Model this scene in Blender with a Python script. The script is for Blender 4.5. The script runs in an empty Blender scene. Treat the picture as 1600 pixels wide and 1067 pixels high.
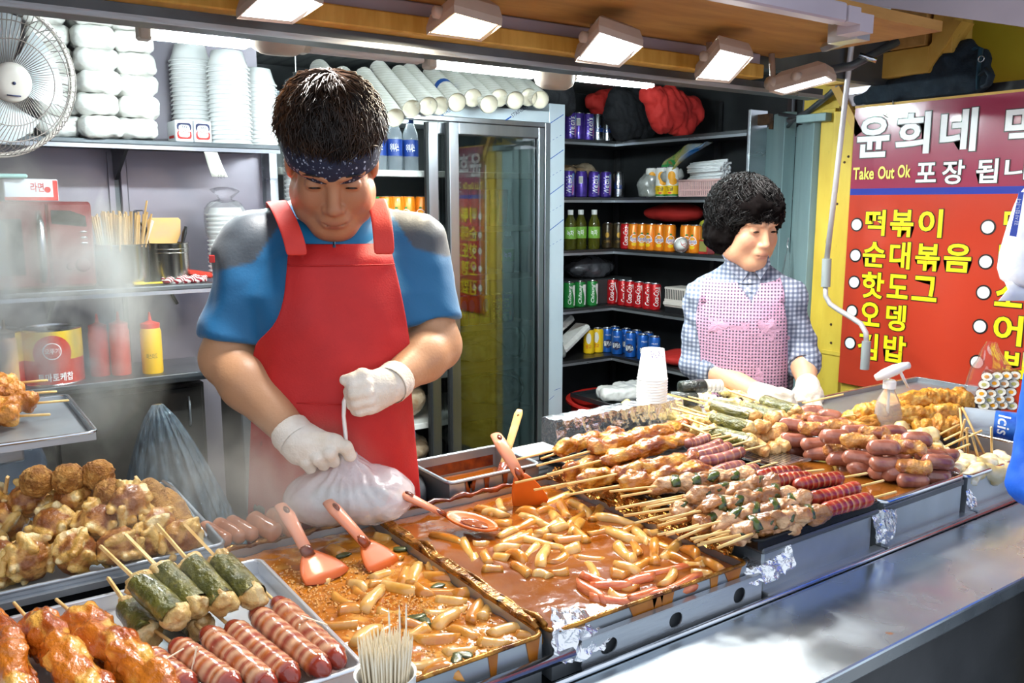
import bpy, math, random
import numpy as np
from mathutils import Matrix, Vector, Euler
R = math.radians
SC = bpy.context.scene
COL = SC.collection
random.seed(7)
RNG = np.random.default_rng(7)
# ---------------------------------------------------------------- camera
cam = bpy.data.objects.new('camera', bpy.data.cameras.new('camera'))
COL.objects.link(cam)
cam.location = (0, 0, 1.55)
cam.rotation_euler = (R(90 - 9.18), 0, R(-34.8))
cam.data.sensor_width = 36
cam.data.lens = 1330 / 1600 * 36
cam.data.clip_start = .02
SC.camera = cam
# ---------------------------------------------------------------- world: even evening sky over the street
wd = bpy.data.worlds.new('World'); SC.world = wd; wd.use_nodes = True
wd.node_tree.nodes['Background'].inputs[0].default_value = (.80, .88, 1.0, 1)
wd.node_tree.nodes['Background'].inputs[1].default_value = 1.3
FLOOD_W = 9.0      # watts of each floodlight
TUBE_E = 330.0      # emission of the lit tubes
SC.view_settings.view_transform = 'Standard'
SC.view_settings.look = 'None'
SC.view_settings.gamma = 1
SC.view_settings.use_curve_mapping = False
SC.view_settings.exposure = 0.12
cy = SC.cycles; cy.max_bounces = 8; cy.diffuse_bounces = 3; cy.glossy_bounces = 3; cy.transmission_bounces = 6; cy.volume_bounces = 0; cy.transparent_max_bounces = 10
# ---------------------------------------------------------------- photo pixel -> point in the place
_yw, _pt = R(34.8), R(9.18)
FW = np.array([math.sin(_yw)*math.cos(_pt), math.cos(_yw)*math.cos(_pt), -math.sin(_pt)])
RT = np.array([math.cos(_yw), -math.sin(_yw), 0.]); UP = np.cross(RT, FW); CC = np.array([0, 0, 1.55])
def ray(x, y): return FW + RT*(x-800)/1330 - UP*(y-533.5)/1330
def PZ(x, y, z): r = ray(x, y); return CC + (z-1.55)/r[2]*r
def PY(x, y, Y): r = ray(x, y); return CC + Y/r[1]*r
def PX(x, y, X): r = ray(x, y); return CC + X/r[0]*r
def PD(x, y, d): return CC + d*ray(x, y)
# ---------------------------------------------------------------- objects
def prop(o, label=None, cat=None, group=None, kind=None):
    if label: o['label'] = label
    if cat: o['category'] = cat
    if group: o['group'] = group
    if kind: o['kind'] = kind
    return o
def T(name, label, cat, loc=(0, 0, 0), rz=0, group=None):
    o = bpy.data.objects.new(name, None); COL.objects.link(o)
    o.empty_display_size = .05
    o.location = loc; o.rotation_euler = (0, 0, rz)
    return prop(o, label, cat, group)
def link(name, me, parent=None, loc=None, rot=None):
    o = bpy.data.objects.new(name, me); COL.objects.link(o)
    if parent is not None: o.parent = parent
    if loc is not None: o.location = loc
    if rot is not None: o.rotation_euler = rot
    return o
def dup(root, loc=None, rot=None, label=None, group=None, scale=None):
    r = root.copy(); COL.objects.link(r)
    if loc is not None: r.location = loc
    if rot is not None: r.rotation_euler = rot
    if scale is not None: r.scale = scale
    if label: r['label'] = label
    if group: r['group'] = group
    for ch in list(root.children):
        c = ch.copy(); COL.objects.link(c); c.parent = r; c.matrix_parent_inverse = ch.matrix_parent_inverse
        for g in list(ch.children):
            d = g.copy(); COL.objects.link(d); d.parent = c; d.matrix_parent_inverse = g.matrix_parent_inverse
    return r
def mesh(V, F, mat=None, smooth=True, cols=None):
    me = bpy.data.meshes.new('m')
    me.from_pydata([tuple(map(float, v)) for v in V] if not isinstance(V, np.ndarray) else V.tolist(), [], F if not isinstance(F, np.ndarray) else F.tolist())
    if smooth: me.polygons.foreach_set('use_smooth', [True]*len(me.polygons))
    if cols is not None:
        at = me.color_attributes.new('Col', 'FLOAT_COLOR', 'POINT')
        a = np.ones((len(V), 4), np.float32); a[:, :3] = cols; at.data.foreach_set('color', a.ravel())
    if mat is not None: me.materials.append(MAT(mat))
    me.update()
    return me
def solid(name, V, F, mat, parent=None, smooth=True, loc=None, rot=None, cols=None):
    return link(name, mesh(V, F, mat, smooth, cols), parent, loc, rot)
def rotm(rx=0, ry=0, rz=0): return np.array(Euler((rx, ry, rz)).to_matrix())
def frame(d, upv=(0, 0, 1)):
    d = np.asarray(d, float); d = d/np.linalg.norm(d); u = np.asarray(upv, float)
    s = np.cross(u, d)
    if np.linalg.norm(s) < 1e-6: s = np.cross((1, 0, 0), d)
    s /= np.linalg.norm(s); return s, np.cross(d, s), d
class MB:
    """collects boxes, tubes, lathes and lofts; build() links them as ONE mesh object"""
    def __init__(s): s.V = []; s.F = []; s.mi = []; s.cur = 0
    def add(s, V, F):
        n = len(s.V); s.V += [tuple(map(float, v)) for v in V]; s.F += [tuple(int(i)+n for i in f) for f in F]; s.mi += [s.cur]*len(F); return s
    def box(s, lo, hi, b=0.0, Rm=None, c=None):
        lo = np.array(lo, float); hi = np.array(hi, float)
        if b <= 0:
            V = np.array([(x, y, z) for x in (lo[0], hi[0]) for y in (lo[1], hi[1]) for z in (lo[2], hi[2])])
            F = [(0, 1, 3, 2), (4, 6, 7, 5), (0, 4, 5, 1), (2, 3, 7, 6), (0, 2, 6, 4), (1, 5, 7, 3)]
        else:
            b = min(b, .49*min(hi-lo)); V = []; F = []; ix = {}
            for x in (0, 1):
                for y in (0, 1):
                    for z in (0, 1):
                        p = np.where([x, y, z], hi, lo); sg = np.where([x, y, z], -1, 1)*b
                        for a in range(3):
                            q = p + sg; q[a] = p[a]; ix[(x, y, z, a)] = len(V); V.append(q)
            g = lambda x, y, z, a: ix[(x, y, z, a)]
            for a in range(3):
                u, v = [i for i in range(3) if i != a]
                for e in (0, 1):
                    cs = []
                    for (i, j) in ((0, 0), (1, 0), (1, 1), (0, 1)):
                        k = [0, 0, 0]; k[a] = e; k[u] = i; k[v] = j; cs.append(g(*k, a))
                    if (e == 0) != (a == 1): cs = cs[::-1]
                    F.append(tuple(cs))
            for a in range(3):
                u, v = [i for i in range(3) if i != a]
                for i in (0, 1):
                    for j in (0, 1):
                        k0 = [0, 0, 0]; k0[u] = i; k0[v] = j; k1 = list(k0); k1[a] = 1
                        f = [g(*k0, u), g(*k1, u), g(*k1, v), g(*k0, v)]
                        if (i == j) != (a == 1): f = f[::-1]
                        F.append(tuple(f[::-1]) if a != 1 else tuple(f[::-1]))
            for x in (0, 1):
                for y in (0, 1):
                    for z in (0, 1):
                        f = (g(x, y, z, 0), g(x, y, z, 1), g(x, y, z, 2))
                        F.append(f if (x+y+z) % 2 == 0 else f[::-1])
            V = np.array(V)
        if Rm is not None:
            cc = (lo+hi)/2 if c is None else np.array(c); V = (V-cc)@np.array(Rm).T + cc
        return s.add(V, F)
    def loft(s, rings, caps=(True, True), closed=False):
        n = len(rings[0]); V = [p for r in rings for p in r]; F = []
        m = len(rings)
        for i in range(m if closed else m-1):
            a = i*n; b = ((i+1) % m)*n
            for j in range(n): F.append((a+j, a+(j+1) % n, b+(j+1) % n, b+j))
        if not closed:
            if caps[0]: F.append(tuple(range(n))[::-1])
            if caps[1]: F.append(tuple((m-1)*n+j for j in range(n)))
        return s.add(V, F)
    def tube(s, pts, r, n=8, caps=(True, True), upv=(0, 0, 1), flat=1.0, closed=False):
        pts = [np.array(p, float) for p in pts]; m = len(pts)
        rr = r if hasattr(r, '__len__') else [r]*m
        rings = []; pu = None
        for i, p in enumerate(pts):
            if closed: d = pts[(i+1) % m]-pts[i-1]
            else: d = pts[min(i+1, m-1)]-pts[max(i-1, 0)]
            if pu is None: a, b, d = frame(d, upv)
            else: a, b, d = frame(d, pu)
            pu = b
            rings.append([p + (a*math.cos(t)+b*math.sin(t)*flat)*rr[i] for t in np.linspace(0, 2*math.pi, n, endpoint=False)])
        return s.loft(rings, caps, closed)
    def lathe(s, prof, n=24, c=(0, 0, 0), Rm=None, caps=(True, True), sx=1, sy=1, a0=0):
        rings = []
        for r, z in prof:
            q = np.array([(max(r, 1e-5)*math.cos(t+a0)*sx, max(r, 1e-5)*math.sin(t+a0)*sy, z) for t in np.linspace(0, 2*math.pi, n, endpoint=False)])
            if Rm is not None: q = q@np.array(Rm).T
            rings.append(q+np.array(c))
        return s.loft(rings, caps)
    def prism(s, poly, h0, h1, M4=None):
        """poly in xy, extruded z h0..h1, then placed by a 4x4"""
        n = len(poly); V = [(p[0], p[1], h0) for p in poly]+[(p[0], p[1], h1) for p in poly]
        F = [tuple(range(n))[::-1], tuple(range(n, 2*n))]+[(i, (i+1) % n, n+(i+1) % n, n+i) for i in range(n)]
        V = np.array(V, float)
        if M4 is not None: V = V@np.array(M4)[:3, :3].T + np.array(M4)[:3, 3]
        return s.add(V, F)
    def grid(s, P, closeu=False):
        """P[i][j] points"""
        P = np.asarray(P, float); a, b = P.shape[:2]; F = []
        for i in range(a-1 + (1 if closeu else 0)):
            for j in range(b-1): F.append((i*b+j, ((i+1) % a)*b+j, ((i+1) % a)*b+j+1, i*b+j+1))
        return s.add(P.reshape(-1, 3), F)
    def build(s, name, mat, parent=None, smooth=False, loc=None, rot=None):
        mats = mat if isinstance(mat, (list, tuple)) else [mat]
        me = mesh(s.V, s.F, mats[0], smooth)
        for m in mats[1:]: me.materials.append(MAT(m))
        if len(mats) > 1: me.polygons.foreach_set('material_index', s.mi)
        if smooth == 'auto':
            me.polygons.foreach_set('use_smooth', [True]*len(me.polygons)); me.set_sharp_from_angle(angle=R(38))
        return link(name, me, parent, loc, rot)
def thick(o, t, off=0):
    m = o.modifiers.new('thickness', 'SOLIDIFY'); m.thickness = t; m.offset = off; return o
def subd(o, n=1):
    m = o.modifiers.new('sub', 'SUBSURF'); m.levels = n; m.render_levels = n; return o
def bevel(o, w=.002, n=2):
    m = o.modifiers.new('bevel', 'BEVEL'); m.width = w; m.segments = n; m.limit_method = 'ANGLE'; return o
# ---------------------------------------------------------------- numpy noise and implicit surfaces
def _h(i, j, k, sd):
    n = (i*374761393 + j*668265263 + k*2147483647 + sd*974634777) & 0xffffffff
    n = ((n ^ (n >> 13))*1274126177) & 0xffffffff
    return ((n ^ (n >> 16)) & 0xffff)/65535.*2-1
def vn(P, sc=1.0, sd=0):
    P = np.asarray(P, float)*sc; f = np.floor(P).astype(np.int64); t = P-f; t = t*t*(3-2*t)
    i, j, k = f[..., 0], f[..., 1], f[..., 2]; u, v, w = t[..., 0], t[..., 1], t[..., 2]; o = 0
    for a in (0, 1):
        for b in (0, 1):
            for c in (0, 1):
                o = o + _h(i+a, j+b, k+c, sd)*np.where(a, u, 1-u)*np.where(b, v, 1-v)*np.where(c, w, 1-w)
    return o
def fbm(P, sc, sd=0, o=3): return sum(vn(P, sc*2**i, sd+i)*.5**i for i in range(o))
class SDF:
    def __init__(s, lo, hi, h):
        s.lo = np.array(lo, float); s.h = h; n = np.ceil((np.array(hi)-s.lo)/h).astype(int)+1
        s.n = n; s.F = np.full(n, .5, np.float32)
        s.ax = [s.lo[a]+h*np.arange(n[a]) for a in range(3)]
    def put(s, fn, lo, hi, k=.01, op='u'):
        m = k+2*s.h
        i0 = np.clip(np.floor((np.array(lo)-m-s.lo)/s.h).astype(int), 0, s.n); i1 = np.clip(np.ceil((np.array(hi)+m-s.lo)/s.h).astype(int)+1, 0, s.n)
        if np.any(i1 <= i0): return s
        sl = tuple(slice(a, b) for a, b in zip(i0, i1))
        X, Y, Z = np.meshgrid(*[s.ax[a][i0[a]:i1[a]] for a in range(3)], indexing='ij', sparse=True)
        d = fn(X, Y, Z); A = s.F[sl]
        if op == 's': A = -A
        h = np.clip(.5+.5*(A-d)/max(k, 1e-6), 0, 1)
        B = A*(1-h)+d*h - k*h*(1-h)
        s.F[sl] = -B if op == 's' else B
        return s
    def cap(s, a, b, ra, rb=None, k=.01, op='u'):
        a = np.array(a, float); b = np.array(b, float); rb = ra if rb is None else rb; ab = b-a; L = max(ab@ab, 1e-9); r = max(ra, rb)
        def fn(X, Y, Z):
            x, y, z = X-a[0], Y-a[1], Z-a[2]; t = np.clip((x*ab[0]+y*ab[1]+z*ab[2])/L, 0, 1)
            return np.sqrt((x-t*ab[0])**2+(y-t*ab[1])**2+(z-t*ab[2])**2)-(ra+(rb-ra)*t)
        return s.put(fn, np.minimum(a, b)-r, np.maximum(a, b)+r, k, op)
    def path(s, pts, rs, k=.01, op='u'):
        for i in range(len(pts)-1): s.cap(pts[i], pts[i+1], rs[i], rs[i+1], k, op)
        return s
    def ell(s, c, r, Rm=None, k=.01, op='u'):
        c = np.array(c, float); r = np.array(r if hasattr(r, '__len__') else (r, r, r), float); m = r.max()
        Q = np.eye(3) if Rm is None else np.array(Rm)
        def fn(X, Y, Z):
            x, y, z = X-c[0], Y-c[1], Z-c[2]
            u = [Q[0, i]*x+Q[1, i]*y+Q[2, i]*z for i in range(3)]
            k0 = np.sqrt(sum((u[i]/r[i])**2 for i in range(3))); k1 = np.sqrt(sum((u[i]/r[i]**2)**2 for i in range(3)))
            return k0*(k0-1)/np.maximum(k1, 1e-6)
        return s.put(fn, c-m, c+m, k, op)
    def mesh(s):
        F = s.F; I = F < 0; n = np.array(F.shape)-1
        cs = [(a, b, c) for a in (0, 1) for b in (0, 1) for c in (0, 1)]
        sl = lambda A, o: A[o[0]:o[0]+n[0], o[1]:o[1]+n[1], o[2]:o[2]+n[2]]
        cnt = sum(sl(I, o).astype(np.int8) for o in cs); mix = (cnt > 0) & (cnt < 8)
        ii = np.array(np.nonzero(mix)).T; idx = np.full(n, -1, np.int64); idx[mix] = np.arange(len(ii))
        val = {o: F[ii[:, 0]+o[0], ii[:, 1]+o[1], ii[:, 2]+o[2]] for o in cs}
        P = np.zeros((len(ii), 3)); W = np.zeros(len(ii))
        for o in cs:
            for a in range(3):
                if o[a] == 0:
                    q = list(o); q[a] = 1; q = tuple(q); fa, fb = val[o], val[q]; x = (fa < 0) != (fb < 0)
                    t = np.where(x, fa/np.where(x, fa-fb, 1), 0)
                    p = np.array(o, float)[None]+t[:, None]*np.eye(3)[a][None]; P += p*x[:, None]; W += x
        V = (P/W[:, None]+ii)*s.h+s.lo; Q = []
        for a in range(3):
            u, v = (a+1) % 3, (a+2) % 3
            s0 = [slice(1, -1)]*3; s1 = [slice(1, -1)]*3; s0[a] = slice(0, -1); s1[a] = slice(1, None)
            A = I[tuple(s0)]; B = I[tuple(s1)]; e = np.array(np.nonzero(A != B)).T
            if not len(e): continue
            base = e.copy(); base[:, u] += 1; base[:, v] += 1; fl = A[tuple(e.T)]
            def cid(du, dv):
                c = base.copy(); c[:, u] -= du; c[:, v] -= dv; return idx[c[:, 0], c[:, 1], c[:, 2]]
            q = np.stack([cid(1, 1), cid(0, 1), cid(0, 0), cid(1, 0)], 1); q[~fl] = q[~fl][:, ::-1]; Q.append(q)
        Q = np.concatenate(Q); return V, Q[(Q >= 0).all(1)]
def vnormals(V, Q):
    N = np.zeros_like(V); a, b, c, d = [V[Q[:, i]] for i in range(4)]; n = np.cross(c-a, d-b)
    for i in range(4): np.add.at(N, Q[:, i], n)
    return N/np.maximum(np.linalg.norm(N, axis=1), 1e-12)[:, None]
def lump(V, Q, amp, sc, sd=0, o=2): return V+vnormals(V, Q)*(fbm(V, sc, sd, o)*amp)[:, None]
# ---------------------------------------------------------------- materials
def lin(h):
    h = h.lstrip('#'); c = [int(h[i:i+2], 16)/255 for i in (0, 2, 4)]
    return tuple(x/12.92 if x <= .04045 else ((x+.055)/1.055)**2.4 for x in c)+(1,)
_M = {}; SPEC = {}
def MAT(n):
    if not isinstance(n, str): return n
    if n not in _M: _M[n] = makemat(n, **SPEC[n])
    return _M[n]
def makemat(name, c='#808080', c2=None, sc=8, amt=.5, r=.5, m=0, bump=0, bsc=60, trans=0, ior=1.45, alpha=1, emit=0, ec=None, sss=0, sssr=.01,
            coat=0, stretch=None, det=4, wave=None, check=None, usecol=False, spec=.5, rv=0, sheen=0, dots=None, cmp=(.35, .65), thin=0, marks=None):
    mt = bpy.data.materials.new(name); mt.use_nodes = True; nt = mt.node_tree; N = nt.nodes; L = nt.links
    b = N['Principled BSDF']; I = b.inputs
    I['Roughness'].default_value = r; I['Metallic'].default_value = m; I['IOR'].default_value = ior; I['Specular IOR Level'].default_value = spec
    I['Transmission Weight'].default_value = trans; I['Alpha'].default_value = alpha; I['Coat Weight'].default_value = coat; I['Coat Roughness'].default_value = .08
    if sheen: I['Sheen Weight'].default_value = sheen
    if sss: I['Subsurface Weight'].default_value = sss; I['Subsurface Radius'].default_value = (1, .5, .3); I['Subsurface Scale'].default_value = sssr
    tc = N.new('ShaderNodeTexCoord'); mp = N.new('ShaderNodeMapping'); L.new(tc.outputs['Object'], mp.inputs[0])
    if stretch: mp.inputs['Scale'].default_value = stretch
    out = None; rgb = N.new('ShaderNodeRGB'); rgb.outputs[0].default_value = lin(c); out = rgb.outputs[0]
    def mix(a, bb, f):
        x = N.new('ShaderNodeMix'); x.data_type = 'RGBA'; L.new(f, x.inputs[0])
        for s, q in ((6, a), (7, bb)):
            if isinstance(q, tuple): x.inputs[s].default_value = q
            else: L.new(q, x.inputs[s])
        return x.outputs[2]
    def noise(scale, d=det, lo=.35, hi=.65):
        t = N.new('ShaderNodeTexNoise'); t.inputs['Scale'].default_value = scale; t.inputs['Detail'].default_value = d; L.new(mp.outputs[0], t.inputs['Vector'])
        q = N.new('ShaderNodeMapRange'); q.inputs[1].default_value = lo; q.inputs[2].default_value = hi; L.new(t.outputs[0], q.inputs[0]); return q.outputs[0]
    def scale(f, a):
        x = N.new('ShaderNodeMath'); x.operation = 'MULTIPLY'; L.new(f, x.inputs[0]); x.inputs[1].default_value = a; return x.outputs[0]
    if c2:
        f = noise(sc, det, *cmp); out = mix(out, lin(c2), scale(f, amt*2 if amt <= .5 else 1))
    if marks:
        for (mc, msc, lo, hi) in marks: out = mix(out, lin(mc), noise(msc, 5, lo, hi))
    if wave:   # (colour, scale, direction, lo, hi, distortion)
        w = N.new('ShaderNodeTexWave'); w.bands_direction = wave[2]; w.inputs['Scale'].default_value = wave[1]; w.inputs['Distortion'].default_value = wave[5]; w.inputs['Detail Scale'].default_value = 2
        L.new(mp.outputs[0], w.inputs['Vector']); q = N.new('ShaderNodeMapRange'); q.inputs[1].default_value = wave[3]; q.inputs[2].default_value = wave[4]; L.new(w.outputs[1], q.inputs[0]); out = mix(out, lin(wave[0]), q.outputs[0])
    if check:  # (colour, period) woven gingham from two crossed stripes
        for ax in ('X', 'Z'):
            w = N.new('ShaderNodeTexWave'); w.bands_direction = ax; w.inputs['Scale'].default_value = check[1]; L.new(mp.outputs[0], w.inputs['Vector'])
            q = N.new('ShaderNodeMapRange'); q.inputs[1].default_value = .45; q.inputs[2].default_value = .55; q.inputs[4].default_value = .62; L.new(w.outputs[1], q.inputs[0]); out = mix(out, lin(check[0]), q.outputs[0])
    if dots:   # (colour, scale, size)
        v = N.new('ShaderNodeTexVoronoi'); v.inputs['Scale'].default_value = dots[1]; L.new(mp.outputs[0], v.inputs['Vector'])
        if len(dots) > 3: v.inputs['Randomness'].default_value = 0; v.voronoi_dimensions = '2D'; mp.vector_type = 'TEXTURE'; mp.inputs['Rotation'].default_value = (R(90), 0, 0)
        q = N.new('ShaderNodeMapRange'); q.inputs[1].default_value = dots[2]; q.inputs[2].default_value = dots[2]*.7; L.new(v.outputs['Distance'], q.inputs[0]); out = mix(out, lin(dots[0]), q.outputs[0])
    if usecol:
        a = N.new('ShaderNodeVertexColor'); a.layer_name = 'Col'; x = N.new('ShaderNodeMix'); x.data_type = 'RGBA'; x.blend_type = 'MULTIPLY'; x.inputs[0].default_value = 1
        L.new(out, x.inputs[6]); L.new(a.outputs[0], x.inputs[7]); out = x.outputs[2]
    L.new(out, I['Base Color'])
    if rv:
        f = noise(sc*1.7, 3); q = N.new('ShaderNodeMapRange'); q.inputs[3].default_value = max(r-rv, .02); q.inputs[4].default_value = min(r+rv, 1); L.new(f, q.inputs[0]); L.new(q.outputs[0], I['Roughness'])
    if bump:
        t = N.new('ShaderNodeTexNoise'); t.inputs['Scale'].default_value = bsc; t.inputs['Detail'].default_value = 4; L.new(mp.outputs[0], t.inputs['Vector'])
        q = N.new('ShaderNodeBump'); q.inputs['Strength'].default_value = bump; q.inputs['Distance'].default_value = .01; L.new(t.outputs[0], q.inputs['Height']); L.new(q.outputs[0], I['Normal'])
    if emit:
        I['Emission Color'].default_value = lin(ec or c); I['Emission Strength'].default_value = emit
    return mt
def S(n, **k): SPEC[n] = k
# ---------------------------------------------------------------- lettering
_tc = bpy.data.curves.new('lettering', 'FONT'); _to = bpy.data.objects.new('lettering_source', _tc)
def textmesh(s, off=0.0, ext=0.0, shear=0):
    _tc.body = s; _tc.size = 1; _tc.offset = off; _tc.extrude = ext; _tc.shear = shear; _tc.resolution_u = 3
    me = bpy.data.meshes.new_from_object(_to)
    V = np.array([v.co[:] for v in me.vertices]).reshape(-1, 3); F = [tuple(p.vertices) for p in me.polygons]
    bpy.data.meshes.remove(me); return V, F
_tcache = {}
def fit(s, off=0., shear=0):
    """text scaled to the unit square"""
    k = (s, off, shear)
    if k not in _tcache:
        V, F = textmesh(s, off, 0, shear); V0, _ = (V, F) if off == 0 else textmesh(s, 0, 0, shear)
        lo = V0.min(0); sz = np.maximum(V0.max(0)-lo, 1e-6); W = (V-lo)/np.where(sz < 1e-5, 1, sz); W[:, 2] = 0; _tcache[k] = (W, F, sz)
    return _tcache[k]
def letters(name, s, mat, parent, x0, x1, y0, y1, M4, off=0., lift=0., shear=0):
    """lettering laid flat in the plane of M4 (columns: along, up, normal, origin), filling x0..x1, y0..y1"""
    V, F, sz = fit(s, off, shear); W = np.stack([x0+V[:, 0]*(x1-x0), y0+V[:, 1]*(y1-y0), np.full(len(V), lift)], 1)
    M = np.array(M4); W = W@M[:3, :3].T+M[:3, 3]; return solid(name, W, F, mat, parent, smooth=False)
def wraptext(name, s, mat, parent, r, a0, a1, z0, z1, off=0., vertical=False, shear=0):
    """lettering wrapped on a cylinder of radius r about the parent's z axis; vertical: reads upward"""
    V, F, sz = fit(s, off, shear); u, v = V[:, 0], V[:, 1]
    if vertical: u, v = 1-V[:, 1], V[:, 0]
    a = a0+u*(a1-a0); z = z0+v*(z1-z0)
    return solid(name, np.stack([r*np.cos(a), r*np.sin(a), z], 1), F, mat, parent, smooth=True)
def plane4(o, along, up):
    a = np.array(along, float); u = np.array(up, float); n = np.cross(a, u); M = np.eye(4); M[:3, 0] = a; M[:3, 1] = u; M[:3, 2] = n; M[:3, 3] = o; return M
# ================================================================ materials of the setting
S('steel', c='#bfc3c8', c2='#a9adb2', sc=3, r=.36, m=.8, bump=.06, bsc=25, rv=.1, stretch=(1, 1, 6))
S('steel_wall', c='#968f97', c2='#7f7983', sc=1.6, r=.42, m=.75, bump=.05, bsc=9, rv=.08)
S('steel_bright', c='#d5d9de', c2='#c2c7cd', sc=6, r=.2, m=1, bump=.02, bsc=40)
S('steel_ledge', c='#bcc7ce', c2='#a3b1bb', sc=4, r=.28, m=.85, bump=.05, bsc=14, rv=.1, marks=[('#c98d62', 38, .74, .78)])
S('steel_dark', c='#6c7074', c2='#565a5e', sc=5, r=.42, m=.7, bump=.04)
S('film', c='#cfdae2', c2='#c2d0da', sc=3, r=.3, m=.35)
S('film_ink', c='#1d56a8', r=.5)
S('floor', c='#5b5550', c2='#47423e', sc=6, r=.7, bump=.2, bsc=30)
S('street', c='#a19d99', c2='#8d8985', sc=9, r=.85, bump=.3, bsc=60)
S('ceil', c='#8c8f8c', c2='#777a78', sc=3, r=.5, m=.5, wave=('#6b6e6c', 5, 'X', .6, 1, 1.5))
S('wood_orange', c='#bb8a48', c2='#a37437', sc=5, r=.55, stretch=(1, 5, 5), bump=.08, bsc=20, marks=[('#5d3a12', 14, .68, .8)])
S('wood_yellow', c='#d6ab52', c2='#c1933c', sc=6, r=.55, stretch=(6, 1, 1), bump=.08, bsc=20, marks=[('#6d4a17', 22, .7, .8)])
S('paint_yellow', c='#e3c54a', c2='#d2b03a', sc=4, r=.5, bump=.06, bsc=30, stretch=(3, 3, .8), marks=[('#7e6a25', 26, .69, .8)])
S('paint_lemon', c='#e0d23c', c2='#cdbd2f', sc=3, r=.55)
S('paint_teal', c='#8ba3a4', c2='#7b9395', sc=4, r=.45, m=.2, bump=.05, bsc=18, stretch=(3, 3, .5), marks=[('#4b5a5b', 20, .72, .8)])
S('paint_lilac', c='#b6aab2', c2='#a297a0', sc=2, r=.55)
S('dark_wall', c='#4d5052', c2='#3b3d3f', sc=3, r=.5, m=.5)
S('shelf_steel', c='#6c6d6e', c2='#58595a', sc=5, r=.34, m=.9, bump=.04)
S('black', c='#17171a', r=.5)
S('rust', c='#5a3c22', c2='#3b2714', sc=30, r=.8)
def struct(o): o['kind'] = 'structure'; return o
def sbox(name, lo, hi, mat, b=0, parent=None):
    m = MB(); m.box(lo, hi, b); o = m.build(name, mat, parent); return struct(o) if parent is None else o
# ---- shell
sbox('floor', (-1.6, .72, -.06), (3.6, 3.9, 0), 'floor')
sbox('ground', (-6, -6, -.1), (8, .719, -.02), 'street')
wb = sbox('wall_back', (-1.5, 3.16, 0), (1.07, 3.22, 2.15), 'steel_wall')
sbox('wall_rear', (1.07, 3.78, 0), (3.42, 3.84, 2.15), 'dark_wall')
sbox('wall_left', (-1.56, .9, 0), (-1.5, 3.22, 2.15), 'steel_wall')
sbox('wall_side', (3.36, 2.52, 0), (3.42, 3.78, 2.15), 'dark_wall')
sbox('ceiling', (-1.56, 1.80, 2.15), (3.42, 3.84, 2.2), 'ceil')
# steel cladding strips at the wall (seams, angle iron and cable duct)
m = MB(); m.box((.545, 3.145, 1.46), (.562, 3.16, 1.72)); m.box((.578, 3.135, 1.46), (.603, 3.16, 1.72), .004); m.build('cable_duct', 'steel_wall', wb)
m = MB(); m.box((.5625, 3.15, .9), (.5775, 3.16, 1.72)); m.build('duct_groove', 'steel_dark', wb)
m = MB(); m.box((.535, 3.15, .6), (.56, 3.16, 1.24)); m.build('seam_strip', 'steel_wall', wb)
m = MB(); m.box((.6, 3.153, 1.75), (.606, 3.16, 2.14)); m.build('seam_strip', 'steel', wb)
m = MB(); m.box((.618, 3.125, 1.46), (.645, 3.16, 1.53), .004); m.cur = 1
m.tube([(.632, 3.12, 1.485), (.636, 3.08, 1.47), (.65, 3.09, 1.40), (.70, 3.13, 1.28), (.74, 3.15, 1.2)], .006, 6); m.build('wall_socket', ['steel_wall', 'black'], wb)
# ---- hatch roof and its edge beam
hr = sbox('roof_hatch', (-1.4, 1.24, 1.985), (2.2, 1.74, 2.01), 'wood_orange')
tr = sbox('trim_1', (-1.4, 1.742, 1.882), (2.42, 1.80, 1.912), 'steel_dark')
m = MB(); m.box((-1.4, 1.735, 1.881), (2.42, 1.741, 1.892)); m.build('drip_edge', 'steel', tr)
sbox('trim_2', (-1.4, 1.70, 1.913), (2.08, 1.76, 1.952), 'wood_yellow', .003)
sbox('trim_3', (-1.4, 1.715, 1.953), (2.08, 1.76, 1.984), 'paint_lilac', .003)
sbox('trim_4', (-1.4, 1.20, 1.948), (1.74, 1.238, 1.99), 'paint_lilac', .004)
m = MB(); m.box((-1.5, 1.762, 1.955), (3.42, 1.80, 2.149)); struct(m.build('trim_5', 'steel_dark'))
# awning panel further out and hinge ironwork
m = MB(); m.add([(2.3, 1.66, 2.155), (2.3, .45, 1.79), (2.3, .45, 2.44), (2.3, 1.66, 2.44)], [(0, 1, 2, 3)]); aw = m.build('trim_7', 'paint_lilac'); thick(struct(aw), .02)
sbox('sky_block_sheet', (1.6, .3, 2.45), (4.0, 2.7, 2.5), 'dark_wall')  # dark sheet added overhead to keep bright sky out of the gap
# ---- right side: yellow timber frame that carries the sign, teal steel jambs
wr = T('wall_right', None, None); struct(wr)
def part(name, mat, fn, parent, smooth=False, bev=0):
    m = MB(); fn(m); o = m.build(name, mat, parent, smooth)
    if bev: bevel(o, bev)
    return o
part('board', 'paint_yellow', lambda m: m.box((2.815, .3, 0), (2.85, 1.875, .90)), wr)
part('board', 'paint_yellow', lambda m: m.box((2.812, 1.885, 0), (2.85, 1.972, 1.885)), wr, bev=.003)
part('board', 'paint_yellow', lambda m: m.box((2.826, 1.976, 0), (2.85, 2.035, 1.90)), wr, bev=.003)
part('gap_strip', 'steel_dark', lambda m: m.box((2.83, 1.96, 0), (2.848, 1.99, 1.87)), wr)
part('rail', 'paint_yellow', lambda m: m.box((2.808, 1.80, .985), (2.83, 1.965, 1.0)), wr)
part('lintel', 'wood_yellow', lambda m: m.box((2.77, 1.60, 1.975), (2.90, 1.99, 2.06)), wr, bev=.003)
part('post_block', 'wood_yellow', lambda m: m.box((2.78, 1.53, 2.03), (2.90, 1.60, 2.4)), wr, bev=.003)
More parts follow.
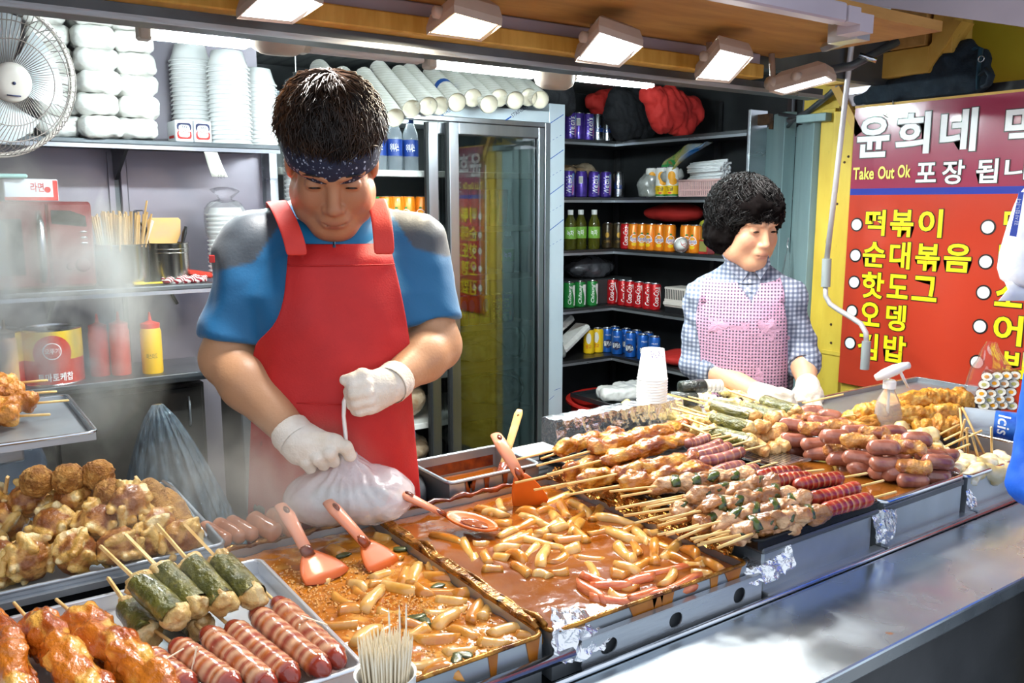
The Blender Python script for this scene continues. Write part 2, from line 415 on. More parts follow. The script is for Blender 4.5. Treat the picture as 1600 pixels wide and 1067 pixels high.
part('post_block', 'wood_orange', lambda m: m.box((2.76, 1.61, 2.062), (2.90, 1.74, 2.4)), wr, bev=.003)
part('brace', 'wood_yellow', lambda m: m.add([(2.77, 1.60, 2.06), (2.77, 1.60, 1.975), (2.77, 1.50, 2.12), (2.77, 1.54, 2.13), (2.85, 1.60, 2.06), (2.85, 1.60, 1.975), (2.85, 1.50, 2.12), (2.85, 1.54, 2.13)],
     [(0, 1, 2, 3), (7, 6, 5, 4), (0, 4, 5, 1), (1, 5, 6, 2), (2, 6, 7, 3), (3, 7, 4, 0)]), wr)
part('corner_brace', 'wood_yellow', lambda m: m.box((2.80, 1.90, 1.78), (2.83, 1.93, 2.0), 0, rotm(R(-32), 0, 0)), wr)
part('panel', 'paint_lemon', lambda m: m.box((3.05, .2, 1.80), (3.08, 1.72, 2.5)), wr)
part('transom', 'paint_yellow', lambda m: m.box((2.862, 1.985, 1.89), (2.9, 2.14, 2.14)), wr)
part('backing', 'black', lambda m: m.box((2.86, .3, 1.86), (2.9, 1.97, 1.93)), wr)
for (yy, zz) in ((1.93, 1.1), (1.925, 1.03), (1.935, 1.55), (1.90, 1.72), (1.915, 1.70)):
    part('screw', 'rust', lambda m: m.lathe([(.005, 0), (.004, .003)], 8, (2.8115, yy, zz), rotm(0, R(-90), 0)), wr)
jb = T('door_1', None, None); struct(jb)
pa = np.array([3.10, 2.50]); pb = np.array([2.83, 2.045])
def jpt(t): return pa+(pb-pa)*t
def jamb(name, t0, t1, push, mat, z1=1.93, dep=.03):
    a, b = jpt(t0), jpt(t1); d = (b-a)/np.linalg.norm(b-a); n = np.array([-d[1]*-1, d[0]*-1]); n = np.array([d[1], -d[0]])
    if n[0] > 0: n = -n
    o = n*push; q = [a+o, b+o, b+o-n*dep, a+o-n*dep]
    m = MB(); m.prism([tuple(p) for p in q], 0, z1); o = m.build(name, mat, jb); bevel(o, .003); return o
jamb('jamb_bar', 0, .17, .005, 'paint_teal', 1.88); jamb('jamb_bar', .16, .27, -.03, 'steel_dark', 1.9); jamb('jamb_post', .27, .50, .03, 'paint_teal', 1.92, .05)
jamb('jamb_bar', .50, .62, -.02, 'paint_teal', 1.86); jamb('jamb_bar', .62, .80, .0, 'paint_teal', 1.86); jamb('jamb_bar', .80, 1.0, .02, 'paint_teal', 1.88)
part('crossbar', 'paint_teal', lambda m: m.box((2.79, 1.99, 1.853), (2.83, 2.12, 1.883)), jb, bev=.003)
part('hinge', 'steel_dark', lambda m: m.tube([(3.02, 2.36, 1.9), (2.93, 2.25, 1.88), (2.86, 2.12, 1.90), (2.82, 2.0, 1.95), (2.80, 1.92, 2.0)], .012, 7), jb, True)
part('latch', 'steel_dark', lambda m: m.tube([(2.92, 2.3, 1.91), (2.88, 2.17, 1.885), (2.85, 2.1, 1.87)], .008, 6).tube([(2.95, 2.28, 1.86), (2.88, 2.18, 1.89)], .007, 6), jb, True)
part('end_panel', 'steel', lambda m: m.box((2.985, 2.50, .6), (3.095, 2.515, 1.95)), jb, bev=.002)
part('bracket', 'rust', lambda m: m.box((3.03, 2.44, 1.885), (3.055, 2.50, 1.93)).box((3.03, 2.42, 1.865), (3.075, 2.44, 1.90)), jb)
# hatch ironwork in the corner
iw = T('trim_6', None, None); struct(iw)
part('hinge_arm', 'paint_lilac', lambda m: m.box((1.745, 1.20, 1.95), (1.79, 1.235, 1.985)).box((1.79, 1.20, 1.935), (1.84, 1.26, 1.975)), iw)
part('hinge_plate', 'steel', lambda m: m.box((1.84, 1.24, 1.93), (1.89, 1.32, 1.975)).tube([(1.88, 1.3, 1.94), (1.98, 1.4, 1.955), (2.08, 1.5, 1.97)], .012, 6), iw)
part('rod', 'steel_dark', lambda m: m.tube([(2.2, 1.62, 1.93), (2.35, 1.7, 1.955), (2.5, 1.7, 1.985), (2.62, 1.62, 2.06)], .014, 7), iw, True)
part('cable_tie', 'steel_bright', lambda m: m.tube([(2.42, 1.62, 2.0), (2.45, 1.58, 1.98)], .008, 6), iw, True)
# ================================================================ stainless counter
ct = T('counter', 'stainless steel serving counter with polished front ledge', 'counter', (0, 0, 0))
part('ledge', 'steel_ledge', lambda m: m.box((-.8, .645, .872), (3.0, .842, .90)), ct, bev=.004)
part('front_panel', 'steel_dark', lambda m: m.box((-.8, .68, .02), (3.0, .70, .871)), ct)
part('ledge_lip', 'steel_bright', lambda m: m.tube([(-.8, .845, .903), (3.0, .845, .903)], .0045, 8), ct, True)
part('worktop', 'steel_dark', lambda m: m.box((-.8, .8421, .85), (3.0, 1.47, .878)).box((-.8, 1.47, .85), (.37, 1.76, .878)).box((1.12, 1.47, .85), (2.76, 1.635, .878)), ct)
part('carcass', 'steel_dark', lambda m: m.box((-.8, .705, .02), (3.0, 1.40, .849)), ct)
def flange(x0, x1): part('base_flange', 'steel', lambda m: m.box((x0, .8515, .8785), (x1, .876, .906)), ct, bev=.003)
flange(1.115, 1.455); flange(1.465, 1.79); flange(1.80, 2.3)
# slotted rail in front of the stew pans
def railp(x0, x1, holes, parent):
    m = MB(); z0, z1 = .9005, .944
    n = 14; px = x0
    hs = sorted(holes)
    def quad(a, b, c, d): m.add([(a, .857, c), (b, .857, c), (b, .857, d), (a, .857, d)], [(0, 1, 2, 3)])
    for (hx, rx, rz) in hs:
        quad(px, hx-rx-.004, z0, z1); zc = (z0+z1)/2; L = hx-rx-.004; Rr = hx+rx+.004
        ca = math.atan2((z1-z0)/2, rx+.004); ang = np.concatenate([np.linspace(-ca, ca, 4, endpoint=False), np.linspace(ca, math.pi-ca, 4, endpoint=False), np.linspace(math.pi-ca, math.pi+ca, 4, endpoint=False), np.linspace(math.pi+ca, 2*math.pi-ca, 4, endpoint=False)]); inn = [(hx+rx*np.sign(math.cos(a))*abs(math.cos(a))**.8, .857, zc+rz*math.sin(a)) for a in ang]
        out = []
        for a in ang:
            c, s_ = math.cos(a), math.sin(a); k = min((rx+.004)/max(abs(c), 1e-6), (z1-zc)/max(abs(s_), 1e-6)); out.append((hx+c*k, .857, zc+s_*k))
        V = inn+out; F = [(i, 16+i, 16+(i+1) % 16, (i+1) % 16) for i in range(16)]; m.add(V, F)
        px = Rr
    quad(px, x1, z0, z1)
    m.add([(x0, .857, z1), (x1, .857, z1), (x1, .868, z1), (x0, .868, z1)], [(0, 1, 2, 3)])
    o = m.build('slotted_rail', 'steel', parent); thick(o, .002); return o
railp(.715, 1.10, [(.765, .016, .012), (.90, .014, .012), (1.045, .014, .013)], ct)
m = MB(); m.tube([(-.1, .858, .932), (.70, .858, .932)], .0085, 8); m.build('guard_bar', 'steel_bright', ct, True)
ORD = ['leftmost', 'second', 'third', 'fourth', 'fifth', 'sixth', 'seventh', 'eighth', 'ninth', 'tenth', 'eleventh', 'twelfth', 'thirteenth', 'fourteenth', 'fifteenth', 'sixteenth', 'seventeenth', 'eighteenth', 'nineteenth', 'twentieth']
def nth(i): return ORD[i]+(' from the left' if i else '')
# ================================================================ floodlights under the hatch
S('lamp_shell', c='#c9b7a8', c2='#b5a293', sc=8, r=.5)
S('lamp_lens', c='#ffffff', emit=9, ec='#f4faff', r=.3)
S('lamp_lens_warm', c='#ffffff', emit=9, ec='#ffe2a8', r=.3)
S('lamp_lens_dim', c='#ffffff', emit=2.5, ec='#f4faff', r=.3)
S('tube_lit', c='#ffffff', emit=TUBE_E, ec='#eafcff', r=.4)
S('tube_off', c='#cfc3c0', r=.35)
def flood(px, yf, yn, lens, label, lamp, color=(1, .97, .93)):
    P = [PY(*px[0], yf), PY(*px[1], yf), PY(*px[2], yn), PY(*px[3], yn)]
    c = sum(P)/4; t = T('floodlight', label, 'lamp', c, 0, 'floodlights under the hatch roof')
    Q = [p-c for p in P]; n = np.cross(Q[2]-Q[0], Q[3]-Q[1]); n /= np.linalg.norm(n)
    if n[2] > 0: n = -n
    def ring(k, h): return [q*k-n*h for q in Q]
    m = MB(); m.loft([ring(1.0, 0), ring(1.0, .002)]); m.build('lens', lens, t)
    m = MB(); m.loft([ring(1.0, .001), ring(1.14, -.003), ring(1.16, .012), ring(1.05, .036), ring(.72, .052), ring(.3, .056)], (False, True)); o = m.build('housing', 'lamp_shell', t)
    a = (Q[0]+Q[3])/2; b = (Q[1]+Q[2])/2; top = 1.984-c[2]
    m = MB(); f = (Q[0]+Q[1])/2
    m.tube([f*1.1-n*.02, f*1.25-n*.035, np.array([f[0]*1.2, f[1]+.03, top-.002])], .009, 6); m.lathe([(.02, -.03), (.02, .03)], 10, f*1.12-n*.026, rotm(0, R(90), 0)); m.build('bracket', 'lamp_shell', t, True)
    m = MB(); m.lathe([(.013, -.012), (.013, .012), (.006, .016)], 10, a*1.15-n*.02, rotm(0, R(-90), 0)); m.build('knob', 'lamp_shell', t, True)
    if lamp:
        L = bpy.data.lights.new('flood_light', 'AREA'); L.shape = 'RECTANGLE'; L.size = np.linalg.norm(Q[1]-Q[0])*.9; L.size_y = np.linalg.norm(Q[3]-Q[0])*.9; L.energy = lamp; L.color = color
        lo = bpy.data.objects.new('flood_light', L); COL.objects.link(lo); lo.parent = t
        xa = (Q[1]-Q[0]); xa /= np.linalg.norm(xa); za = -n; ya = np.cross(za, xa)
        lo.matrix_local = Matrix(((xa[0], ya[0], za[0], n[0]*.004), (xa[1], ya[1], za[1], n[1]*.004), (xa[2], ya[2], za[2], n[2]*.004), (0, 0, 0, 1)))
    return t
flood([(378, 25), (455, 33), (497, 5), (430, -22)], 1.64, 1.50, 'lamp_lens', 'white floodlight above the bowl stacks, cut off by the picture edge', FLOOD_W)
flood([(674, 51), (749, 61), (777, 39), (712, 21)], 1.64, 1.50, 'lamp_lens_warm', 'floodlight with warm yellow glow, second from the left', FLOOD_W, (1, .86, .62))
flood([(905, 93), (966, 101), (998, 72), (938, 52)], 1.64, 1.50, 'lamp_lens', 'bright white floodlight above the red hanging bag', FLOOD_W)
flood([(1092, 121), (1139, 126), (1171, 90), (1126, 79)], 1.64, 1.50, 'lamp_lens', 'bright white floodlight above the woman in the lilac vest', FLOOD_W)
flood([(1208, 141), (1226, 146), (1300, 126), (1288, 119)], 1.66, 1.52, 'lamp_lens_dim', 'floodlight turned away towards the sign, lens seen edge-on', FLOOD_W*.3)
# ================================================================ small tube lamps under the ceiling
def tubelamp(a, b, lit, label, Yv=2.25):
    A = PY(*a, Yv); B = PY(*b, Yv); A[2] = B[2] = (A[2]+B[2])/2; t = T('tube_lamp', label, 'lamp', (A+B)/2, 0, 'tube lamps under the ceiling')
    h = np.linalg.norm(B-A)/2; m = MB()
    for dy in (-.011, .011): m.tube([(-h, dy, 0), (-h+.01, dy, 0), (h-.01, dy, 0), (h-.002, dy, 0)], [.006, .0095, .0095, .005], 10)
    m.build('tube', 'tube_lit' if lit else 'tube_off', t, True)
    m = MB(); m.box((-h-.005, -.024, .014), (h+.01, .024, .045), .004); m.build('fixture', 'steel', t)
    m = MB(); m.box((-h-.03, -.022, -.014), (-h+.002, .022, .03), .005); m.build('holder', 'lamp_shell', t)
    for hx in (h*.3, -h*.6): m = MB(); m.box((hx, -.004, .045), (hx+.02, .004, 2.15-t.location[2]), .001); m.build('hanger', 'steel', t)
    return t
tubelamp((235, 56), (390, 69), 1, 'lit white tube lamp in front of the bowl stacks')
tubelamp((480, 80), (660, 92), 0, 'unlit tube lamp above the sleeves of paper cups')
tubelamp((678, 103), (838, 116), 1, 'lit tube lamp above the fridge and paper cup sleeves')
tubelamp((896, 121), (1018, 134), 1, 'lit tube lamp above the hanging red bag')
for (a, b, l) in (((388, 60), (478, 68), 'large white plastic lamp cover beside the bowl stacks'), ((836, 119), (896, 125), 'small white plastic lamp cover between two lit tubes')):
    A, B = PY(*a, 2.18), PY(*b, 2.18); w = np.linalg.norm(B-A)/2; m = MB(); Q = (A+B)/2
    prof = [(0, -.035), (w*.6, -.033), (w*.9, -.02), (w, .0), (w, .03), (w*.9, .035)]
    m.lathe(prof, 20, (0, 0, 0), None, (False, True), 1, .55); o = m.build('lamp_cover', 'lamp_shell', None, True, Q); prop(o, l, 'lamp cover', 'lamp covers')
    m = MB(); m.box((-.01, -.01, .034), (.01, .01, 2.15-Q[2])); m.build('hanger', 'steel', o)
# ================================================================ wall shelves on the left
S('plastic_white', c='#f2f1ec', c2='#e6e4dd', sc=12, r=.35, coat=.4)
S('pack_white', c='#f6f5f0', c2='#e9e6df', sc=22, r=.35, coat=.5, bump=.22, bsc=38, stretch=(1, 1, 2.2))
S('bowl_white', c='#f3f4f3', r=.35, coat=.3)
S('cardboard_white', c='#e9ebef', r=.6)
S('ink_red', c='#d2322d', r=.6); S('ink_navy', c='#24284f', r=.6); S('ink_black', c='#1b1b1d', r=.6); S('ink_white', c='#f4f4f0', r=.6); S('ink_blue', c='#2a4fae', r=.6)
S('micro_red', c='#7d1f26', c2='#6c171d', sc=4, r=.32, coat=.5); S('micro_glass', c='#22201f', r=.12, coat=.6)
S('silver', c='#cfd0d2', r=.25, m=1); S('pot_steel', c='#b9b4ae', r=.24, m=1, bump=.03, bsc=20)
S('bamboo', c='#d9b277', c2='#c0925a', sc=30, r=.6, stretch=(1, 1, .15)); S('stick', c='#ecc98a', c2='#d5a862', sc=25, r=.55)
S('turner_peach', c='#e9a97f', c2='#e5c06a', sc=9, r=.4); S('yellow_tool', c='#e8c522', r=.4)
S('glove_stripe', c='#e8dcd6', r=.9, wave=('#8d2430', 42, 'DIAGONAL', .4, .6, 0), bump=.3, bsc=200)
S('ketchup_red', c='#c23a2b', r=.3, coat=.4); S('ketchup_top', c='#c72a22', r=.35); S('mustard', c='#e6b41f', r=.3, coat=.4); S('can_yellow', c='#e9c331', r=.35, m=.2)
S('film_clear', c='#ffffff', r=.12, trans=.95, ior=1.25, alpha=.45); S('paper', c='#dedbd0', r=.7)
S('fan_plastic', c='#d8cfc6', r=.4); S('fan_wire', c='#a79c96', r=.35, m=.4); S('fan_blade', c='#cfd6da', r=.3, alpha=.85)
S('mint', c='#a9d8cf', r=.4)
def wallshelf(x0, x1, z, label, yf=2.86, t=.016):
    o = T('wall_shelf', label, 'shelf', (x0, yf, z)); m = MB(); L = x1-x0
    m.box((0, 0, -t), (L, 3.157-yf, 0)); m.build('board', 'steel_dark', o); bevel(o.children[0], .003)
    m = MB(); m.box((0, 0, -t-.012), (L, .003, -t)); m.build('front_lip', 'steel_bright', o)
    for bx in (.25, L-.47 if L > 1 else .8):
        m = MB(); m.prism([(0, 0), (.26, 0), (.26, -.05), (.23, -.1)], -.005, .005, plane4((bx, 3.157-yf-.26, -t), (0, 1, 0), (0, 0, 1))); m.build('bracket', 'steel_dark', o)
    return o
zt, zm, zl = 1.745, 1.292, 1.003
wallshelf(-.6, 1.035, zt, 'upper steel wall shelf holding white containers and bowls')
wallshelf(-.6, .80, zm, 'middle steel wall shelf under the red microwave oven')
wallshelf(-.6, .80, zl, 'lowest steel wall shelf holding ketchup cans and squeeze bottles')
# packs of foam containers: rounded slabs wrapped in film
s = SDF((-.075, -.115, -.045), (.075, .115, .045), .006)
s.put(lambda X, Y, Z: np.sqrt(np.maximum(np.abs(X)-.034, 0)**2+np.maximum(np.abs(Y)-.078, 0)**2+np.maximum(np.abs(Z)-.007, 0)**2)+0*X, (-.05, -.09, -.03), (.05, .09, .03), .001)
s.F -= .0255
V, Q = s.mesh(); pk = [mesh(lump(V, Q, .005, 34, i, 3), Q, 'pack_white') for i in range(4)]
cols_ = [('left', 92, 6, 2.98), ('middle', 151, 6, 2.93), ('right', 211, 6, 2.95)]
lay = ['lowest', 'second lowest', 'third from the bottom', 'fourth from the bottom', 'fifth from the bottom', 'topmost']
for ci, (cn, px, n, yy) in enumerate(cols_):
    for k in range(n):
        p = PY(px, 200, yy); o = link('container_pack', pk[(ci+k) % 4], None, (p[0]+random.uniform(-.005, .005)-(k*.004 if ci == 0 else 0), yy, zt+.033+k*.0645), (0, 0, random.uniform(-.08, .08)))
        prop(o, f'film-wrapped white container pack, {lay[k]} in the {cn} stack', 'container pack', 'wrapped container packs on the upper shelf')
p = PY(40, 190, 2.93); o = link('container_pack', pk[1], None, (p[0]-.05, 2.97, zt+.033), (0, 0, .1)); prop(o, 'film-wrapped white pack lying half behind the fan on the upper shelf', 'container pack', 'wrapped container packs on the upper shelf')
# foam bowls, one by one
bm = MB(); bm.lathe([(.050, 0), (.058, .03), (.064, .045), (.0655, .05), (.070, .052), (.071, .056), (.066, .057), (.062, .046), (.048, .004)], 20, caps=(True, True)); bme = mesh(bm.V, bm.F, 'bowl_white')
for si, (px, yy, n, nm) in enumerate([(304, 3.065, 20, 'left'), (361, 2.94, 18, 'middle'), (404, 3.065, 16, 'right')]):
    p = PY(px, 210, yy)
    for k in range(n):
        o = link('foam_bowl', bme, None, (p[0], yy, zt+.0575+k*.0143), (math.pi, 0, k)); prop(o, f'white foam bowl, {"lowest" if k == 0 else ORD[k]+" from the bottom"} in the {nm} bowl stack', 'bowl', f'bowls of the {nm} stack')
# two glove boxes in front of the bowls
for i, (px, l, rz) in enumerate([(287, 'glove box with printed emblem, left of the pair on the upper shelf', 0), (316, 'glove box with printed emblem, right of the pair beside the bowl stack', 0)]):
    p = PY(px, 212, 2.875); t = T('glove_box', l, 'box', (p[0], 2.865, zt), 0, 'glove boxes on the upper shelf')
    w = .027; m = MB(); m.box((-w, 0, 0), (w, .10, .066), .002); m.build('carton', 'cardboard_white', t)
    M4 = plane4((-w, -.0006, 0), (1, 0, 0), (0, 0, 1)); f = MB()
    def rr(x0, x1, y0, y1, h, r=.008):
        pts = []
        for cx, cy, a in ((x1-r, y1-r, 0), (x0+r, y1-r, 90), (x0+r, y0+r, 180), (x1-r, y0+r, 270)): pts += [(cx+r*math.cos(R(a+d)), cy+r*math.sin(R(a+d))) for d in (0, 45, 90)]
        return pts
    f.prism(rr(.005, .049, .034, .058, 0), 0, .0004, M4); f.build('emblem', 'ink_navy', t); f = MB(); f.prism(rr(.005, .049, .008, .034, 0), 0, .0004, M4); f.build('emblem', 'ink_red', t)
    f = MB(); f.prism(rr(.010, .044, .014, .052, 0), 0, .0008, M4); f.build('emblem', 'ink_white', t)
    letters('lettering', '30', 'ink_navy', t, .018, .036, .041, .050, M4, 0, .0012); letters('lettering', '비닐장갑', 'ink_red', t, .008, .046, .027, .038, M4, .01, .0012); letters('lettering', '300매', 'ink_navy', t, .016, .038, .016, .024, M4, 0, .0012)
    if i == 0:
        f = MB(); f.box((-w-.0006, .02, .012), (-w-.0001, .08, .02)); f.build('side_print', 'ink_red', t)
# ---- fan
def fan():
    c = PD(-6, 122, 2.05); t = T('electric_fan', 'cream electric fan in a round wire cage at the picture edge', 'fan', c)
    n_ = RT*.80-UP*.30-FW*.52; M = np.stack(frame(n_), 1)
    def add(name, mat, fn, sm=True):
        m = MB(); fn(m); m.V = [tuple(M@np.array(v)) for v in m.V]; m.build(name, mat, t, sm)
    rad = .185
    def wires(m):
        for k in range(84):
            a = 2*math.pi*k/84; pts = [(math.cos(a+.35*(1-q))*r, math.sin(a+.35*(1-q))*r, z) for q, r, z in ((0, .045, .075), (.35, .10, .078), (.7, .155, .06), (.9, .18, .03), (1, rad, 0))]
            m.tube(pts, .0011, 3)
        for r, z in ((.10, .0785), (.14, .068), (.172, .042)): m.tube([(math.cos(b)*r, math.sin(b)*r, z) for b in np.linspace(0, 2*math.pi, 40, endpoint=False)], .0014, 4, closed=True)
    add('cage_front', 'fan_wire', wires)
    def back(m):
        for k in range(40):
            a = 2*math.pi*k/40; m.tube([(math.cos(a)*r, math.sin(a)*r, z) for r, z in ((.05, -.09), (.14, -.075), (.178, -.03), (rad, 0))], .0012, 3)
    add('cage_back', 'fan_wire', back)
    add('rim', 'fan_plastic', lambda m: m.tube([(math.cos(b)*rad, math.sin(b)*rad, 0) for b in np.linspace(0, 2*math.pi, 48, endpoint=False)], .007, 6, closed=True))
    add('hub_cap', 'fan_plastic', lambda m: m.lathe([(.046, .066), (.047, .076), (.042, .083), (.02, .087)], 24))
    add('hub_mark', 'ink_navy', lambda m: m.box((-.016, -.03, .0868), (.016, -.027, .088)).lathe([(.004, .087), (.004, .0885)], 8))
    for k in range(4):
        def blade(m, k=k):
            P = []
            for i in range(7):
                r = .03+.125*i/6; P.append([(r*math.cos(k*math.pi/2+(j/6-.5)*1.2+.3*i/6), r*math.sin(k*math.pi/2+(j/6-.5)*1.2+.3*i/6), .02-.05*(j/6)) for j in range(7)])
            m.grid(P)
        add('blade', 'fan_blade', blade)
    add('motor', 'fan_plastic', lambda m: m.lathe([(.05, -.05), (.06, -.09), (.055, -.16), (.03, -.18)], 20))
    m = MB(); q = M@np.array((0, 0, -.12)); m.tube([q, q+np.array((0, .02, -.12)), (q[0], q[1]+.05, zt-c[2]+.02)], .014, 8); m.lathe([(.07, 0), (.07, .012), (.02, .025)], 18, (q[0], q[1]+.05, zt-c[2]+.001)); m.build('stand', 'fan_plastic', t, True)
fan()
# ---- microwave and the boxes on it
p = PY(151, 440, 2.89); mw = T('microwave_oven', 'dark red microwave oven with silver handle on the middle shelf', 'microwave', (p[0], 2.875, zm))
W = .46; Hm = .265
m = MB(); m.box((-W, .02, .008), (0, .27, Hm), .006); m.build('body', 'micro_red', mw)
m = MB(); m.box((-W, 0, .012), (-.125, .0195, Hm-.004), .006); dr = m.build('door', 'micro_red', mw)
m = MB(); m.box((-W+.05, -.002, .05), (-.19, .0, Hm-.05)); m.build('window', 'micro_glass', dr)
m = MB(); m.tube([(-.145, -.004, .03), (-.145, -.028, .07), (-.145, -.034, .14), (-.145, -.026, .2), (-.145, -.004, .235)], [.008, .011, .012, .011, .008], 8); m.build('handle', 'silver', dr, True)
m = MB(); m.box((-.123, 0, .012), (-.002, .0195, Hm-.004), .006); cp = m.build('control_panel', 'micro_red', mw)
m = MB(); m.prism([(-.112, .2), (-.018, .19), (-.02, .222), (-.06, .238), (-.112, .24)], 0, .002, plane4((0, -.0005, 0), (1, 0, 0), (0, 0, 1))); m.build('display', 'micro_glass', cp)
for k in range(3): m = MB(); m.lathe([(.011, 0), (.010, .004)], 12, (-.028, 0, .175-k*.017), rotm(R(90), 0, 0), sy=.35); m.build('button', 'silver', cp, True)
for (x, z, r_) in ((-.036, .075, .021), (-.07, .072, .012)): m = MB(); m.lathe([(r_, 0), (r_*.95, .009), (r_*.6, .011)], 20, (x, 0, z), rotm(R(90), 0, 0)); m.build('knob', 'micro_red', cp, True)
p = PY(62, 292, 2.92); t = T('card_box', 'flat white and red printed box lying on the microwave oven', 'box', (p[0], 2.94, zm+Hm), R(8))
m = MB(); m.box((-.10, -.03, .001), (.045, .09, .066), .003); m.build('carton', 'cardboard_white', t); M4 = plane4((-.10, -.0306, 0), (1, 0, 0), (0, 0, 1))
f = MB(); f.prism([(0.0, .003), (.143, .003), (.143, .013), (0, .013)], 0, .0004, M4); f.prism([(.13, .012), (.143, .012), (.143, .062), (.13, .062)], 0, .0004, M4); f.build('print', 'ink_red', t); letters('lettering', '라면', 'ink_red', t, .07, .105, .028, .055, M4, .01, .001)
f = MB(); f.prism([(.115+.009*math.cos(a), .035+.009*math.sin(a)) for a in np.linspace(0, 6.28, 14)], 0, .0006, M4); f.build('print', 'ink_red', t)
p = PY(25, 292, 2.9); m = MB(); m.box((-.14, -.04, 0), (.03, .05, .012), .004); o = m.build('plastic_tray', 'mint', None, False, (p[0], 2.91, zm+Hm+.067)); prop(o, 'pale mint plastic lid lying on the card box', 'lid')
# ---- pots of chopsticks and turners
def pot(px, yy, r, h, label, rings=0):
    p = PY(px, 440, yy); t = T('steel_pot', label, 'pot', (p[0], yy, zm))
    m = MB(); m.lathe([(r*.97, 0), (r, .006), (r, h-.006), (r+.003, h), (r-.002, h), (r-.004, h-.008), (r-.005, .01), (.001, .008)], 32, caps=(True, True)); m.build('wall', 'pot_steel', t, 'auto')
    for k in range(rings): m = MB(); m.tube([(math.cos(b)*r, math.sin(b)*r, h-.02-.012*k) for b in np.linspace(0, 2*math.pi, 32, endpoint=False)], .0022, 5, closed=True); m.build('ring', 'pot_steel', t, True)
    return t
p1 = pot(194, 2.96, .077, .132, 'shiny steel pot full of wooden chopsticks'); p2 = pot(267, 2.97, .062, .132, 'steel pot holding a peach turner and black ladle', 2)
cm = MB(); cm.tube([(0, 0, 0), (0, 0, .205)], [.0035, .003], 4); cme = mesh(cm.V, cm.F, 'bamboo', False)
for k in range(64):
    a = random.uniform(0, 6.28); r_ = .058*math.sqrt(random.random()); ti = random.uniform(0, .22)*r_/.05; b0 = np.array(p1.location)
    o = link('chopstick', cme, None, b0+np.array((r_*math.cos(a), r_*math.sin(a), .012+random.uniform(0, .02)+(.045 if k == 5 else 0))), (ti*math.sin(a)*-1, ti*math.cos(a)+.06, 0)); prop(o, 'wooden chopstick standing in the shiny steel pot', 'chopstick', 'chopsticks in the steel pot')
for k in range(3):
    o = link('chopstick', cme, None, np.array(p1.location)+np.array((.03, -.02+.012*k, .012)), (0, .3+.03*k, 0)); prop(o, 'chopstick in white paper leaning out of the steel pot', 'chopstick', 'paper-wrapped chopsticks')
    o.data = o.data.copy(); o.data.materials[0] = MAT('paper')
def flatblade(pts, th, M4, name, mat, parent):
    m = MB(); m.prism(pts, -th/2, th/2, M4); o = m.build(name, mat, parent, False); bevel(o, th*.35); return o
t = T('turner', 'wide peach-coloured turner standing in the steel pot', 'turner', np.array(p2.location)+np.array((-.008, .012, .01)), 0)
bl = [(-.05, .075), (-.054, .105), (-.052, .15), (-.045, .158), (.045, .158), (.052, .15), (.05, .105), (.035, .07), (.012, .045), (.009, .0), (-.009, .0), (-.012, .045)]
flatblade(bl, .004, plane4((0, 0, .045), (1, 0, 0), (0, -.05, 1)), 'blade', 'turner_peach', t)
t = T('black_ladle', 'black plastic ladle leaning in the steel pot', 'ladle', np.array(p2.location)+np.array((.02, -.01, .012)), 0); m = MB()
m.tube([(0, 0, 0), (.018, 0, .1), (.03, 0, .15), (.036, 0, .172)], [.006, .008, .015, .009], 8, flat=.5); m.build('handle', 'black', t, True); m = MB(); m.lathe([(.004, -.009), (.004, .009)], 8, (.0315, 0, .155), rotm(R(90), 0, 0)); m.build('hole', 'silver', t)
p = PY(232, 440, 2.885); m = MB(); m.tube([(-.045, 0, .008), (-.015, -.004, .009), (-.01, 0, .008), (.045, .004, .007)], [.009, .0095, .006, .006], 8, flat=.6); o = m.build('box_cutter', 'yellow_tool', None, True, (p[0], 2.89, zm), (0, 0, .15)); prop(o, 'yellow plastic cutter lying on the middle shelf', 'cutter')
p = PY(288, 432, 2.92); t = T('cotton_glove', 'red and white striped cotton glove twisted on the shelf', 'glove', (p[0], 2.92, zm)); m = MB()
for dz in (0, 1): m.tube([(-.07+.14*i/8, .012*math.sin(i*1.6+dz*3.1), .012+.006*math.cos(i*1.6+dz*3.1)) for i in range(9)], [.006]+[.011]*7+[.006], 8)
m.build('twist', 'glove_stripe', t, True)
p = PY(311, 416, 2.97); m = MB(); m.box((-.04, -.03, .002), (.045, .03, .022), .006, rotm(0, R(10), R(-8))); o = m.build('sauce_packet', 'ketchup_red', None, False, (p[0], 2.99, zm+.012)); prop(o, 'red and beige packet lying behind the striped glove', 'packet')
# bagged bowl stack on the middle shelf
p = PY(357, 437, 2.98); t = T('bagged_bowls', 'stack of white bowls in a clear bag behind the shoulder', 'bowl stack', (p[0]+.005, 2.99, zm))
m = MB(); m.lathe([(.052, 0)]+[(r_, z) for k in range(15) for r_, z in ((.060, .012+k*.0145), (.0655, .016+k*.0145), (.0655, .020+k*.0145), (.058, .022+k*.0145))]+[(.05, .245)], 22); m.build('bowl', 'bowl_white', t, 'auto')
m = MB(); m.lathe([(.068, .15), (.07, .2), (.069, .238), (.05, .262), (.022, .272), (.03, .285), (.046, .30), (.02, .312)], 22); o = m.build('bag', 'film_clear', t, True)
V = np.array([v.co[:] for v in o.data.vertices]); V += (np.stack([vn(V, 60, i) for i in range(3)], 1)*.008); o.data.vertices.foreach_set('co', V.ravel())
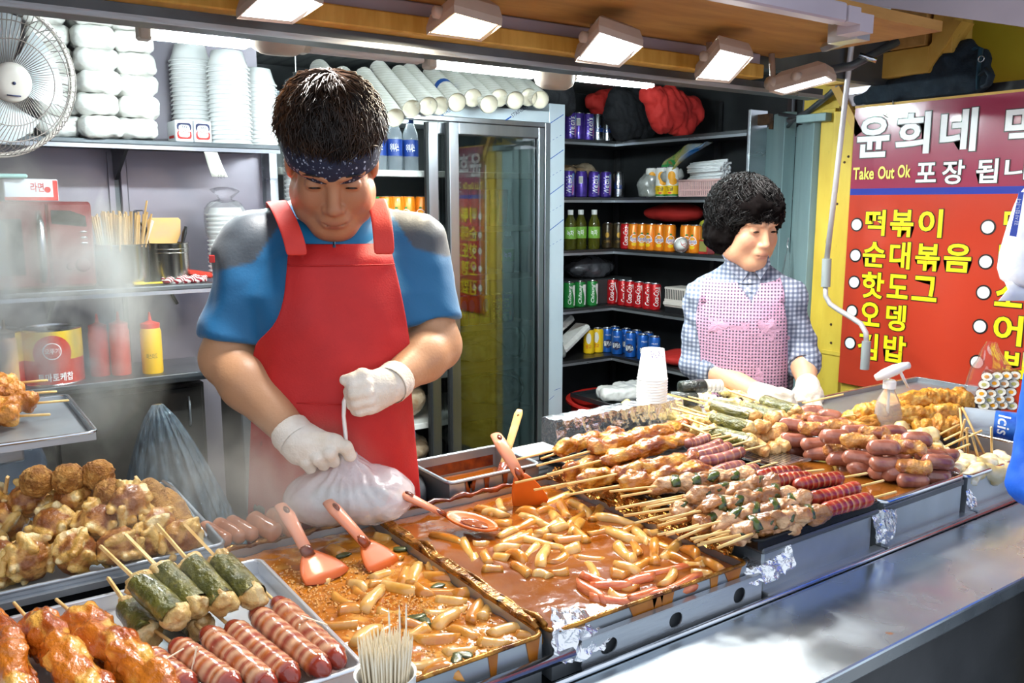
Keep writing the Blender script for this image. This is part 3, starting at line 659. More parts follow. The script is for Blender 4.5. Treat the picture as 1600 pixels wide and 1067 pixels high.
# price tag under the shelf
p = PY(332, 232, 2.87); m = MB(); P = [[(x, .012*math.sin(i*.35)-.0*j, -.013*i) for j, x in enumerate(np.linspace(-.022+.004*i, .02+.0055*i, 4))] for i in range(7)]; m.grid(P); o = m.build('paper_tag', 'paper', None, True, (p[0]-.01, 2.853, zt-.03)); thick(o, .0006); prop(o, 'curled paper tag hanging under the upper shelf', 'tag')
M4 = plane4((p[0]+.006, 2.851, zt-.115), (.9, 0, .1), (0, 0, 1)); letters('lettering', '주문서', 'ink_black', o, 0, .022, .002, .014, plane4((.016, -.002, -.085), (1, 0, 0), (0, 0, 1)))
# ---- lowest shelf: cans and squeeze bottles
def tin(px, yy, r, h, label):
    p = PY(px, 590, yy); t = T('ketchup_can', label, 'can', (p[0], yy, zl), 0, 'large ketchup cans'); a = math.atan2(-p[1], -p[0])
    m = MB(); m.lathe([(r, .002), (r, h*.45)], 28, caps=(False, False)); m.build('label_lower', 'ketchup_red', t, 'auto'); m = MB(); m.lathe([(r, h*.45), (r, h-.005)], 28, caps=(False, False)); m.build('label_upper', 'can_yellow', t, 'auto')
    m = MB(); m.lathe([(r, h-.005), (r+.002, h), (r-.003, h), (r-.004, h-.006), (.001, h-.006)], 28, caps=(False, True)); m.lathe([(.001, .0), (r+.002, 0), (r, .003)], 28, caps=(True, False)); m.build('rim', 'silver', t, 'auto')
    def disc(rr_, zc, mat, R0, nm, hh=1):
        V = [(R0*math.cos(a), R0*math.sin(a), zc)]+[(R0*math.cos(a+rr_*math.cos(q)/r), R0*math.sin(a+rr_*math.cos(q)/r), zc+rr_*hh*math.sin(q)) for q in np.linspace(0, 2*math.pi, 24, endpoint=False)]; V2 = []
        for q in V: V2.append(q)
        rings = [[V[0]]*24, V[1:]]; mid = [(R0*math.cos(a+k*rr_*math.cos(q)/r), R0*math.sin(a+k*rr_*math.cos(q)/r), zc+k*rr_*hh*math.sin(q)) for k in (.33, .66, 1) for q in np.linspace(0, 2*math.pi, 24, endpoint=False)]
        m = MB(); P = [V[0]]+mid; F = [(0, 1+j, 1+(j+1) % 24) for j in range(24)]+[(1+i*24+j, 1+(i+1)*24+j, 1+(i+1)*24+(j+1) % 24, 1+i*24+(j+1) % 24) for i in range(2) for j in range(24)]; m.add(P, F); m.build(nm, mat, t, True)
    disc(.055, h*.58, 'ketchup_red', r+.0006, 'tomato'); disc(.026, h*.62, 'ink_white', r+.001, 'emblem'); disc(.023, h*.62, 'ketchup_red', r+.0014, 'emblem')
    wraptext('lettering', '오뚜기', 'ink_white', t, r+.002, a-.22, a+.22, h*.57, h*.67, .01); wraptext('lettering', '토마토케찹', 'ink_white', t, r+.0015, a-.5, a+.62, h*.07, h*.22, .02)
    return t
tin(85, 2.97, .087, .17, 'large red and yellow ketchup can beside the squeeze bottles'); tin(-4, 2.99, .087, .17, 'large ketchup can at the left picture edge')
def squeeze(px, yy, mat, capm, r, h, label, clear=False):
    p = PY(px, 577, yy); t = T('squeeze_bottle', label, 'bottle', (p[0], yy, zl), 0, 'squeeze bottles')
    m = MB(); m.lathe([(r*.95, 0), (r, .006), (r, h*.72), (r*.85, h*.8)], 20); m.build('bottle', mat, t, 'auto'); m = MB(); m.lathe([(r*.9, h*.78), (r*.92, h*.86), (r*.4, h*.89), (.006, h*.91), (.003, h*1.05)], 16); m.build('nozzle', capm, t, 'auto')
    return t
squeeze(157, 2.98, 'ketchup_red', 'ketchup_top', .03, .19, 'red squeeze bottle next to the ketchup can'); squeeze(190, 2.96, 'ketchup_red', 'ketchup_top', .031, .195, 'red squeeze bottle beside the yellow one')
t = squeeze(239, 2.93, 'mustard', 'ketchup_top', .033, .19, 'yellow mustard bottle with red nozzle'); p_ = np.array(t.location); wraptext('lettering', '머스타드', 'ink_black', t, .0335, math.atan2(-p_[1], -p_[0])-.5, math.atan2(-p_[1], -p_[0])+.5, .05, .068, 0)
t = squeeze(12, 2.9, 'turner_peach', 'rust', .03, .2, 'brown-topped squeeze bottle half hidden by the fried skewers')

# made-up dark cabinet, added to darken the space below the lowest shelf
S('shade_filler_dark', c='#3d3a37', c2='#2c2a28', sc=5, r=.5, m=.4); cb_ = T('shade_filler_cabinet', 'dark cabinet under the lowest wall shelf, half hidden by steam', 'cabinet', (-.6, 2.93, .4495))
m = MB(); m.box((0, .012, 0), (1.36, .20, .5)); m.build('body', 'shade_filler_dark', cb_)
for k in range(3):
    m = MB(); m.box((.005+.452*k, 0, .01), (.447+.452*k, .0115, .49), .003); d_ = m.build('door', 'shade_filler_dark', cb_); m = MB(); m.tube([(.40+.452*k, -.006, .36), (.40+.452*k, -.016, .38), (.40+.452*k, -.016, .44), (.40+.452*k, -.006, .46)], .004, 6); m.build('handle', 'steel', d_, True)
# ================================================================ drinks fridge
S('fridge_frame', c='#b8bbc0', c2='#a5a8ae', sc=4, r=.3, m=1, stretch=(4, 4, .6)); S('fridge_in', c='#5c6163', r=.5); S('rubber', c='#1b1c1d', r=.6)
S('glass', c='#eef5f3', r=.02, trans=1, ior=1.85); S('shelf_white', c='#d9d9d4', r=.45)
S('fridge_lamp', c='#ffffff', emit=1.0, ec='#eafff8')
FY = 3.10; fx0 = 1.09; fx1 = PY(881, 400, FY)[0]; fxr = PY(857, 400, FY)[0]; fm = PY(684, 400, FY)[0]
fr = T('display_fridge', 'tall stainless drinks fridge with sliding glass doors', 'fridge', (0, 0, 0))
def fb(name, mat, lo, hi, b=.002, parent=None): m = MB(); m.box(lo, hi, b); return m.build(name, mat, parent or fr)
fb('side_panel', 'film', (fxr, FY, .05), (fx1, 3.76, 1.99)); fb('side_panel', 'steel', (fx0-.012, FY, .05), (fx0+.02, 3.76, 1.955))
tp = fb('top_panel', 'film', (fx0+.021, FY, 1.905), (fxr-.001, 3.76, 1.955)); fb('back_panel', 'fridge_in', (fx0+.021, 3.70, .35), (fxr-.001, 3.74, 1.904)); fb('plinth', 'steel_dark', (fx0+.021, FY+.01, .05), (fxr-.001, 3.74, .37))
fb('inner_wall', 'fridge_in', (fxr-.02, FY+.05, .38), (fxr-.002, 3.69, 1.9)); fb('inner_wall', 'fridge_in', (fx0+.022, FY+.05, .38), (fx0+.03, 3.69, 1.9))
fb('header_rail', 'fridge_frame', (fx0+.021, FY-.012, 1.884), (fxr-.03, FY+.03, 1.904)); fb('frame_stile', 'fridge_frame', (fxr-.03, FY-.012, .36), (fxr-.0011, FY+.03, 1.904)); fb('sill_rail', 'fridge_frame', (fx0+.021, FY-.012, .371), (fxr-.031, FY+.03, .392))
sh_z = [1.683, 1.449, 1.235, 1.01, .815, .60, .395]
for z in sh_z[:-1]:
    s_ = fb('wire_shelf', 'shelf_white', (fx0+.031, FY+.10, z-.008), (fxr-.021, 3.69, z), .002); fb('shelf_edge', 'shelf_white', (fx0+.031, FY+.092, z-.022), (fxr-.021, FY+.0995, z+.004), .002, s_)
L = bpy.data.lights.new('fridge_light', 'AREA'); L.shape = 'RECTANGLE'; L.size = 1.0; L.size_y = .03; L.energy = 1.2; L.color = (.9, 1, .97); lo = bpy.data.objects.new('fridge_light', L); COL.objects.link(lo); lo.parent = fr; lo.location = (1.7, FY+.16, 1.88)
fb('inner_lamp', 'fridge_lamp', (1.2, FY+.14, 1.884), (2.2, FY+.18, 1.9), .003)
def door(name_label, x0, x1, y0):
    d = bpy.data.objects.new('sliding_door', None); COL.objects.link(d); d.parent = fr; d['label'] = name_label
    for nm, lo_, hi_ in (('stile', (x0, y0, .393), (x0+.045, y0+.022, 1.883)), ('stile', (x1-.03, y0, .393), (x1, y0+.022, 1.883)), ('top_rail', (x0+.046, y0, 1.835), (x1-.031, y0+.022, 1.883)), ('bottom_rail', (x0+.046, y0, .393), (x1-.031, y0+.022, .43))):
        m = MB(); m.box(lo_, hi_, .003); m.build(nm, 'fridge_frame', d)
    m = MB(); m.box((x0+.046, y0+.009, .431), (x1-.031, y0+.012, 1.834)); m.build('pane', 'glass', d)
    m = MB(); m.box((x0-.012, y0+.002, .4), (x0-.0005, y0+.02, 1.88)); m.build('gasket', 'rubber', d)
    return d
xr0 = PY(703, 400, FY)[0]
door('glass door in front on the right', xr0, fxr-.032, FY-.008)
door('glass door slid behind the right one', fm-.02, fxr-.034, FY+.026)
# protective film print on the bare steel
def dash(px0, py0, px1, py1, w=.0035, par=None):
    a, b = PY(px0, py0, FY-.0006), PY(px1, py1, FY-.0006); d = (b-a)/np.linalg.norm(b-a); n = np.array([-d[2], 0, d[0]])*w/2; m = MB(); m.add([a-n, b-n, b+n, a+n], [(0, 1, 2, 3)]); m.build('film_print', 'film_ink', par or fr)
for (y0, y1) in ((194, 179), (250, 234), (305, 288), (361, 343)): dash(857.5, y0, 880.5, y1)
dash(852, 679, 877, 656); dash(787, 190, 799, 182, .006); dash(683, 186, 692, 180, .006); dash(858, 625, 866, 618, .002); dash(866, 610, 876, 606, .002)
for (y0, y1) in ((222, 210), (277, 262), (332, 318), (385, 370)):
    for k in range(4): dash(858+k*5.5, y0-k*3.2, 860.5+k*5.5, y0-k*3.2-1.5, .0016)
for px0, py0 in ((801, 184), (692, 182)):
    a = PY(px0, py0, FY-.0007); letters('film_print', 'STAINLESS', 'ink_navy', fr, 0, .095, 0, .017, plane4(a, (.86, 0, .5), (-.5, 0, .86)))
# ---- things inside the fridge
S('pet', c='#dfeaf2', r=.15, trans=.8, ior=1.3); S('label_blue', c='#1d3f8f', r=.4); S('cap_blue', c='#2b4f9c', r=.4); S('orange_can', c='#ee8414', r=.3, m=.15, coat=.3); S('can_silver', c='#c9ccd0', r=.25, m=1)
S('green_can', c='#1f7a35', r=.3, coat=.3); S('red_can', c='#c0141c', r=.28, m=.2, coat=.4); S('purple_can', c='#3a2a86', c2='#5b3fa8', sc=20, r=.28, m=.4, coat=.4); S('blue_can', c='#1c5fb8', r=.28, m=.3, coat=.3); S('dark_can', c='#2a2521', c2='#4c3d22', sc=30, r=.3, m=.4)
S('yellow_can', c='#f0c419', r=.35); S('white_can', c='#eceae4', r=.35); S('pink_pouch', c='#e9c6c4', c2='#d99a9a', sc=30, r=.35, coat=.4); S('green_pouch', c='#9cc4a0', c2='#e7e3c8', sc=20, r=.35, coat=.4); S('red_pack', c='#b7322d', c2='#8c1f1d', sc=20, r=.35, coat=.4)
S('tea_green', c='#7fb545', r=.35); S('tea_liquid', c='#6b6a22', r=.1, trans=.5); S('cap_white', c='#f2f2f0', r=.4); S('orange_fruit', c='#f2a51d', r=.5); S('bag_grey', c='#c9cbc6', c2='#8f938e', sc=14, r=.18, coat=.9, bump=.8, bsc=26, trans=.25); S('bag_brown', c='#9a7654', c2='#c7b49a', sc=16, r=.2, coat=.9, bump=.8, bsc=30)
S('pink_band', c='#c0408e', c2='#4aa0d0', sc=30, r=.3); S('gold', c='#b18a3e', r=.3, m=.8)
def slimcan(name, mat, label, cat='can', r=.0305, h=.133, top='can_silver'):
    t = T(name, label, cat); m = MB(); m.lathe([(r*.8, 0), (r*.97, .004), (r, .010), (r, h-.014), (r*.86, h-.003)], 16, caps=(True, False)); m.build('body', mat, t, 'auto')
    m = MB(); m.lathe([(r*.86, h-.003), (r*.88, h), (r*.82, h), (r*.8, h-.004), (.001, h-.004)], 16, caps=(False, True)); m.lathe([(r*.30, h-.004), (r*.30, h-.0025)], 8, (r*.25, 0, 0)); m.build('lid', top, t, 'auto')
    return t
def blob(t, mat, r, zc, hz, hw, name='logo', a=0):
    m = MB(); P = [(r*math.cos(a), r*math.sin(a), zc)]; n = 16
    for k in (.5, 1.): P += [(r*math.cos(a+k*hw*math.cos(q)/r), r*math.sin(a+k*hw*math.cos(q)/r), zc+k*hz*math.sin(q)) for q in np.linspace(0, 2*math.pi, n, endpoint=False)]
    m.add(P, [(0, 1+j, 1+(j+1) % n) for j in range(n)]+[(1+j, 1+n+j, 1+n+(j+1) % n, 1+(j+1) % n) for j in range(n)]); m.build(name, mat, t, True)
def cam_rz(p, jit=0): return math.atan2(-p[1], -p[0])+jit
PROTO = {}
def proto(kind):
    if kind in PROTO: return None
    return True
def can_of(kind):
    """one can of a kind, printed side towards +X; the first call builds it, later calls copy it"""
    if kind in PROTO: return dup(PROTO[kind])
    r = .0305; h = .133
    if kind == 'orange':
        t = slimcan('soda_can', 'orange_can', 'x'); blob(t, 'ink_white', r+.0004, .058, .022, .021); blob(t, 'orange_can', r+.0007, .058, .019, .018); blob(t, 'orange_fruit', r+.0009, .064, .010, .010); wraptext('lettering', 'Fanta', 'ink_white', t, r+.0012, -.72, .72, .045, .068, .04, shear=.2); wraptext('lettering', 'Fanta', 'ink_blue', t, r+.0016, -.66, .66, .047, .066, 0, shear=.2); blob(t, 'green_can', r+.001, .085, .004, .007); blob(t, 'yellow_can', r+.0009, .028, .009, .014)
    elif kind == 'coke':
        t = slimcan('soda_can', 'red_can', 'x'); wraptext('lettering', 'Coca-Cola', 'ink_white', t, r+.0008, -.42, .42, .02, .115, .012, True, .25)
        m = MB(); m.grid([[((r+.0006)*math.cos(a), (r+.0006)*math.sin(a), .012+.105*i/8) for a in (.75+.25*math.sin(i*.6), .95+.25*math.sin(i*.6))] for i in range(9)]); m.build('wave_stripe', 'ink_white', t, True)
    elif kind == 'green':
        t = slimcan('soda_can', 'green_can', 'x'); wraptext('lettering', 'Chilsung', 'ink_white', t, r+.0008, -.35, .35, .02, .115, .01, True, .2)
        m = MB(); m.grid([[((r+.0006)*math.cos(a), (r+.0006)*math.sin(a), .012+.105*i/8) for a in np.linspace(.6+.2*math.sin(i*.7), 1.6, 4)] for i in range(9)]); m.build('wave_stripe', 'ink_white', t, True)
    elif kind == 'purple':
        t = slimcan('juice_can', 'purple_can', 'x'); wraptext('lettering', "Welch's", 'ink_white', t, r+.0008, -.45, .45, .02, .11, .02, True, .2)
        m = MB(); m.grid([[((r+.0006)*math.cos(a), (r+.0006)*math.sin(a), .012+.105*i/6) for a in np.linspace(.5, .95, 4)] for i in range(7)]); m.build('stripe', 'pink_band', t, True)
    elif kind == 'purple_back':
        t = slimcan('juice_can', 'purple_can', 'x'); m = MB(); m.grid([[((r+.0006)*math.cos(a), (r+.0006)*math.sin(a), .07+.035*i/3) for a in np.linspace(-.35, .35, 4)] for i in range(4)]); bc = m.build('barcode_patch', 'ink_white', t, True)
        m = MB(); [m.grid([[((r+.0009)*math.cos(a), (r+.0009)*math.sin(a), .072+.03*i) for a in (-.3+k*.09, -.26+k*.09)] for i in range(2)]) for k in range(7)]; o = m.build('barcode', 'ink_black', t, True); o['kind'] = 'stuff'
    elif kind == 'silver':
        t = slimcan('juice_can', 'can_silver', 'x'); wraptext('lettering', 'SacSac', 'label_blue', t, r+.0008, -.7, .7, .045, .075, .01)
    elif kind == 'blue':
        t = slimcan('soda_can', 'blue_can', 'x'); blob(t, 'ink_navy', r+.0004, .05, .024, .022); wraptext('lettering', '밀키스', 'ink_white', t, r+.0009, -.7, .7, .038, .064, .03); wraptext('lettering', 'MILKIS', 'ink_white', t, r+.0008, -.5, .5, .094, .102, 0)
    elif kind == 'dark':
        t = slimcan('coffee_can', 'dark_can', 'x'); blob(t, 'gold', r+.0004, .07, .014, .012); wraptext('lettering', 'COFFEE', 'gold', t, r+.0008, -.6, .6, .03, .042, 0)
    elif kind == 'yellow':
        t = slimcan('juice_can', 'white_can', 'x', 'can', .031, .145); m = MB(); m.lathe([(.0315, .006), (.0315, .055)], 16, caps=(False, False)); m.build('band', 'yellow_can', t, True); m = MB(); m.lathe([(.0317, .006), (.0317, .014)], 16, caps=(False, False)); m.build('band', 'green_can', t, True)
        blob(t, 'orange_fruit', .0314, .10, .024, .020, 'fruit'); blob(t, 'orange_fruit', .0316, .075, .018, .020, 'fruit', .3); wraptext('lettering', '감귤', 'ink_black', t, .0321, -.7, .3, .03, .05, .01); blob(t, 'ink_red', .032, .020, .004, .010, 'logo', -.2)
    elif kind == 'yellow_small':
        t = slimcan('juice_can', 'yellow_can', 'x'); blob(t, 'white_can', r+.0006, .085, .03, .014); wraptext('lettering', '망고', 'ink_red', t, r+.001, -.5, .5, .03, .05, .01)
    PROTO[kind] = t; return t
def row(kind, pts, fmt, group, jit=.35, cat=None):
    """cans at photo columns pts = [(px, depth point)] with an ordinal label"""
    for i, p in enumerate(pts):
        o = can_of(kind); o.location = p; o.rotation_euler = (0, 0, cam_rz(p, random.uniform(-jit, jit))); o['label'] = fmt.format(nth(i)); o['group'] = group
def atx(px, py, y, z): p = PY(px, py, y); return np.array([p[0], y, z])
row('orange', [atx(x, 330, FY+.14, 1.449) for x in (602, 620, 638, 659)], 'orange soda can, {} in the open fridge half', 'orange cans in the fridge')
row('green', [atx(x, 330, FY+.14, 1.449) for x in (583, 675)], 'green soda can in the fridge, {} of two', 'green cans in the fridge')
row('yellow_small', [atx(x, 495, FY+.14, 1.01) for x in (640,)], 'yellow juice can in the fridge beside the man, {}', 'yellow cans in the fridge')
def petbottle(p, label, liquid, lab, capm, group, r=.03, h=.2, text='물'):
    t = T('drink_bottle', label, 'bottle', p, cam_rz(p), group)
    m = MB(); m.lathe([(r*.9, 0), (r, .006), (r, h*.6), (r*.94, h*.7), (r*.45, h*.87), (r*.42, h*.9)], 16); m.build('bottle', liquid, t, 'auto')
    m = MB(); m.lathe([(r+.0006, h*.28), (r+.0006, h*.58)], 16, caps=(False, False)); m.build('label_band', lab, t, True); m = MB(); m.lathe([(r*.47, h*.885), (r*.48, h), (r*.4, h+.002)], 12); m.build('cap', capm, t, 'auto')
    wraptext('lettering', text, 'ink_white', t, r+.0012, -.55, .55, h*.36, h*.5, .02); return t
for i, x in enumerate((592, 617, 642)): petbottle(atx(x, 265, FY+.15, 1.683), f'clear water bottle with blue label, {nth(i)} in the fridge', 'pet', 'label_blue', 'cap_blue', 'water bottles in the fridge', .033, .225, '아이시스')
def pouch(p, mat, w, h, label, group=None, d=.02, name='drink_pouch'):
    m = MB(); m.loft([[(-w*a+2*w*a*k/7, d*b*math.sin(math.pi*k/7)*-1, z) for k in range(8)]+[(w*a-2*w*a*k/7, d*b*math.sin(math.pi*k/7), z) for k in range(1, 7)] for a, b, z in ((.95, 1, 0), (1, .95, h*.3), (1, .8, h*.7), (.98, .1, h))]); o = m.build(name, mat, None, True, p, (0, 0, cam_rz(p)+R(90))); prop(o, label, 'pouch', group); return o
for i, (x, mt) in enumerate([(724, 'pink_pouch'), (743, 'green_pouch'), (757, 'pink_pouch'), (771, 'green_pouch'), (785, 'red_pack')]): pouch(atx(x, 340, FY+.17, 1.449), mt, .024, .165, f'slim drink pouch behind the fridge glass, {nth(i)} on its shelf', 'drink pouches in the fridge')
for i, x in enumerate((722, 738, 754)): pouch(atx(x, 420, FY+.17, 1.235), 'red_pack', .024, .15, f'red snack pouch behind the fridge glass, {nth(i)} of three', 'red pouches in the fridge')
petbottle(atx(793, 420, FY+.17, 1.235), 'green tea bottle behind the fridge glass', 'tea_liquid', 'tea_green', 'cap_white', None, .03, .19, '녹차')
row('yellow_small', [atx(x, 495, FY+.15, 1.01) for x in (722, 739, 757)], 'yellow juice can behind the glass door, {} of three', 'yellow cans behind the glass')
row('purple', [atx(x, 495, FY+.15, 1.01) for x in (774, 792)], 'purple juice can behind the glass door, {} of two', 'purple cans behind the glass')
def sack(lo, hi, mat, label, sd, name='plastic_bag', cat='bag', amp=.02, h=.012, group=None):
    lo = np.array(lo); hi = np.array(hi); c = (lo+hi)/2; r = (hi-lo)/2
    s = SDF(-r*1.25-.03, r*1.25+.03, h); s.ell((0, 0, -r[2]*.1), r*np.array((1, 1, .95)), None, .02); s.ell((r[0]*.3, 0, r[2]*.1), r*np.array((.6, .8, .8)), None, .03)
    s.put(lambda X, Y, Z: -(Z+r[2]*.92)+0*X+0*Y, -r*2, r*2, .005, 's') if False else None
    V, Q = s.mesh(); V = lump(V, Q, amp, 9/np.mean(r)*.12, sd, 3); V[:, 2] = np.maximum(V[:, 2], -r[2]); o = solid(name, V, Q, mat, None, True, c); prop(o, label, cat, group); return o
a = atx(725, 560, 3.3, .815); sack((a[0]-.03, 3.22, .817), (a[0]+.22, 3.5, .93), 'bag_grey', 'clear bag of pale rice cakes on the middle fridge shelf', 1)
a = atx(735, 640, 3.3, .6); sack((a[0]-.05, 3.22, .602), (a[0]+.38, 3.55, .76), 'bag_brown', 'clear bag of brown fried food on the lower fridge shelf', 2)
a = atx(720, 690, 3.3, .4); sack((a[0]-.03, 3.22, .397), (a[0]+.3, 3.55, .54), 'bag_grey', 'white bag in the bottom of the fridge', 3)
a = atx(640, 650, 3.3, .6); sack((a[0]-.12, 3.22, .602), (a[0]+.09, 3.55, .79), 'bag_brown', 'bag of brown food in the open fridge half', 4)
a = atx(645, 720, 3.3, .4); sack((a[0]-.12, 3.22, .397), (a[0]+.09, 3.55, .52), 'bag_brown', 'dark bag in the bottom of the open fridge half', 5)
a = atx(770, 570, 3.3, .815); sack((a[0]+.03, 3.24, .817), (a[0]+.2, 3.5, .98), 'bag_grey', 'tall clear bag leaning in the fridge', 6)
# ---- sleeves of paper cups on top of the fridge
S('cup_paper', c='#f3f1ea', c2='#e6e3d9', sc=18, r=.4, coat=.5, wave=('#dcd8cc', 26, 'Z', .75, .95, 0)); S('cup_inside', c='#cfc7b6', r=.6)
ends = [(545, 163, -35, -42), (580, 177, -38, -50), (617, 184, -42, -56), (643, 170, -40, -48), (669, 166, -38, -42), (687, 165, -36, -40), (714, 160, -34, -36), (739, 153, -32, -30), (764, 163, -32, -34), (780, 153, -30, -28), (805, 157, -30, -28), (826, 152, -28, -25), (844, 156, -28, -25)]
for i, (x, y, dx, dy) in enumerate(ends):
    a = PY(x, y, FY-.10-(.03 if i in (1, 2, 4, 6, 8, 10, 12) else 0)); b = PY(x+dx, y+dy, FY+.16); ax = b-a; Ln = .42; ax /= np.linalg.norm(ax); s_, u_, d_ = frame(ax)
    t = T('cup_sleeve', f'film sleeve of stacked white paper cups, {nth(i)} on the fridge', 'cup sleeve', a, 0, 'sleeves of paper cups on the fridge'); Rm = np.stack([s_, u_, d_], 1); r0 = .0385
    prof = [(r0, 0), (r0+.001, .003)]; z = .01
    while z < .40: prof += [(r0*.97, z), (r0*1.0, z+.004), (r0*1.0, z+.007)]; z += .014
    prof += [(r0*.8, z), (.003, z+.03)]
    m = MB(); m.lathe(prof, 16, (0, 0, 0), Rm, (False, True)); m.build('cups', 'cup_paper', t, 'auto'); m = MB(); m.lathe([(r0*.94, .001), (r0*.7, .05), (.001, .05)], 16, (0, 0, 0), Rm, (False, True)); m.build('open_cup', 'cup_inside', t, True)
    if i in (1, 6): blob_m = MB(); blob_m.lathe([(r0*1.015, .16), (r0*1.015, .2)], 16, (0, 0, 0), Rm, (False, False)); blob_m.build('print_band', 'film_ink', t, True)
# bag of lids hanging in the corner left of the fridge
p = PY(466, 130, 3.05); t = T('lid_sleeve', 'long clear sleeve of white bowls hanging beside the fridge', 'bowl sleeve', (p[0], 3.07, 0))
m = MB(); m.lathe([(.05, 1.42)]+[(r_, z) for k in range(34) for r_, z in ((.052, 1.425+k*.0155), (.057, 1.430+k*.0155), (.057, 1.433+k*.0155), (.05, 1.436+k*.0155))]+[(.03, 1.955)], 18); m.build('bowls', 'bowl_white', t, 'auto'); m = MB(); m.lathe([(.06, 1.41), (.062, 1.7), (.06, 1.93), (.04, 1.99), (.008, 2.01), (.012, 2.02)], 18, caps=(False, True)); m.build('film', 'film_clear', t, True)
m = MB(); m.tube([(0, 0, 2.02), (0, 0, 2.15)], .002, 5); m.build('string', 'bowl_white', t); 
# ================================================================ corner shelving
cs = T('corner_shelf', 'grey steel corner shelving with five levels of drinks', 'shelf', (0, 0, 0))
S('olive', c='#8d8a4a', r=.6)
S('bag_greenish', c='#7d8a3a', c2='#d0c23c', sc=12, r=.3, coat=.6)
S('bag_dark', c='#55555a', c2='#3c3c40', sc=14, r=.25, coat=.7, bump=.6, bsc=24)
CX0, CY0 = 3.0, 3.38
lv = [1.868, 1.583, 1.318, 1.02, .75]
for z in lv:
    m = MB(); m.add([(fx1+.003, CY0, z-.014), (CX0, CY0, z-.014), (CX0, 2.53, z-.014), (3.355, 2.53, z-.014), (3.355, 3.775, z-.014), (fx1+.003, 3.775, z-.014)]+[(fx1+.003, CY0, z), (CX0, CY0, z), (CX0, 2.53, z), (3.355, 2.53, z), (3.355, 3.775, z), (fx1+.003, 3.775, z)],
        [(0, 5, 4, 1), (1, 4, 3, 2), (6, 7, 10, 11), (7, 8, 9, 10)]+[(i, (i+1) % 6, 6+(i+1) % 6, 6+i) for i in range(6)]); s_ = m.build('shelf_board', 'shelf_steel', cs)
    m = MB(); m.box((fx1+.003, CY0-.003, z-.026), (CX0, CY0, z-.014)); m.box((CX0-.003, 2.53, z-.026), (CX0, CY0, z-.014)); m.build('edge_strip', 'steel', s_)
for (x, y) in ((3.33, 3.74), (fx1+.02, 3.74), (3.33, 2.99), (3.33, 2.56)): m = MB(); m.box((x-.012, y-.012, 0), (x+.012, y+.012, 2.05)); m.build('upright', 'shelf_steel', cs)
def ax(px, py, x, z): p = PX(px, py, x); return np.array([x, p[1], z])
# top level
row('purple', [atx(891, 205, CY0+.05, lv[0]), atx(919, 205, CY0+.05, lv[0])], 'purple juice can, {} of two on the top corner shelf', 'purple cans on the top shelf')
row('purple_back', [atx(904, 205, CY0+.05, lv[0])], 'purple juice can showing its barcode on the top corner shelf', 'purple cans on the top shelf', .1)
row('silver', [atx(934, 205, CY0+.05, lv[0]), atx(949, 205, CY0+.06, lv[0])], 'silver juice can, {} of two on the top corner shelf', 'silver cans on the top shelf')
# second level
row('purple', [atx(889, 300, CY0+.05, lv[1]), atx(928, 300, CY0+.05, lv[1]), atx(946, 300, CY0+.05, lv[1])], 'purple juice can, {} of three on the second corner shelf', 'purple cans on the second shelf', .2)
row('purple_back', [atx(908, 300, CY0+.05, lv[1])], 'purple juice can showing its barcode on the second corner shelf', 'purple cans on the second shelf', .1)
row('silver', [atx(966, 300, CY0+.05, lv[1])], 'silver juice can beside the knotted bag, {} on the second shelf', 'silver cans on the second shelf', .2)
row('yellow', [ax(1018, 300, CX0+.05, lv[1]), ax(1034, 300, CX0+.05, lv[1]), ax(1050, 300, CX0+.05, lv[1])], 'white and yellow orange-juice can, {} of three', 'yellow juice cans', .25)
# third level
for i, (x, y) in enumerate(((891, CY0+.05), (907, CY0+.09), (928, CY0+.05))): petbottle(atx(x, 380, y, lv[2]), f'green tea bottle with white cap, {nth(i)} on the third shelf', 'tea_liquid', 'tea_green', 'cap_white', 'tea bottles on the third shelf', .031, .2, '녹차')
row('dark', [atx(949, 385, CY0+.06, lv[2]), ax(966, 385, CX0+.05, lv[2])], 'dark coffee can, {} of two beside the tea bottles', 'dark coffee cans', .2)
row('coke', [ax(978, 385, CX0+.045, lv[2])], 'single red cola can between coffee and orange soda', 'red can on the third shelf', .1)
row('orange', [ax(x, 388, CX0+(.04 if i % 2 == 0 else .05), lv[2]) for i, x in enumerate((990, 1003, 1017, 1031, 1046, 1072, 1086))], 'orange soda can, {} on the third corner shelf', 'orange cans on the corner shelf', .6)
# fourth level
row('green', [atx(x, 470, CY0+.05, lv[3]) for x in (889, 906, 925)], 'green lemon soda can, {} on the fourth corner shelf', 'green cans on the corner shelf', .2)
row('coke', [ax(x, 475, CX0+.045, lv[3]) for x in (930, 941, 957, 973, 984, 998, 1012, 1023)], 'red cola can, {} on the fourth corner shelf', 'red cola cans on the fourth shelf', .25)
# fifth level
row('blue', [ax(948, 553, CX0+.05, lv[4]), ax(964, 553, CX0+.05, lv[4]), ax(985, 556, CX0+.05, lv[4]), ax(1004, 558, CX0+.05, lv[4]), ax(1022, 558, CX0+.05, lv[4])], 'blue soda can, {} in the front row on the lowest shelf', 'blue cans in the front row', .3)
row('blue', [ax(978, 546, CX0+.12, lv[4]), ax(994, 548, CX0+.12, lv[4]), ax(1012, 550, CX0+.12, lv[4]), ax(960, 546, CX0+.12, lv[4])], 'blue soda can, {} in the back row on the lowest shelf', 'blue cans in the back row', .3)
row('yellow_small', [atx(920, 550, CY0+.12, lv[4]), atx(934, 550, CY0+.12, lv[4])], 'yellow can in shadow behind the white pack, {} of two', 'yellow cans on the lowest shelf')
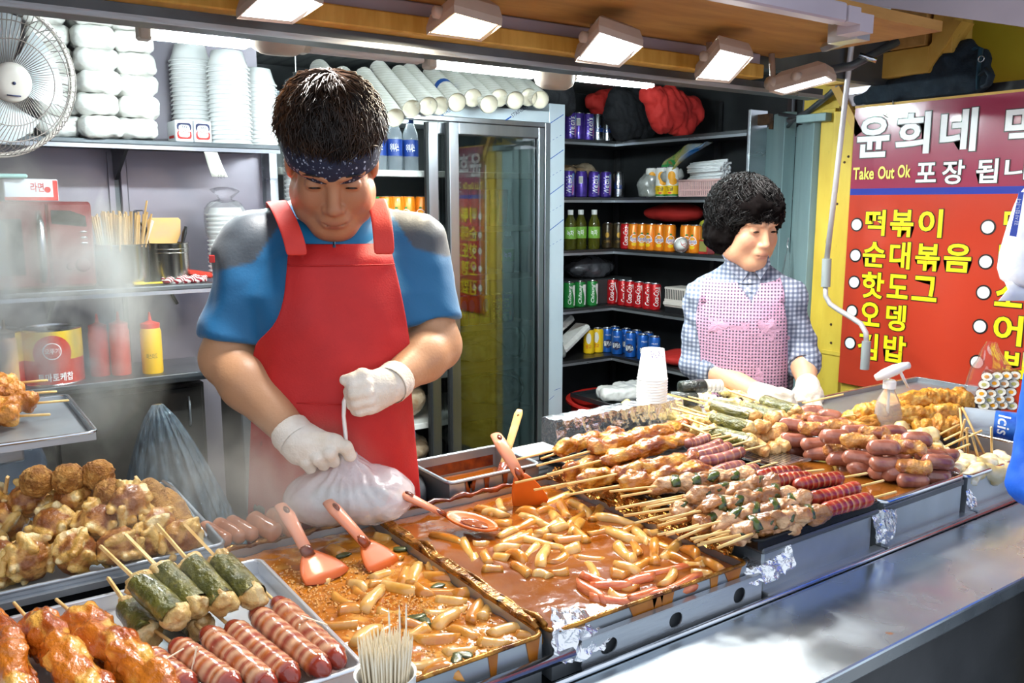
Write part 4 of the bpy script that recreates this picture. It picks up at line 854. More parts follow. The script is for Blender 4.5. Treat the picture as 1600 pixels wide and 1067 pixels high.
# basket with straws and bags on the second level
S('pink_plastic', c='#e3b8b4', r=.4); S('straw_white', c='#f1f2f2', c2='#d7dadb', sc=40, r=.35, coat=.5, stretch=(1, 1, 12)); S('bag_blue', c='#2f6fb0', c2='#d8c23a', sc=5, r=.2, coat=.7, marks=[('#3a8f4f', 6, .55, .6), ('#b85a3a', 7, .62, .66)]); S('red_cloth', c='#c42c25', c2='#a81f1b', sc=6, r=.75, bump=.15, bsc=60); S('black_cloth', c='#1d1e22', c2='#14151a', sc=8, r=.85, bump=.2, bsc=80); S('blue_cloth', c='#1f2a4f', r=.85)
p = ax(1095, 300, CX0+.07, lv[1]); bk = T('plastic_basket', 'pink slotted plastic basket on the second corner shelf', 'basket', (CX0+.005, p[1]+.08, lv[1]))
m = MB(); m.box((0, -.26, .001), (.17, 0, .006)); m.build('base', 'pink_plastic', bk); m = MB(); m.tube([(0, -.27, .075), (0, .01, .075), (.18, .01, .075), (.18, -.27, .075)], .006, 6, closed=True); m.build('rim', 'pink_plastic', bk, True)
k = 0
for y in np.arange(-.258, .0, .0115): m = MB(); m.box((-.001, y, .006), (.003, y+.0065, .072)); m.build('slat', 'pink_plastic', bk)
for x in np.arange(.004, .17, .0115): m = MB(); m.box((x, -.262, .006), (x+.0065, -.258, .072)); m.build('slat', 'pink_plastic', bk)
m = MB(); m.box((-.003, -.262, .028), (.004, .0, .034)); m.build('slat_band', 'pink_plastic', bk)
sm_ = MB(); sm_.tube([(0, 0, 0), (0, -.205, 0)], .0058, 6); STW = mesh(sm_.V, sm_.F, 'straw_white')
for i, (dz, rr_, ly) in enumerate(((.095, .030, -.13), (.15, .036, -.12))):
    o = T('straw_bundle', 'x', 'straws', np.array(bk.location)+np.array((.045, -.04, dz-.02)))
    for k in range(34): a, q = k*2.4, rr_*math.sqrt((k+.5)/34); link('straw', STW, o, (q*math.cos(a), 0, q*.75*math.sin(a)), (random.uniform(-.05, .05), 0, random.uniform(-.04, .04)))
    prop(o, ['lower', 'upper'][i]+' bundle of white wrapped straws lying on the pink basket', 'straws', 'straw bundles')
p = ax(1080, 240, CX0+.12, 1.7); m = MB(); P = [[(.05*math.sin(i*.7)*.3-.02*j, -.012*i*2.2, .03*math.sin(j*1.1+i*.4)+.010*i-.02*j) for j in range(5)] for i in range(12)]; m.grid(P); o = m.build('printed_bag', 'bag_blue', None, True, (CX0+.10, p[1]+.14, 1.76)); thick(o, .004); subd(o); prop(o, 'colourful blue printed plastic bag above the straws', 'bag')
sack((CX0+.03, PX(1060, 250, 3.05)[1]-.0, 1.655), (CX0+.12, PX(1040, 250, 3.05)[1]+.06, 1.725), 'bag_grey', 'crumpled clear film beside the straw bundles', 9, 'film_wad', 'film')
a = atx(985, 300, CY0+.02, lv[1]); sack((3.005, 3.12, lv[1]+.002), (3.07, 3.24, lv[1]+.12), 'bag_grey', 'knotted clear bag of forks between silver and yellow cans', 10)
a = atx(950, 250, 3.6, lv[1]); sack((2.75, 3.52, lv[1]+.10), (3.05, 3.7, lv[1]+.18), 'bag_brown', 'clear bag of brown seeds behind the purple cans', 11)
p = atx(951, 300, 3.62, lv[1]); m = MB(); m.box((2.72, 3.5, lv[1]+.001), (3.08, 3.72, lv[1]+.098), .004); o = m.build('carton', 'dark_wall'); prop(o, 'dark carton behind the purple cans on the second shelf', 'box')
# hanging cloth bags under the ceiling
def drape(name, mat, pts, Yv, label, cat, th=.05, sd=0):
    """hanging cloth: outline given at photo points, hung at depth Yv, with folds and real thickness"""
    P = np.array([PY(x, y, Yv) for x, y in pts]); c = P.mean(0); s = SDF((P[:, 0].min()-.06-c[0], -.14, P[:, 2].min()-.06-c[2]), (P[:, 0].max()+.06-c[0], .14, P[:, 2].max()+.06-c[2]), .009)
    Q = P-c
    for i in range(len(Q)):
        a, b = Q[i], Q[(i+1) % len(Q)]; s.cap(a*.78, b*.78, th*.7, th*.7, .05); s.cap(a*.85, a*.3, th*.55, th*1.15, .05)
    V, F = s.mesh(); N = vnormals(V, F); w = np.abs(np.sin(V[:, 0]*62+V[:, 2]*25+fbm(V, 14, sd)*3)); V = V+N*((w*.009)+fbm(V, 20, sd+5)*.008)[:, None]
    o = solid(name, V, F, mat, None, True, c); prop(o, label, cat); return o
drape('cloth_bag', 'red_cloth', [(1008, 142), (1045, 140), (1085, 165), (1090, 185), (1072, 208), (1030, 195), (1022, 175)], 2.95, 'bright red cloth bag hanging under the ceiling', 'bag', .035, 1)
drape('cloth_bag', 'black_cloth', [(962, 150), (1000, 148), (1018, 180), (1010, 208), (970, 208), (955, 180)], 3.25, 'black jacket hanging beside the red bag', 'jacket', .05, 2)
drape('cloth_bag', 'red_cloth', [(925, 158), (955, 150), (958, 168), (935, 172)], 3.5, 'dark red cloth in shadow behind the silver cans', 'cloth', .035, 3)
drape('cloth_bag', 'black_cloth', [(858, 145), (884, 142), (884, 165), (866, 168)], 3.2, 'crumpled black bag in the corner above the fridge', 'bag', .03, 4)
# bits on the third to fifth level
a = ax(1000, 330, CX0+.15, lv[2]); sack((3.12, 2.98, lv[2]+.14), (3.30, 3.36, lv[2]+.24), 'red_cloth', 'dark red cloth lying on the orange soda cans', 12, 'cloth', 'cloth', .008)
p = ax(1063, 394, CX0+.005, lv[2]); t = T('alarm_clock', 'round pink and silver alarm clock in front of the orange cans', 'clock', (CX0-.0+.012, p[1], lv[2]+.038), cam_rz(p)); Rm = rotm(0, R(90), 0)
m = MB(); m.lathe([(.030, -.012), (.037, -.006), (.038, .006), (.034, .010), (.033, .006)], 24, (0, 0, 0), Rm); m.build('case', 'pink_plastic', t, 'auto'); m = MB(); m.lathe([(.039, -.004), (.040, .002), (.037, .009), (.0335, .0102)], 24, (0, 0, 0), Rm, (False, False)); m.build('bezel', 'silver', t, 'auto'); m = MB(); m.lathe([(.0335, .0075), (.001, .0078)], 24, (0, 0, 0), Rm); m.build('dial', 'ink_white', t, True)
for a_, l_ in ((-.3, .018), (2.1, .024), (1.2, .02)): m = MB(); m.tube([(.0095, 0, 0), (.0095, l_*math.sin(a_), l_*math.cos(a_))], .0012, 4); m.build('hand', 'ink_red', t)
p = ax(1102, 400, CX0+.02, lv[2]); t = T('spice_box', 'small red-edged box with olive front at the shelf end', 'box', (CX0+.002, p[1], lv[2]+.0005)); m = MB(); m.box((0, -.028, 0), (.05, .028, .066), .002); m.build('carton', 'red_pack', t); m = MB(); m.box((-.0008, -.022, .012), (0, .022, .060)); m.build('front_label', 'olive', t)
sack((3.06, PX(1100, 345, 3.1)[1]-.05, lv[2]+.002), (3.2, PX(1100, 345, 3.1)[1]+.05, lv[2]+.17), 'bag_greenish', 'green and yellow bag behind the small box', 13)
sack((2.80, 3.45, lv[3]+.14), (3.12, 3.62, lv[3]+.25), 'bag_dark', 'dark film-wrapped roll above the cola cans', 14); m = MB(); m.box((2.72, 3.45, lv[3]+.0), (3.2, 3.7, lv[3]+.135), .004); o = m.build('carton', 'dark_wall'); prop(o, 'dark carton behind the cola cans', 'box')
# white vented radio on the fourth level
p = ax(1045, 480, CX0+.01, lv[3]); t = T('vented_unit', 'cream slotted plastic appliance at the end of the cola shelf', 'appliance', (CX0+.004, p[1]+.03, lv[3]))
m = MB(); m.box((0, -.19, .03), (.12, 0, .128), .004); m.build('body', 'fan_plastic', t)
for k in range(12): m = MB(); m.box((-.0012, -.008-k*.0115, .07), (.0, -.003-k*.0115, .118)); m.build('slot', 'ink_black', t)
m = MB(); m.box((-.006, -.16, .04), (0, 0, .056), .002); m.build('ledge', 'fan_plastic', t); m = MB(); m.box((0, -.17, .0), (.11, -.01, .0295)); m.build('foot', 'black', t); m = MB(); m.box((-.001, -.185, .09), (0, -.155, .11)); m.build('badge', 'ink_navy', t)
# fifth level: packs, bag and red cloth
for i, (dz, rz, dx) in enumerate(((.11, .25, .0), (.05, .3, .08))): m = MB(); m.box((-.13, -.05, -.022), (.13, .05, .022), .015, rotm(0, R(-24), 0)); o = m.build('napkin_pack', 'pack_white', None, False, (2.72+dx, 3.52-.04*i, lv[4]+.10+.05*(1-i)), (0, 0, rz)); prop(o, ['upper', 'lower'][i]+' long white pack leaning on the lowest corner shelf', 'pack', 'white packs on the lowest shelf')
sack((2.55, 3.40, lv[4]+.002), (2.74, 3.52, lv[4]+.10), 'bag_grey', 'crumpled clear bag beside the leaning white packs', 15)
p = ax(1050, 575, CX0+.05, lv[4]); sack((3.0, p[1]-.14, lv[4]+.001), (3.2, p[1]+.12, lv[4]+.075), 'red_cloth', 'red cloth lying beside the blue cans', 16, 'cloth', 'cloth', .008)
sack((3.02, p[1]-.22, lv[4]+.001), (3.14, p[1]-.10, lv[4]+.09), 'bag_brown', 'beige bag beside the red cloth', 17)
# basin, tray and packs below
S('basin_red', c='#b8261f', r=.35); S('tray_dark', c='#4d5459', r=.3, m=.8)
p = atx(935, 640, 3.25, .6); t = T('plastic_basin', 'round red plastic basin under the corner shelving', 'basin', (2.79, 3.05, .33))
m = MB(); m.lathe([(.20, 0), (.215, .02), (.265, .25), (.285, .262), (.285, .272), (.258, .268), (.205, .025), (.001, .02)], 36); m.build('bowl', 'basin_red', t, 'auto')
m = MB(); m.box((2.5, 2.8, 0), (3.1, 3.35, .329)); o = m.build('low_crate', 'dark_wall'); prop(o, 'dark crate supporting the red basin', 'crate')
t = T('steel_tray', 'dark steel tray lying on the red basin', 'tray', (2.80, 3.06, .604)); m = MB(); m.box((-.2, -.15, 0), (.2, .15, .004)); 
for lo_, hi_ in (((-.21, -.16, .001), (.21, -.15, .022)), ((-.21, .15, .001), (.21, .16, .022)), ((-.21, -.15, .001), (-.2, .15, .022)), ((.2, -.15, .001), (.21, .15, .022))): m.box(lo_, hi_)
m.build('pan', 'tray_dark', t)
for i in range(2): o = link('container_pack', pk[i], None, (2.73+.13*i, 3.02+.03*i, .645), (0, 0, R(70)+.2*i)); prop(o, ['left', 'right'][i]+' white wrapped pack lying in the dark tray on the basin', 'container pack', 'packs in the dark tray')
# ================================================================ menu sign on the right
S('sign_crimson', c='#a03450', c2='#962d49', sc=2, r=.22, coat=.5); S('sign_blue', c='#2d3c9c', r=.22, coat=.5); S('sign_orange', c='#c24028', c2='#bb3a24', sc=2, r=.24, coat=.5)
S('sign_yellow', c='#f5e11c', r=.35); S('sign_white', c='#f5f6f4', r=.35); S('sign_black', c='#241c1a', r=.4); S('sign_cream', c='#f3e76a', r=.35)
SX = 2.80; SYL = PX(1322, 400, SX)[1]; SYR = .55
zt_ = 1.887; zs1 = PX(1327, 295, SX)[2]; zs0 = PX(1327, 305, SX)[2]; zb_ = .888
sg = T('menu_sign', 'red Korean menu sign with yellow and white lettering', 'sign', (SX, SYL, 0))
def sgbox(name, mat, z0, z1, x0=0, x1=.012): m = MB(); m.box((x0, SYR-SYL, z0), (x1, 0, z1)); return m.build(name, mat, sg)
sgbox('crimson_band', 'sign_crimson', zs1, zt_); sgbox('blue_band', 'sign_blue', zs0, zs1); sgbox('orange_band', 'sign_orange', zb_, zs0)
m = MB(); m.box((-.002, SYR-SYL, zt_), (.014, 0, zt_+.008)); m.build('top_edge', 'wood_yellow', sg)
M4 = plane4((-.001, 0, 0), (0, -1, 0), (0, 0, 1))
def u_of(px, py): p = PX(px, py, SX); return SYL-p[1], p[2]
def word(chars, boxes, mat, off=.026, oc='sign_black', ow=.05):
    for ch, (x0, y0, x1, y1) in zip(chars, boxes):
        a0, _ = u_of(x0, (y0+y1)/2); a1, _ = u_of(x1, (y0+y1)/2); xm = (x0+x1)/2; _, b1 = u_of(xm, y0); _, b0 = u_of(xm, y1)
        o = letters('letter', ch, mat, sg, a0, a1, b0, b1, M4, off, .0022)
        if oc: letters('outline', ch, oc, o, a0, a1, b0, b1, M4, ow, .0009)
word('윤희네먹', [(1342, 185, 1389, 244), (1403, 178, 1452, 239), (1472, 172, 1525, 235), (1573, 167, 1628, 232)], 'sign_white', .028)
word('포장됩니다', [(1433, 255, 1463, 284), (1474, 251, 1507, 287), (1527, 249, 1559, 285), (1572, 247, 1606, 280), (1616, 247, 1650, 280)], 'sign_white', .02)
word(['Take', 'Out', 'Ok'], [(1334, 262, 1366, 280), (1373, 260, 1398, 279), (1404, 258, 1423, 277)], 'sign_cream', .025, None)
rowsL = [('떡볶이', [(1354, 329, 1383, 367), (1393, 329, 1427, 369), (1437, 328, 1472, 370)]), ('순대볶음', [(1350, 379, 1383, 416), (1392, 379, 1422, 419), (1432, 382, 1468, 422), (1477, 382, 1517, 424)]),
         ('핫도그', [(1348, 426, 1381, 465), (1388, 430, 1419, 465), (1427, 433, 1464, 469)]), ('오뎅', [(1345, 473, 1375, 508), (1386, 477, 1415, 516)]), ('김밥', [(1342, 521, 1371, 560), (1382, 525, 1415, 565)])]
for w_, b_ in rowsL: word(w_, b_, 'sign_yellow', .026)
rowsR = [('만두', [(1570, 328, 1606, 368), (1616, 328, 1652, 368)]), ('버거', [(1562, 381, 1598, 420), (1608, 381, 1644, 420)]), ('소세지', [(1557, 436, 1598, 478), (1606, 436, 1640, 478), (1650, 436, 1690, 478)]), ('어묵', [(1554, 493, 1597, 538), (1606, 493, 1650, 540)]), ('밥', [(1570, 550, 1610, 590)])]
for w_, b_ in rowsR: word(w_, b_, 'sign_yellow', .026)
def bullet(px, py, rx):
    a, b = u_of(px, py); r_ = .0195
    m = MB(); m.lathe([(r_*1.0, 0), (r_, .0014)], 20, (-.0012, -a, b), rotm(0, R(-90), 0)); o = m.build('bullet', 'sign_white', sg); m = MB(); m.lathe([(r_*1.28, 0), (r_*1.28, .0006)], 20, (-.0006, -a, b), rotm(0, R(-90), 0)); m.build('outline', 'sign_black', o)
for q in ((1339, 351), (1337, 399), (1335, 441), (1331.5, 486), (1328.5, 536), (1544, 355), (1540.5, 409), (1537, 457), (1531.5, 510), (1527, 566)): bullet(*q, 1)
# wire hook and pins on the sign
m = MB(); m.tube([(-.004, u_ := -(SYL-PX(1397, 160, SX)[1]), zt_), (-.008, u_, zt_+.012), (.004, u_, zt_+.015), (.012, u_, zt_)], .002, 5); m.build('hook', 'steel_dark', sg, True)
m = MB(); q = PX(1388, 184, SX); m.tube([(-.004, q[1]-SYL+.02, q[2]+.012), (-.003, q[1]-SYL, q[2]), (-.004, q[1]-SYL+.006, q[2]+.015)], .0012, 4); m.build('pin', 'rust', sg)
# ---- awning crank in front of the sign
S('crank_white', c='#cfc9c9', r=.35, m=.2); S('crank_grip', c='#a5aaa8', r=.5)
ck = T('awning_crank', 'long white awning crank hanging in front of the sign', 'crank', (0, 0, 0))
KP = [PX(x, y, 2.56) for x, y in ((1333, 35), (1332, 60), (1330, 75), (1310, 250), (1292, 405))]
m = MB(); m.tube(KP, .0095, 10); m.build('rod', 'crank_white', ck, True)
m = MB(); m.tube([PX(1292, 404, 2.56), PX(1290, 448, 2.56)], .0155, 12); m.build('grip', 'crank_grip', ck, 'auto')
m = MB(); m.tube([PX(x, y, 2.56) for x, y in ((1290, 447), (1290, 462), (1297, 475), (1310, 484), (1330, 496), (1345, 506), (1353, 520), (1354, 535))], .009, 10); m.build('bend', 'crank_white', ck, True)
m = MB(); m.tube([PX(1354, 533, 2.56), PX(1351, 577, 2.56)], .0145, 12); m.build('grip', 'crank_grip', ck, 'auto')
m = MB(); q = KP[0]; m.tube([q, q+np.array((0, .02, .04)), q+np.array((0, .05, .0)), q+np.array((.03, .02, .05))], .009, 8); m.build('hook', 'steel', ck, True)
# ---- denim jacket stuffed above the sign
S('denim', c='#1d2a35', c2='#152029', sc=30, r=.9, bump=.25, bsc=150); S('denim_strap', c='#173a48', r=.8)
P = [PX(x, y, 2.84) for x, y in ((1345, 155), (1400, 142), (1460, 118), (1500, 100), (1528, 95), (1530, 128), (1480, 143), (1400, 152))]; c = sum(P)/8
s = SDF(np.min(P, 0)-c-.09, np.max(P, 0)-c+.09, .009)
for a, b, r1, r2 in ((0, 1, .03, .045), (1, 2, .045, .055), (2, 3, .055, .055), (3, 4, .05, .03), (3, 5, .05, .035), (7, 6, .03, .04), (6, 5, .04, .035)): s.cap(P[a]-c, P[b]-c, r1, r2, .04)
V, Q = s.mesh(); V = lump(V, Q, .016, 16, 4, 3); zmin = zt_+.012-c[2]; V[:, 2] = np.maximum(V[:, 2], zmin)
jk = solid('denim_jacket', V, Q, 'denim', None, True, c); prop(jk, 'dark denim jacket stuffed on top of the menu sign', 'jacket')
m = MB(); q = [PX(x, y, 2.78)-c for x, y in ((1520, 78), (1526, 74), (1533, 76), (1530, 95), (1528, 125), (1527, 140))]; m.tube(q, [.01, .015, .014, .012, .011, .008], 8, flat=.4); m.build('collar', 'denim_strap', jk, True)
m = MB(); q = [PX(x, y, 2.77)-c for x, y in ((1530, 118), (1540, 108), (1549, 118), (1544, 132), (1534, 136))]; m.tube(q, [.01, .014, .018, .016, .01], 8, flat=.5); m.build('pocket_flap', 'denim', jk, True)
m = MB(); q = PX(1533, 92, 2.765)-c; m.tube([q+np.array((0, .009*math.cos(a), .009*math.sin(a))) for a in np.linspace(0, 2*math.pi, 12, endpoint=False)], .002, 5, closed=True); m.build('ring', 'steel_bright', jk, True)
m = MB(); q = PX(1337, 160, 2.82); m.box((-.03, -.04, -.03), (.03, .04, .012), .003); o = m.build('junction_box', 'paint_lilac', None, False, (2.845, q[1], zt_+.04)); prop(o, 'small pale box beside the denim jacket on the sign', 'box')
# ---- small clear bag hooked on the door jamb
p = np.array([2.86, 2.03, 1.27]); p = PX(1231, 395, 2.90); t = T('small_bag', 'small clear plastic bag hooked on the teal jamb', 'bag', (p[0], p[1], p[2])); m = MB()
m.loft([[(r_*math.cos(a)*.5, r_*math.sin(a)*(1+.2*math.sin(5*a)), z) for a in np.linspace(0, 2*math.pi, 16, endpoint=False)] for r_, z in ((.004, .02), (.012, -.02), (.022, -.08), (.03, -.16), (.028, -.2))]); m.build('film', 'film_clear', t, True); m = MB(); m.tube([(0, 0, .06), (0, .005, .03), (0, 0, .02)], .003, 5); m.build('hook', 'steel', t)
# ---- printed carrier bag hanging at the right edge
S('carrier_white', c='#eef0f2', c2='#dfe3e8', sc=10, r=.3, coat=.5, bump=.3, bsc=22); S('carrier_blue', c='#3f56b5', r=.4)
def carrier():
    c = PD(1595, 390, 1.95); t = T('carrier_bag', 'white carrier bag with blue print hanging at the right edge', 'bag', c)
    rows_ = [(285, 1604, 1650), (320, 1585, 1660), (370, 1570, 1670), (425, 1556, 1680), (452, 1572, 1680)]
    P = []
    for y, xl, xr in rows_:
        a = PD(xl, y, 1.95)-c; b = PD(xr, y, 1.95)-c; w = (b-a); n = np.cross(w, (0, 0, 1)); n /= np.linalg.norm(n)
        P.append([a+w*(.5-.5*math.cos(q))+n*.05*math.sin(q)*(.4+.6*(y-285)/140) for q in np.linspace(0, 2*math.pi, 22, endpoint=False)])
    m = MB(); m.loft(P); o = m.build('bag_body', 'carrier_white', t, True); V = np.array([v.co[:] for v in o.data.vertices]); V += np.stack([vn(V, 26, i) for i in range(3)], 1)*.006; o.data.vertices.foreach_set('co', V.ravel()); subd(o, 1)
    m = MB(); a = [PD(x, y, 1.925)-c for x, y in ((1592, 300), (1600, 300), (1588, 370), (1577, 368))]; m.add([a[0], a[1], a[2], a[3]], [(0, 1, 2, 3)]); o = m.build('print', 'carrier_blue', t); thick(o, .0008)
    Pm = plane4(PD(1583, 352, 1.92)-c, (.05, 0, 1), (-.95*RT[0], -.95*RT[1], 0)); letters('lettering', '감사합니다', 'ink_white', t, 0, .06, -.012, -.002, Pm)
    m = MB(); P2 = [[PD(x, y, 1.93)-c for x in xs] for y, xs in ((452, (1575, 1590, 1610, 1640)), (440, (1570, 1590, 1612, 1640)), (470, (1560, 1585, 1612, 1640)), )]; m.grid([P2[1], P2[0], P2[2]]); o = m.build('hem', 'carrier_white', t, True); thick(o, .002)
    m = MB(); a = PD(1610, 285, 1.95)-c; m.tube([a, a+np.array((0, 0, .12)), a+np.array((.02, 0, .79))], .006, 6); m.build('handle', 'carrier_white', t, True)
carrier()
# ================================================================ pans and trays on the counter
S('pan_steel', c='#b4babf', c2='#989fa6', sc=6, r=.36, m=.75, bump=.04, bsc=20, marks=[('#8a5a2a', 16, .7, .8)]); S('rim_burnt', c='#5a2d12', c2='#b9802f', sc=26, amt=.5, r=.25, m=.55, bump=.5, bsc=70, marks=[('#2a1408', 30, .58, .7), ('#d2a254', 22, .66, .72)])
S('sauce_red', c='#7b3d0b', c2='#904f15', sc=9, r=.09, coat=.6, bump=.12, bsc=30, det=6); S('sauce_orange', c='#a3560f', c2='#c47d24', sc=7, r=.12, coat=.6, bump=.25, bsc=70, det=6, marks=[('#d39a4a', 34, .56, .66), ('#7a2c0c', 9, .60, .72)])
S('foam', c='#d98f3c', c2='#e9b469', sc=40, r=.2, coat=.5); S('drip', c='#8a4a12', c2='#a8681f', sc=20, r=.3); S('tray_enamel', c='#d9dde2', r=.22, m=.6); S('tray_black', c='#1c1d1f', r=.25, m=.6); S('brown_broth', c='#7a4414', c2='#8f561d', sc=5, r=.1, coat=.6, bump=.05, bsc=20)
S('foil', c='#dfe0e3', r=.2, m=.92, bump=.4, bsc=70); S('foil_gold_lit', c='#cfa65a', c2='#8c4a18', sc=18, r=.18, m=.95, bump=.6, bsc=60); S('turner_pink', c='#e39878', c2='#dc8a68', sc=6, r=.35, coat=.3); S('turner_orange', c='#d8640f', c2='#c2540a', sc=8, r=.42, coat=.12); S('burnt', c='#5c1e0a', c2='#8d3a10', sc=40, r=.25, coat=.5)  # the gold foil has its golden reflection painted into the colour
S('tteok', c='#d69a42', c2='#c27626', sc=26, r=.2, coat=.7, sss=.15, sssr=.006); S('tteok_pale', c='#e3b973', c2='#d29840', sc=22, r=.2, coat=.7, sss=.15, sssr=.006); S('odeng_red', c='#c85a35', c2='#e08a5a', sc=40, r=.22, coat=.6, stretch=(1, 5, 5)); S('green_leaf', c='#4f5a2a', c2='#2f3a1d', sc=30, r=.35, coat=.4)
def pan(t, x0, x1, y0, y1, z0, z1, wall='pan_steel', rim='pan_steel', w=.003, lip=.008, rimr=.004):
    m = MB()
    for lo, hi in (((x0, y0, z0), (x1, y0+w, z1)), ((x0, y1-w, z0), (x1, y1, z1)), ((x0, y0+w, z0), (x0+w, y1-w, z1)), ((x1-w, y0+w, z0), (x1, y1-w, z1))): m.box(lo, hi)
    m.box((x0+w, y0+w, z0), (x1-w, y1-w, z0+w)); m.build('pan_body', wall, t)
    r = .012; pts = []
    for cx, cy, a0 in ((x1-r, y1-r, 0), (x0+r, y1-r, 90), (x0+r, y0+r, 180), (x1-r, y0+r, 270)): pts += [(cx+(r+.001)*math.cos(R(a0+d)), cy+(r+.001)*math.sin(R(a0+d)), z1) for d in (0, 30, 60, 90)]
    m = MB(); m.tube(pts, rimr, 6, closed=True, flat=.8); m.build('rim', rim, t, True)
def liquid(name, x0, x1, y0, y1, z, mat, label, cat, amp=.0022, sc=22, n=70, sd=0):
    gx = np.linspace(x0, x1, n); gy = np.linspace(y0, y1, int(n*1.3)); G = np.stack(np.meshgrid(gx, gy, indexing='ij'), -1); P = np.concatenate([G, np.full(G.shape[:2]+(1,), z)], 2)
    P[..., 2] += fbm(P, sc, sd, 4)*amp; m = MB(); m.grid(P); o = m.build(name, mat, None, True); return prop(o, label, cat, None, 'stuff')
PL = (.285, .656, .872, 1.405); PR = (.674, 1.078, .872, 1.41); ZS = .952
tl = T('stew_pan', 'steel pan of bubbling orange rice cake stew on the left', 'pan'); pan(tl, *PL, .89, .966, 'pan_steel', 'rim_burnt')
t2 = T('stew_pan', 'steel pan of brown rice cake stew in the middle', 'pan'); pan(t2, *PR, .89, .964, 'pan_steel', 'rim_burnt')
m = MB(); m.box((.6560, .90, .955), (.6735, 1.40, .972), .003); o = m.build('pan_divider', 'rim_burnt', t2)
V = np.array([v.co[:] for v in o.data.vertices])
for (a, b, c_) in ((.6725, .885, 1.4), (.6575, .885, 1.4)):
    m = MB(); pts = [(a+.0015*math.sin(i*2.1), b+(c_-b)*i/24, .969+.0025*math.sin(i*1.7)+.002*math.sin(i*.9)) for i in range(25)]; m.tube(pts, [.004+.0015*math.sin(i*1.3) for i in range(25)], 7); m.build('caked_edge', 'rim_burnt', t2 if a > .665 else tl, True)
m = MB(); pts = [(.68+.39*i/24, 1.4095+.002*math.sin(i*2), .968+.003*math.sin(i*1.9)) for i in range(25)]; m.tube(pts, [.005+.002*math.sin(i*1.3) for i in range(25)], 7); m.build('caked_edge', 'burnt', t2, True)
m = MB(); pts = [(.29+.36*i/24, 1.405+.002*math.sin(i*2), .969+.0025*math.sin(i*1.9)) for i in range(25)]; m.tube(pts, [.005+.002*math.sin(i*1.3) for i in range(25)], 7); m.build('caked_edge', 'rim_burnt', tl, True)
# sauce run down the pan fronts
for k, (x, w, h, par) in enumerate([(.845, .030, .05, t2), (.895, .016, .04, t2), (1.0, .010, .05, t2), (1.045, .022, .035, t2), (.875, .012, .045, t2), (.64, .012, .05, tl), (.575, .008, .05, tl)]):
    m = MB(); m.prism([(x-w, .964), (x+w, .964), (x+w*.7, .964-h*.5), (x+w*.5, .964-h), (x-w*.1, .964-h*1.02), (x-w*.5, .964-h*.6)], 0, .0012, plane4((0, .8718, 0), (1, 0, 0), (0, 0, 1))); m.build('sauce_drip', 'drip', par)
liquid('stew_sauce', PL[0]+.004, PL[1]-.004, PL[2]+.004, PL[3]-.004, ZS, 'sauce_orange', 'bubbling orange chilli sauce in the left stew pan', 'sauce', .0035, 30, 110, 1)
liquid('stew_sauce', PR[0]+.004, PR[1]-.004, PR[2]+.004, PR[3]-.004, ZS, 'sauce_red', 'smooth reddish brown sauce in the middle stew pan', 'sauce', .0012, 14, 90, 2)
# ---- rice cakes, one by one
def tteok_mesh(sd, mat, L=.06, r=.0105, cut=.012):
    rg = np.random.default_rng(sd); n = 10; rings = []; b = rg.uniform(-.006, .006); c0, c1 = rg.uniform(-cut, cut, 2)
    for i, t in enumerate(np.linspace(0, 1, 7)):
        q = []
        for a in np.linspace(0, 2*math.pi, n, endpoint=False):
            x = (t-.5)*L + (c0*math.cos(a) if i == 0 else c1*math.cos(a) if i == 6 else 0)+( c0*.5*math.cos(a) if i == 1 else c1*.5*math.cos(a) if i == 5 else 0)
            rr_ = r*(.95 if i in (0, 6) else 1.0+.12*math.sin(sd*2+t*3))*(1+.06*math.sin(3*a+sd)); q.append((x, rr_*math.cos(a)+b*math.sin(math.pi*t), rr_*math.sin(a)))
        rings.append(q)
    m = MB(); m.loft(rings); return mesh(m.V, m.F, mat)
TT = [tteok_mesh(i, 'tteok' if i % 2 else 'tteok_pale') for i in range(6)]; TR = [tteok_mesh(20+i, 'odeng_red', .06, .0105, .016) for i in range(3)]
def lay(o, a, b, L0, thick_=None, spin=None):
    """put o's local X from a to b"""
    a = np.array(a, float); b = np.array(b, float); d = b-a; L = np.linalg.norm(d); s_, u_, d_ = frame(d); q = random.uniform(0, 6.28) if spin is None else spin
    y = s_*math.cos(q)+u_*math.sin(q); z = np.cross(d_, y); k = L/L0; k2 = thick_ or 1
    M = Matrix(((d_[0]*k, y[0]*k2, z[0]*k2, (a+b)[0]/2), (d_[1]*k, y[1]*k2, z[1]*k2, (a+b)[1]/2), (d_[2]*k, y[2]*k2, z[2]*k2, (a+b)[2]/2), (0, 0, 0, 1)))
    o.matrix_world = M; return o
def cake(px, py, ang, ln, me, name, label, cat, group, z=ZS, dz=-.001):
    c, s_ = math.cos(R(ang))*ln/2, math.sin(R(ang))*ln/2
    a = PZ(px-c, py-s_, z); b = PZ(px+c, py+s_, z); L = np.linalg.norm(b-a); k = min(max(L, .028), .085)/L; mid = (a+b)/2; a = mid+(a-mid)*k; b = mid+(b-mid)*k
    a[2] += dz+random.uniform(-.004, .003); b[2] += dz+random.uniform(-.004, .003); o = link(name, me); lay(o, a, b, .06, random.uniform(.85, 1.1)); return prop(o, label, cat, group)
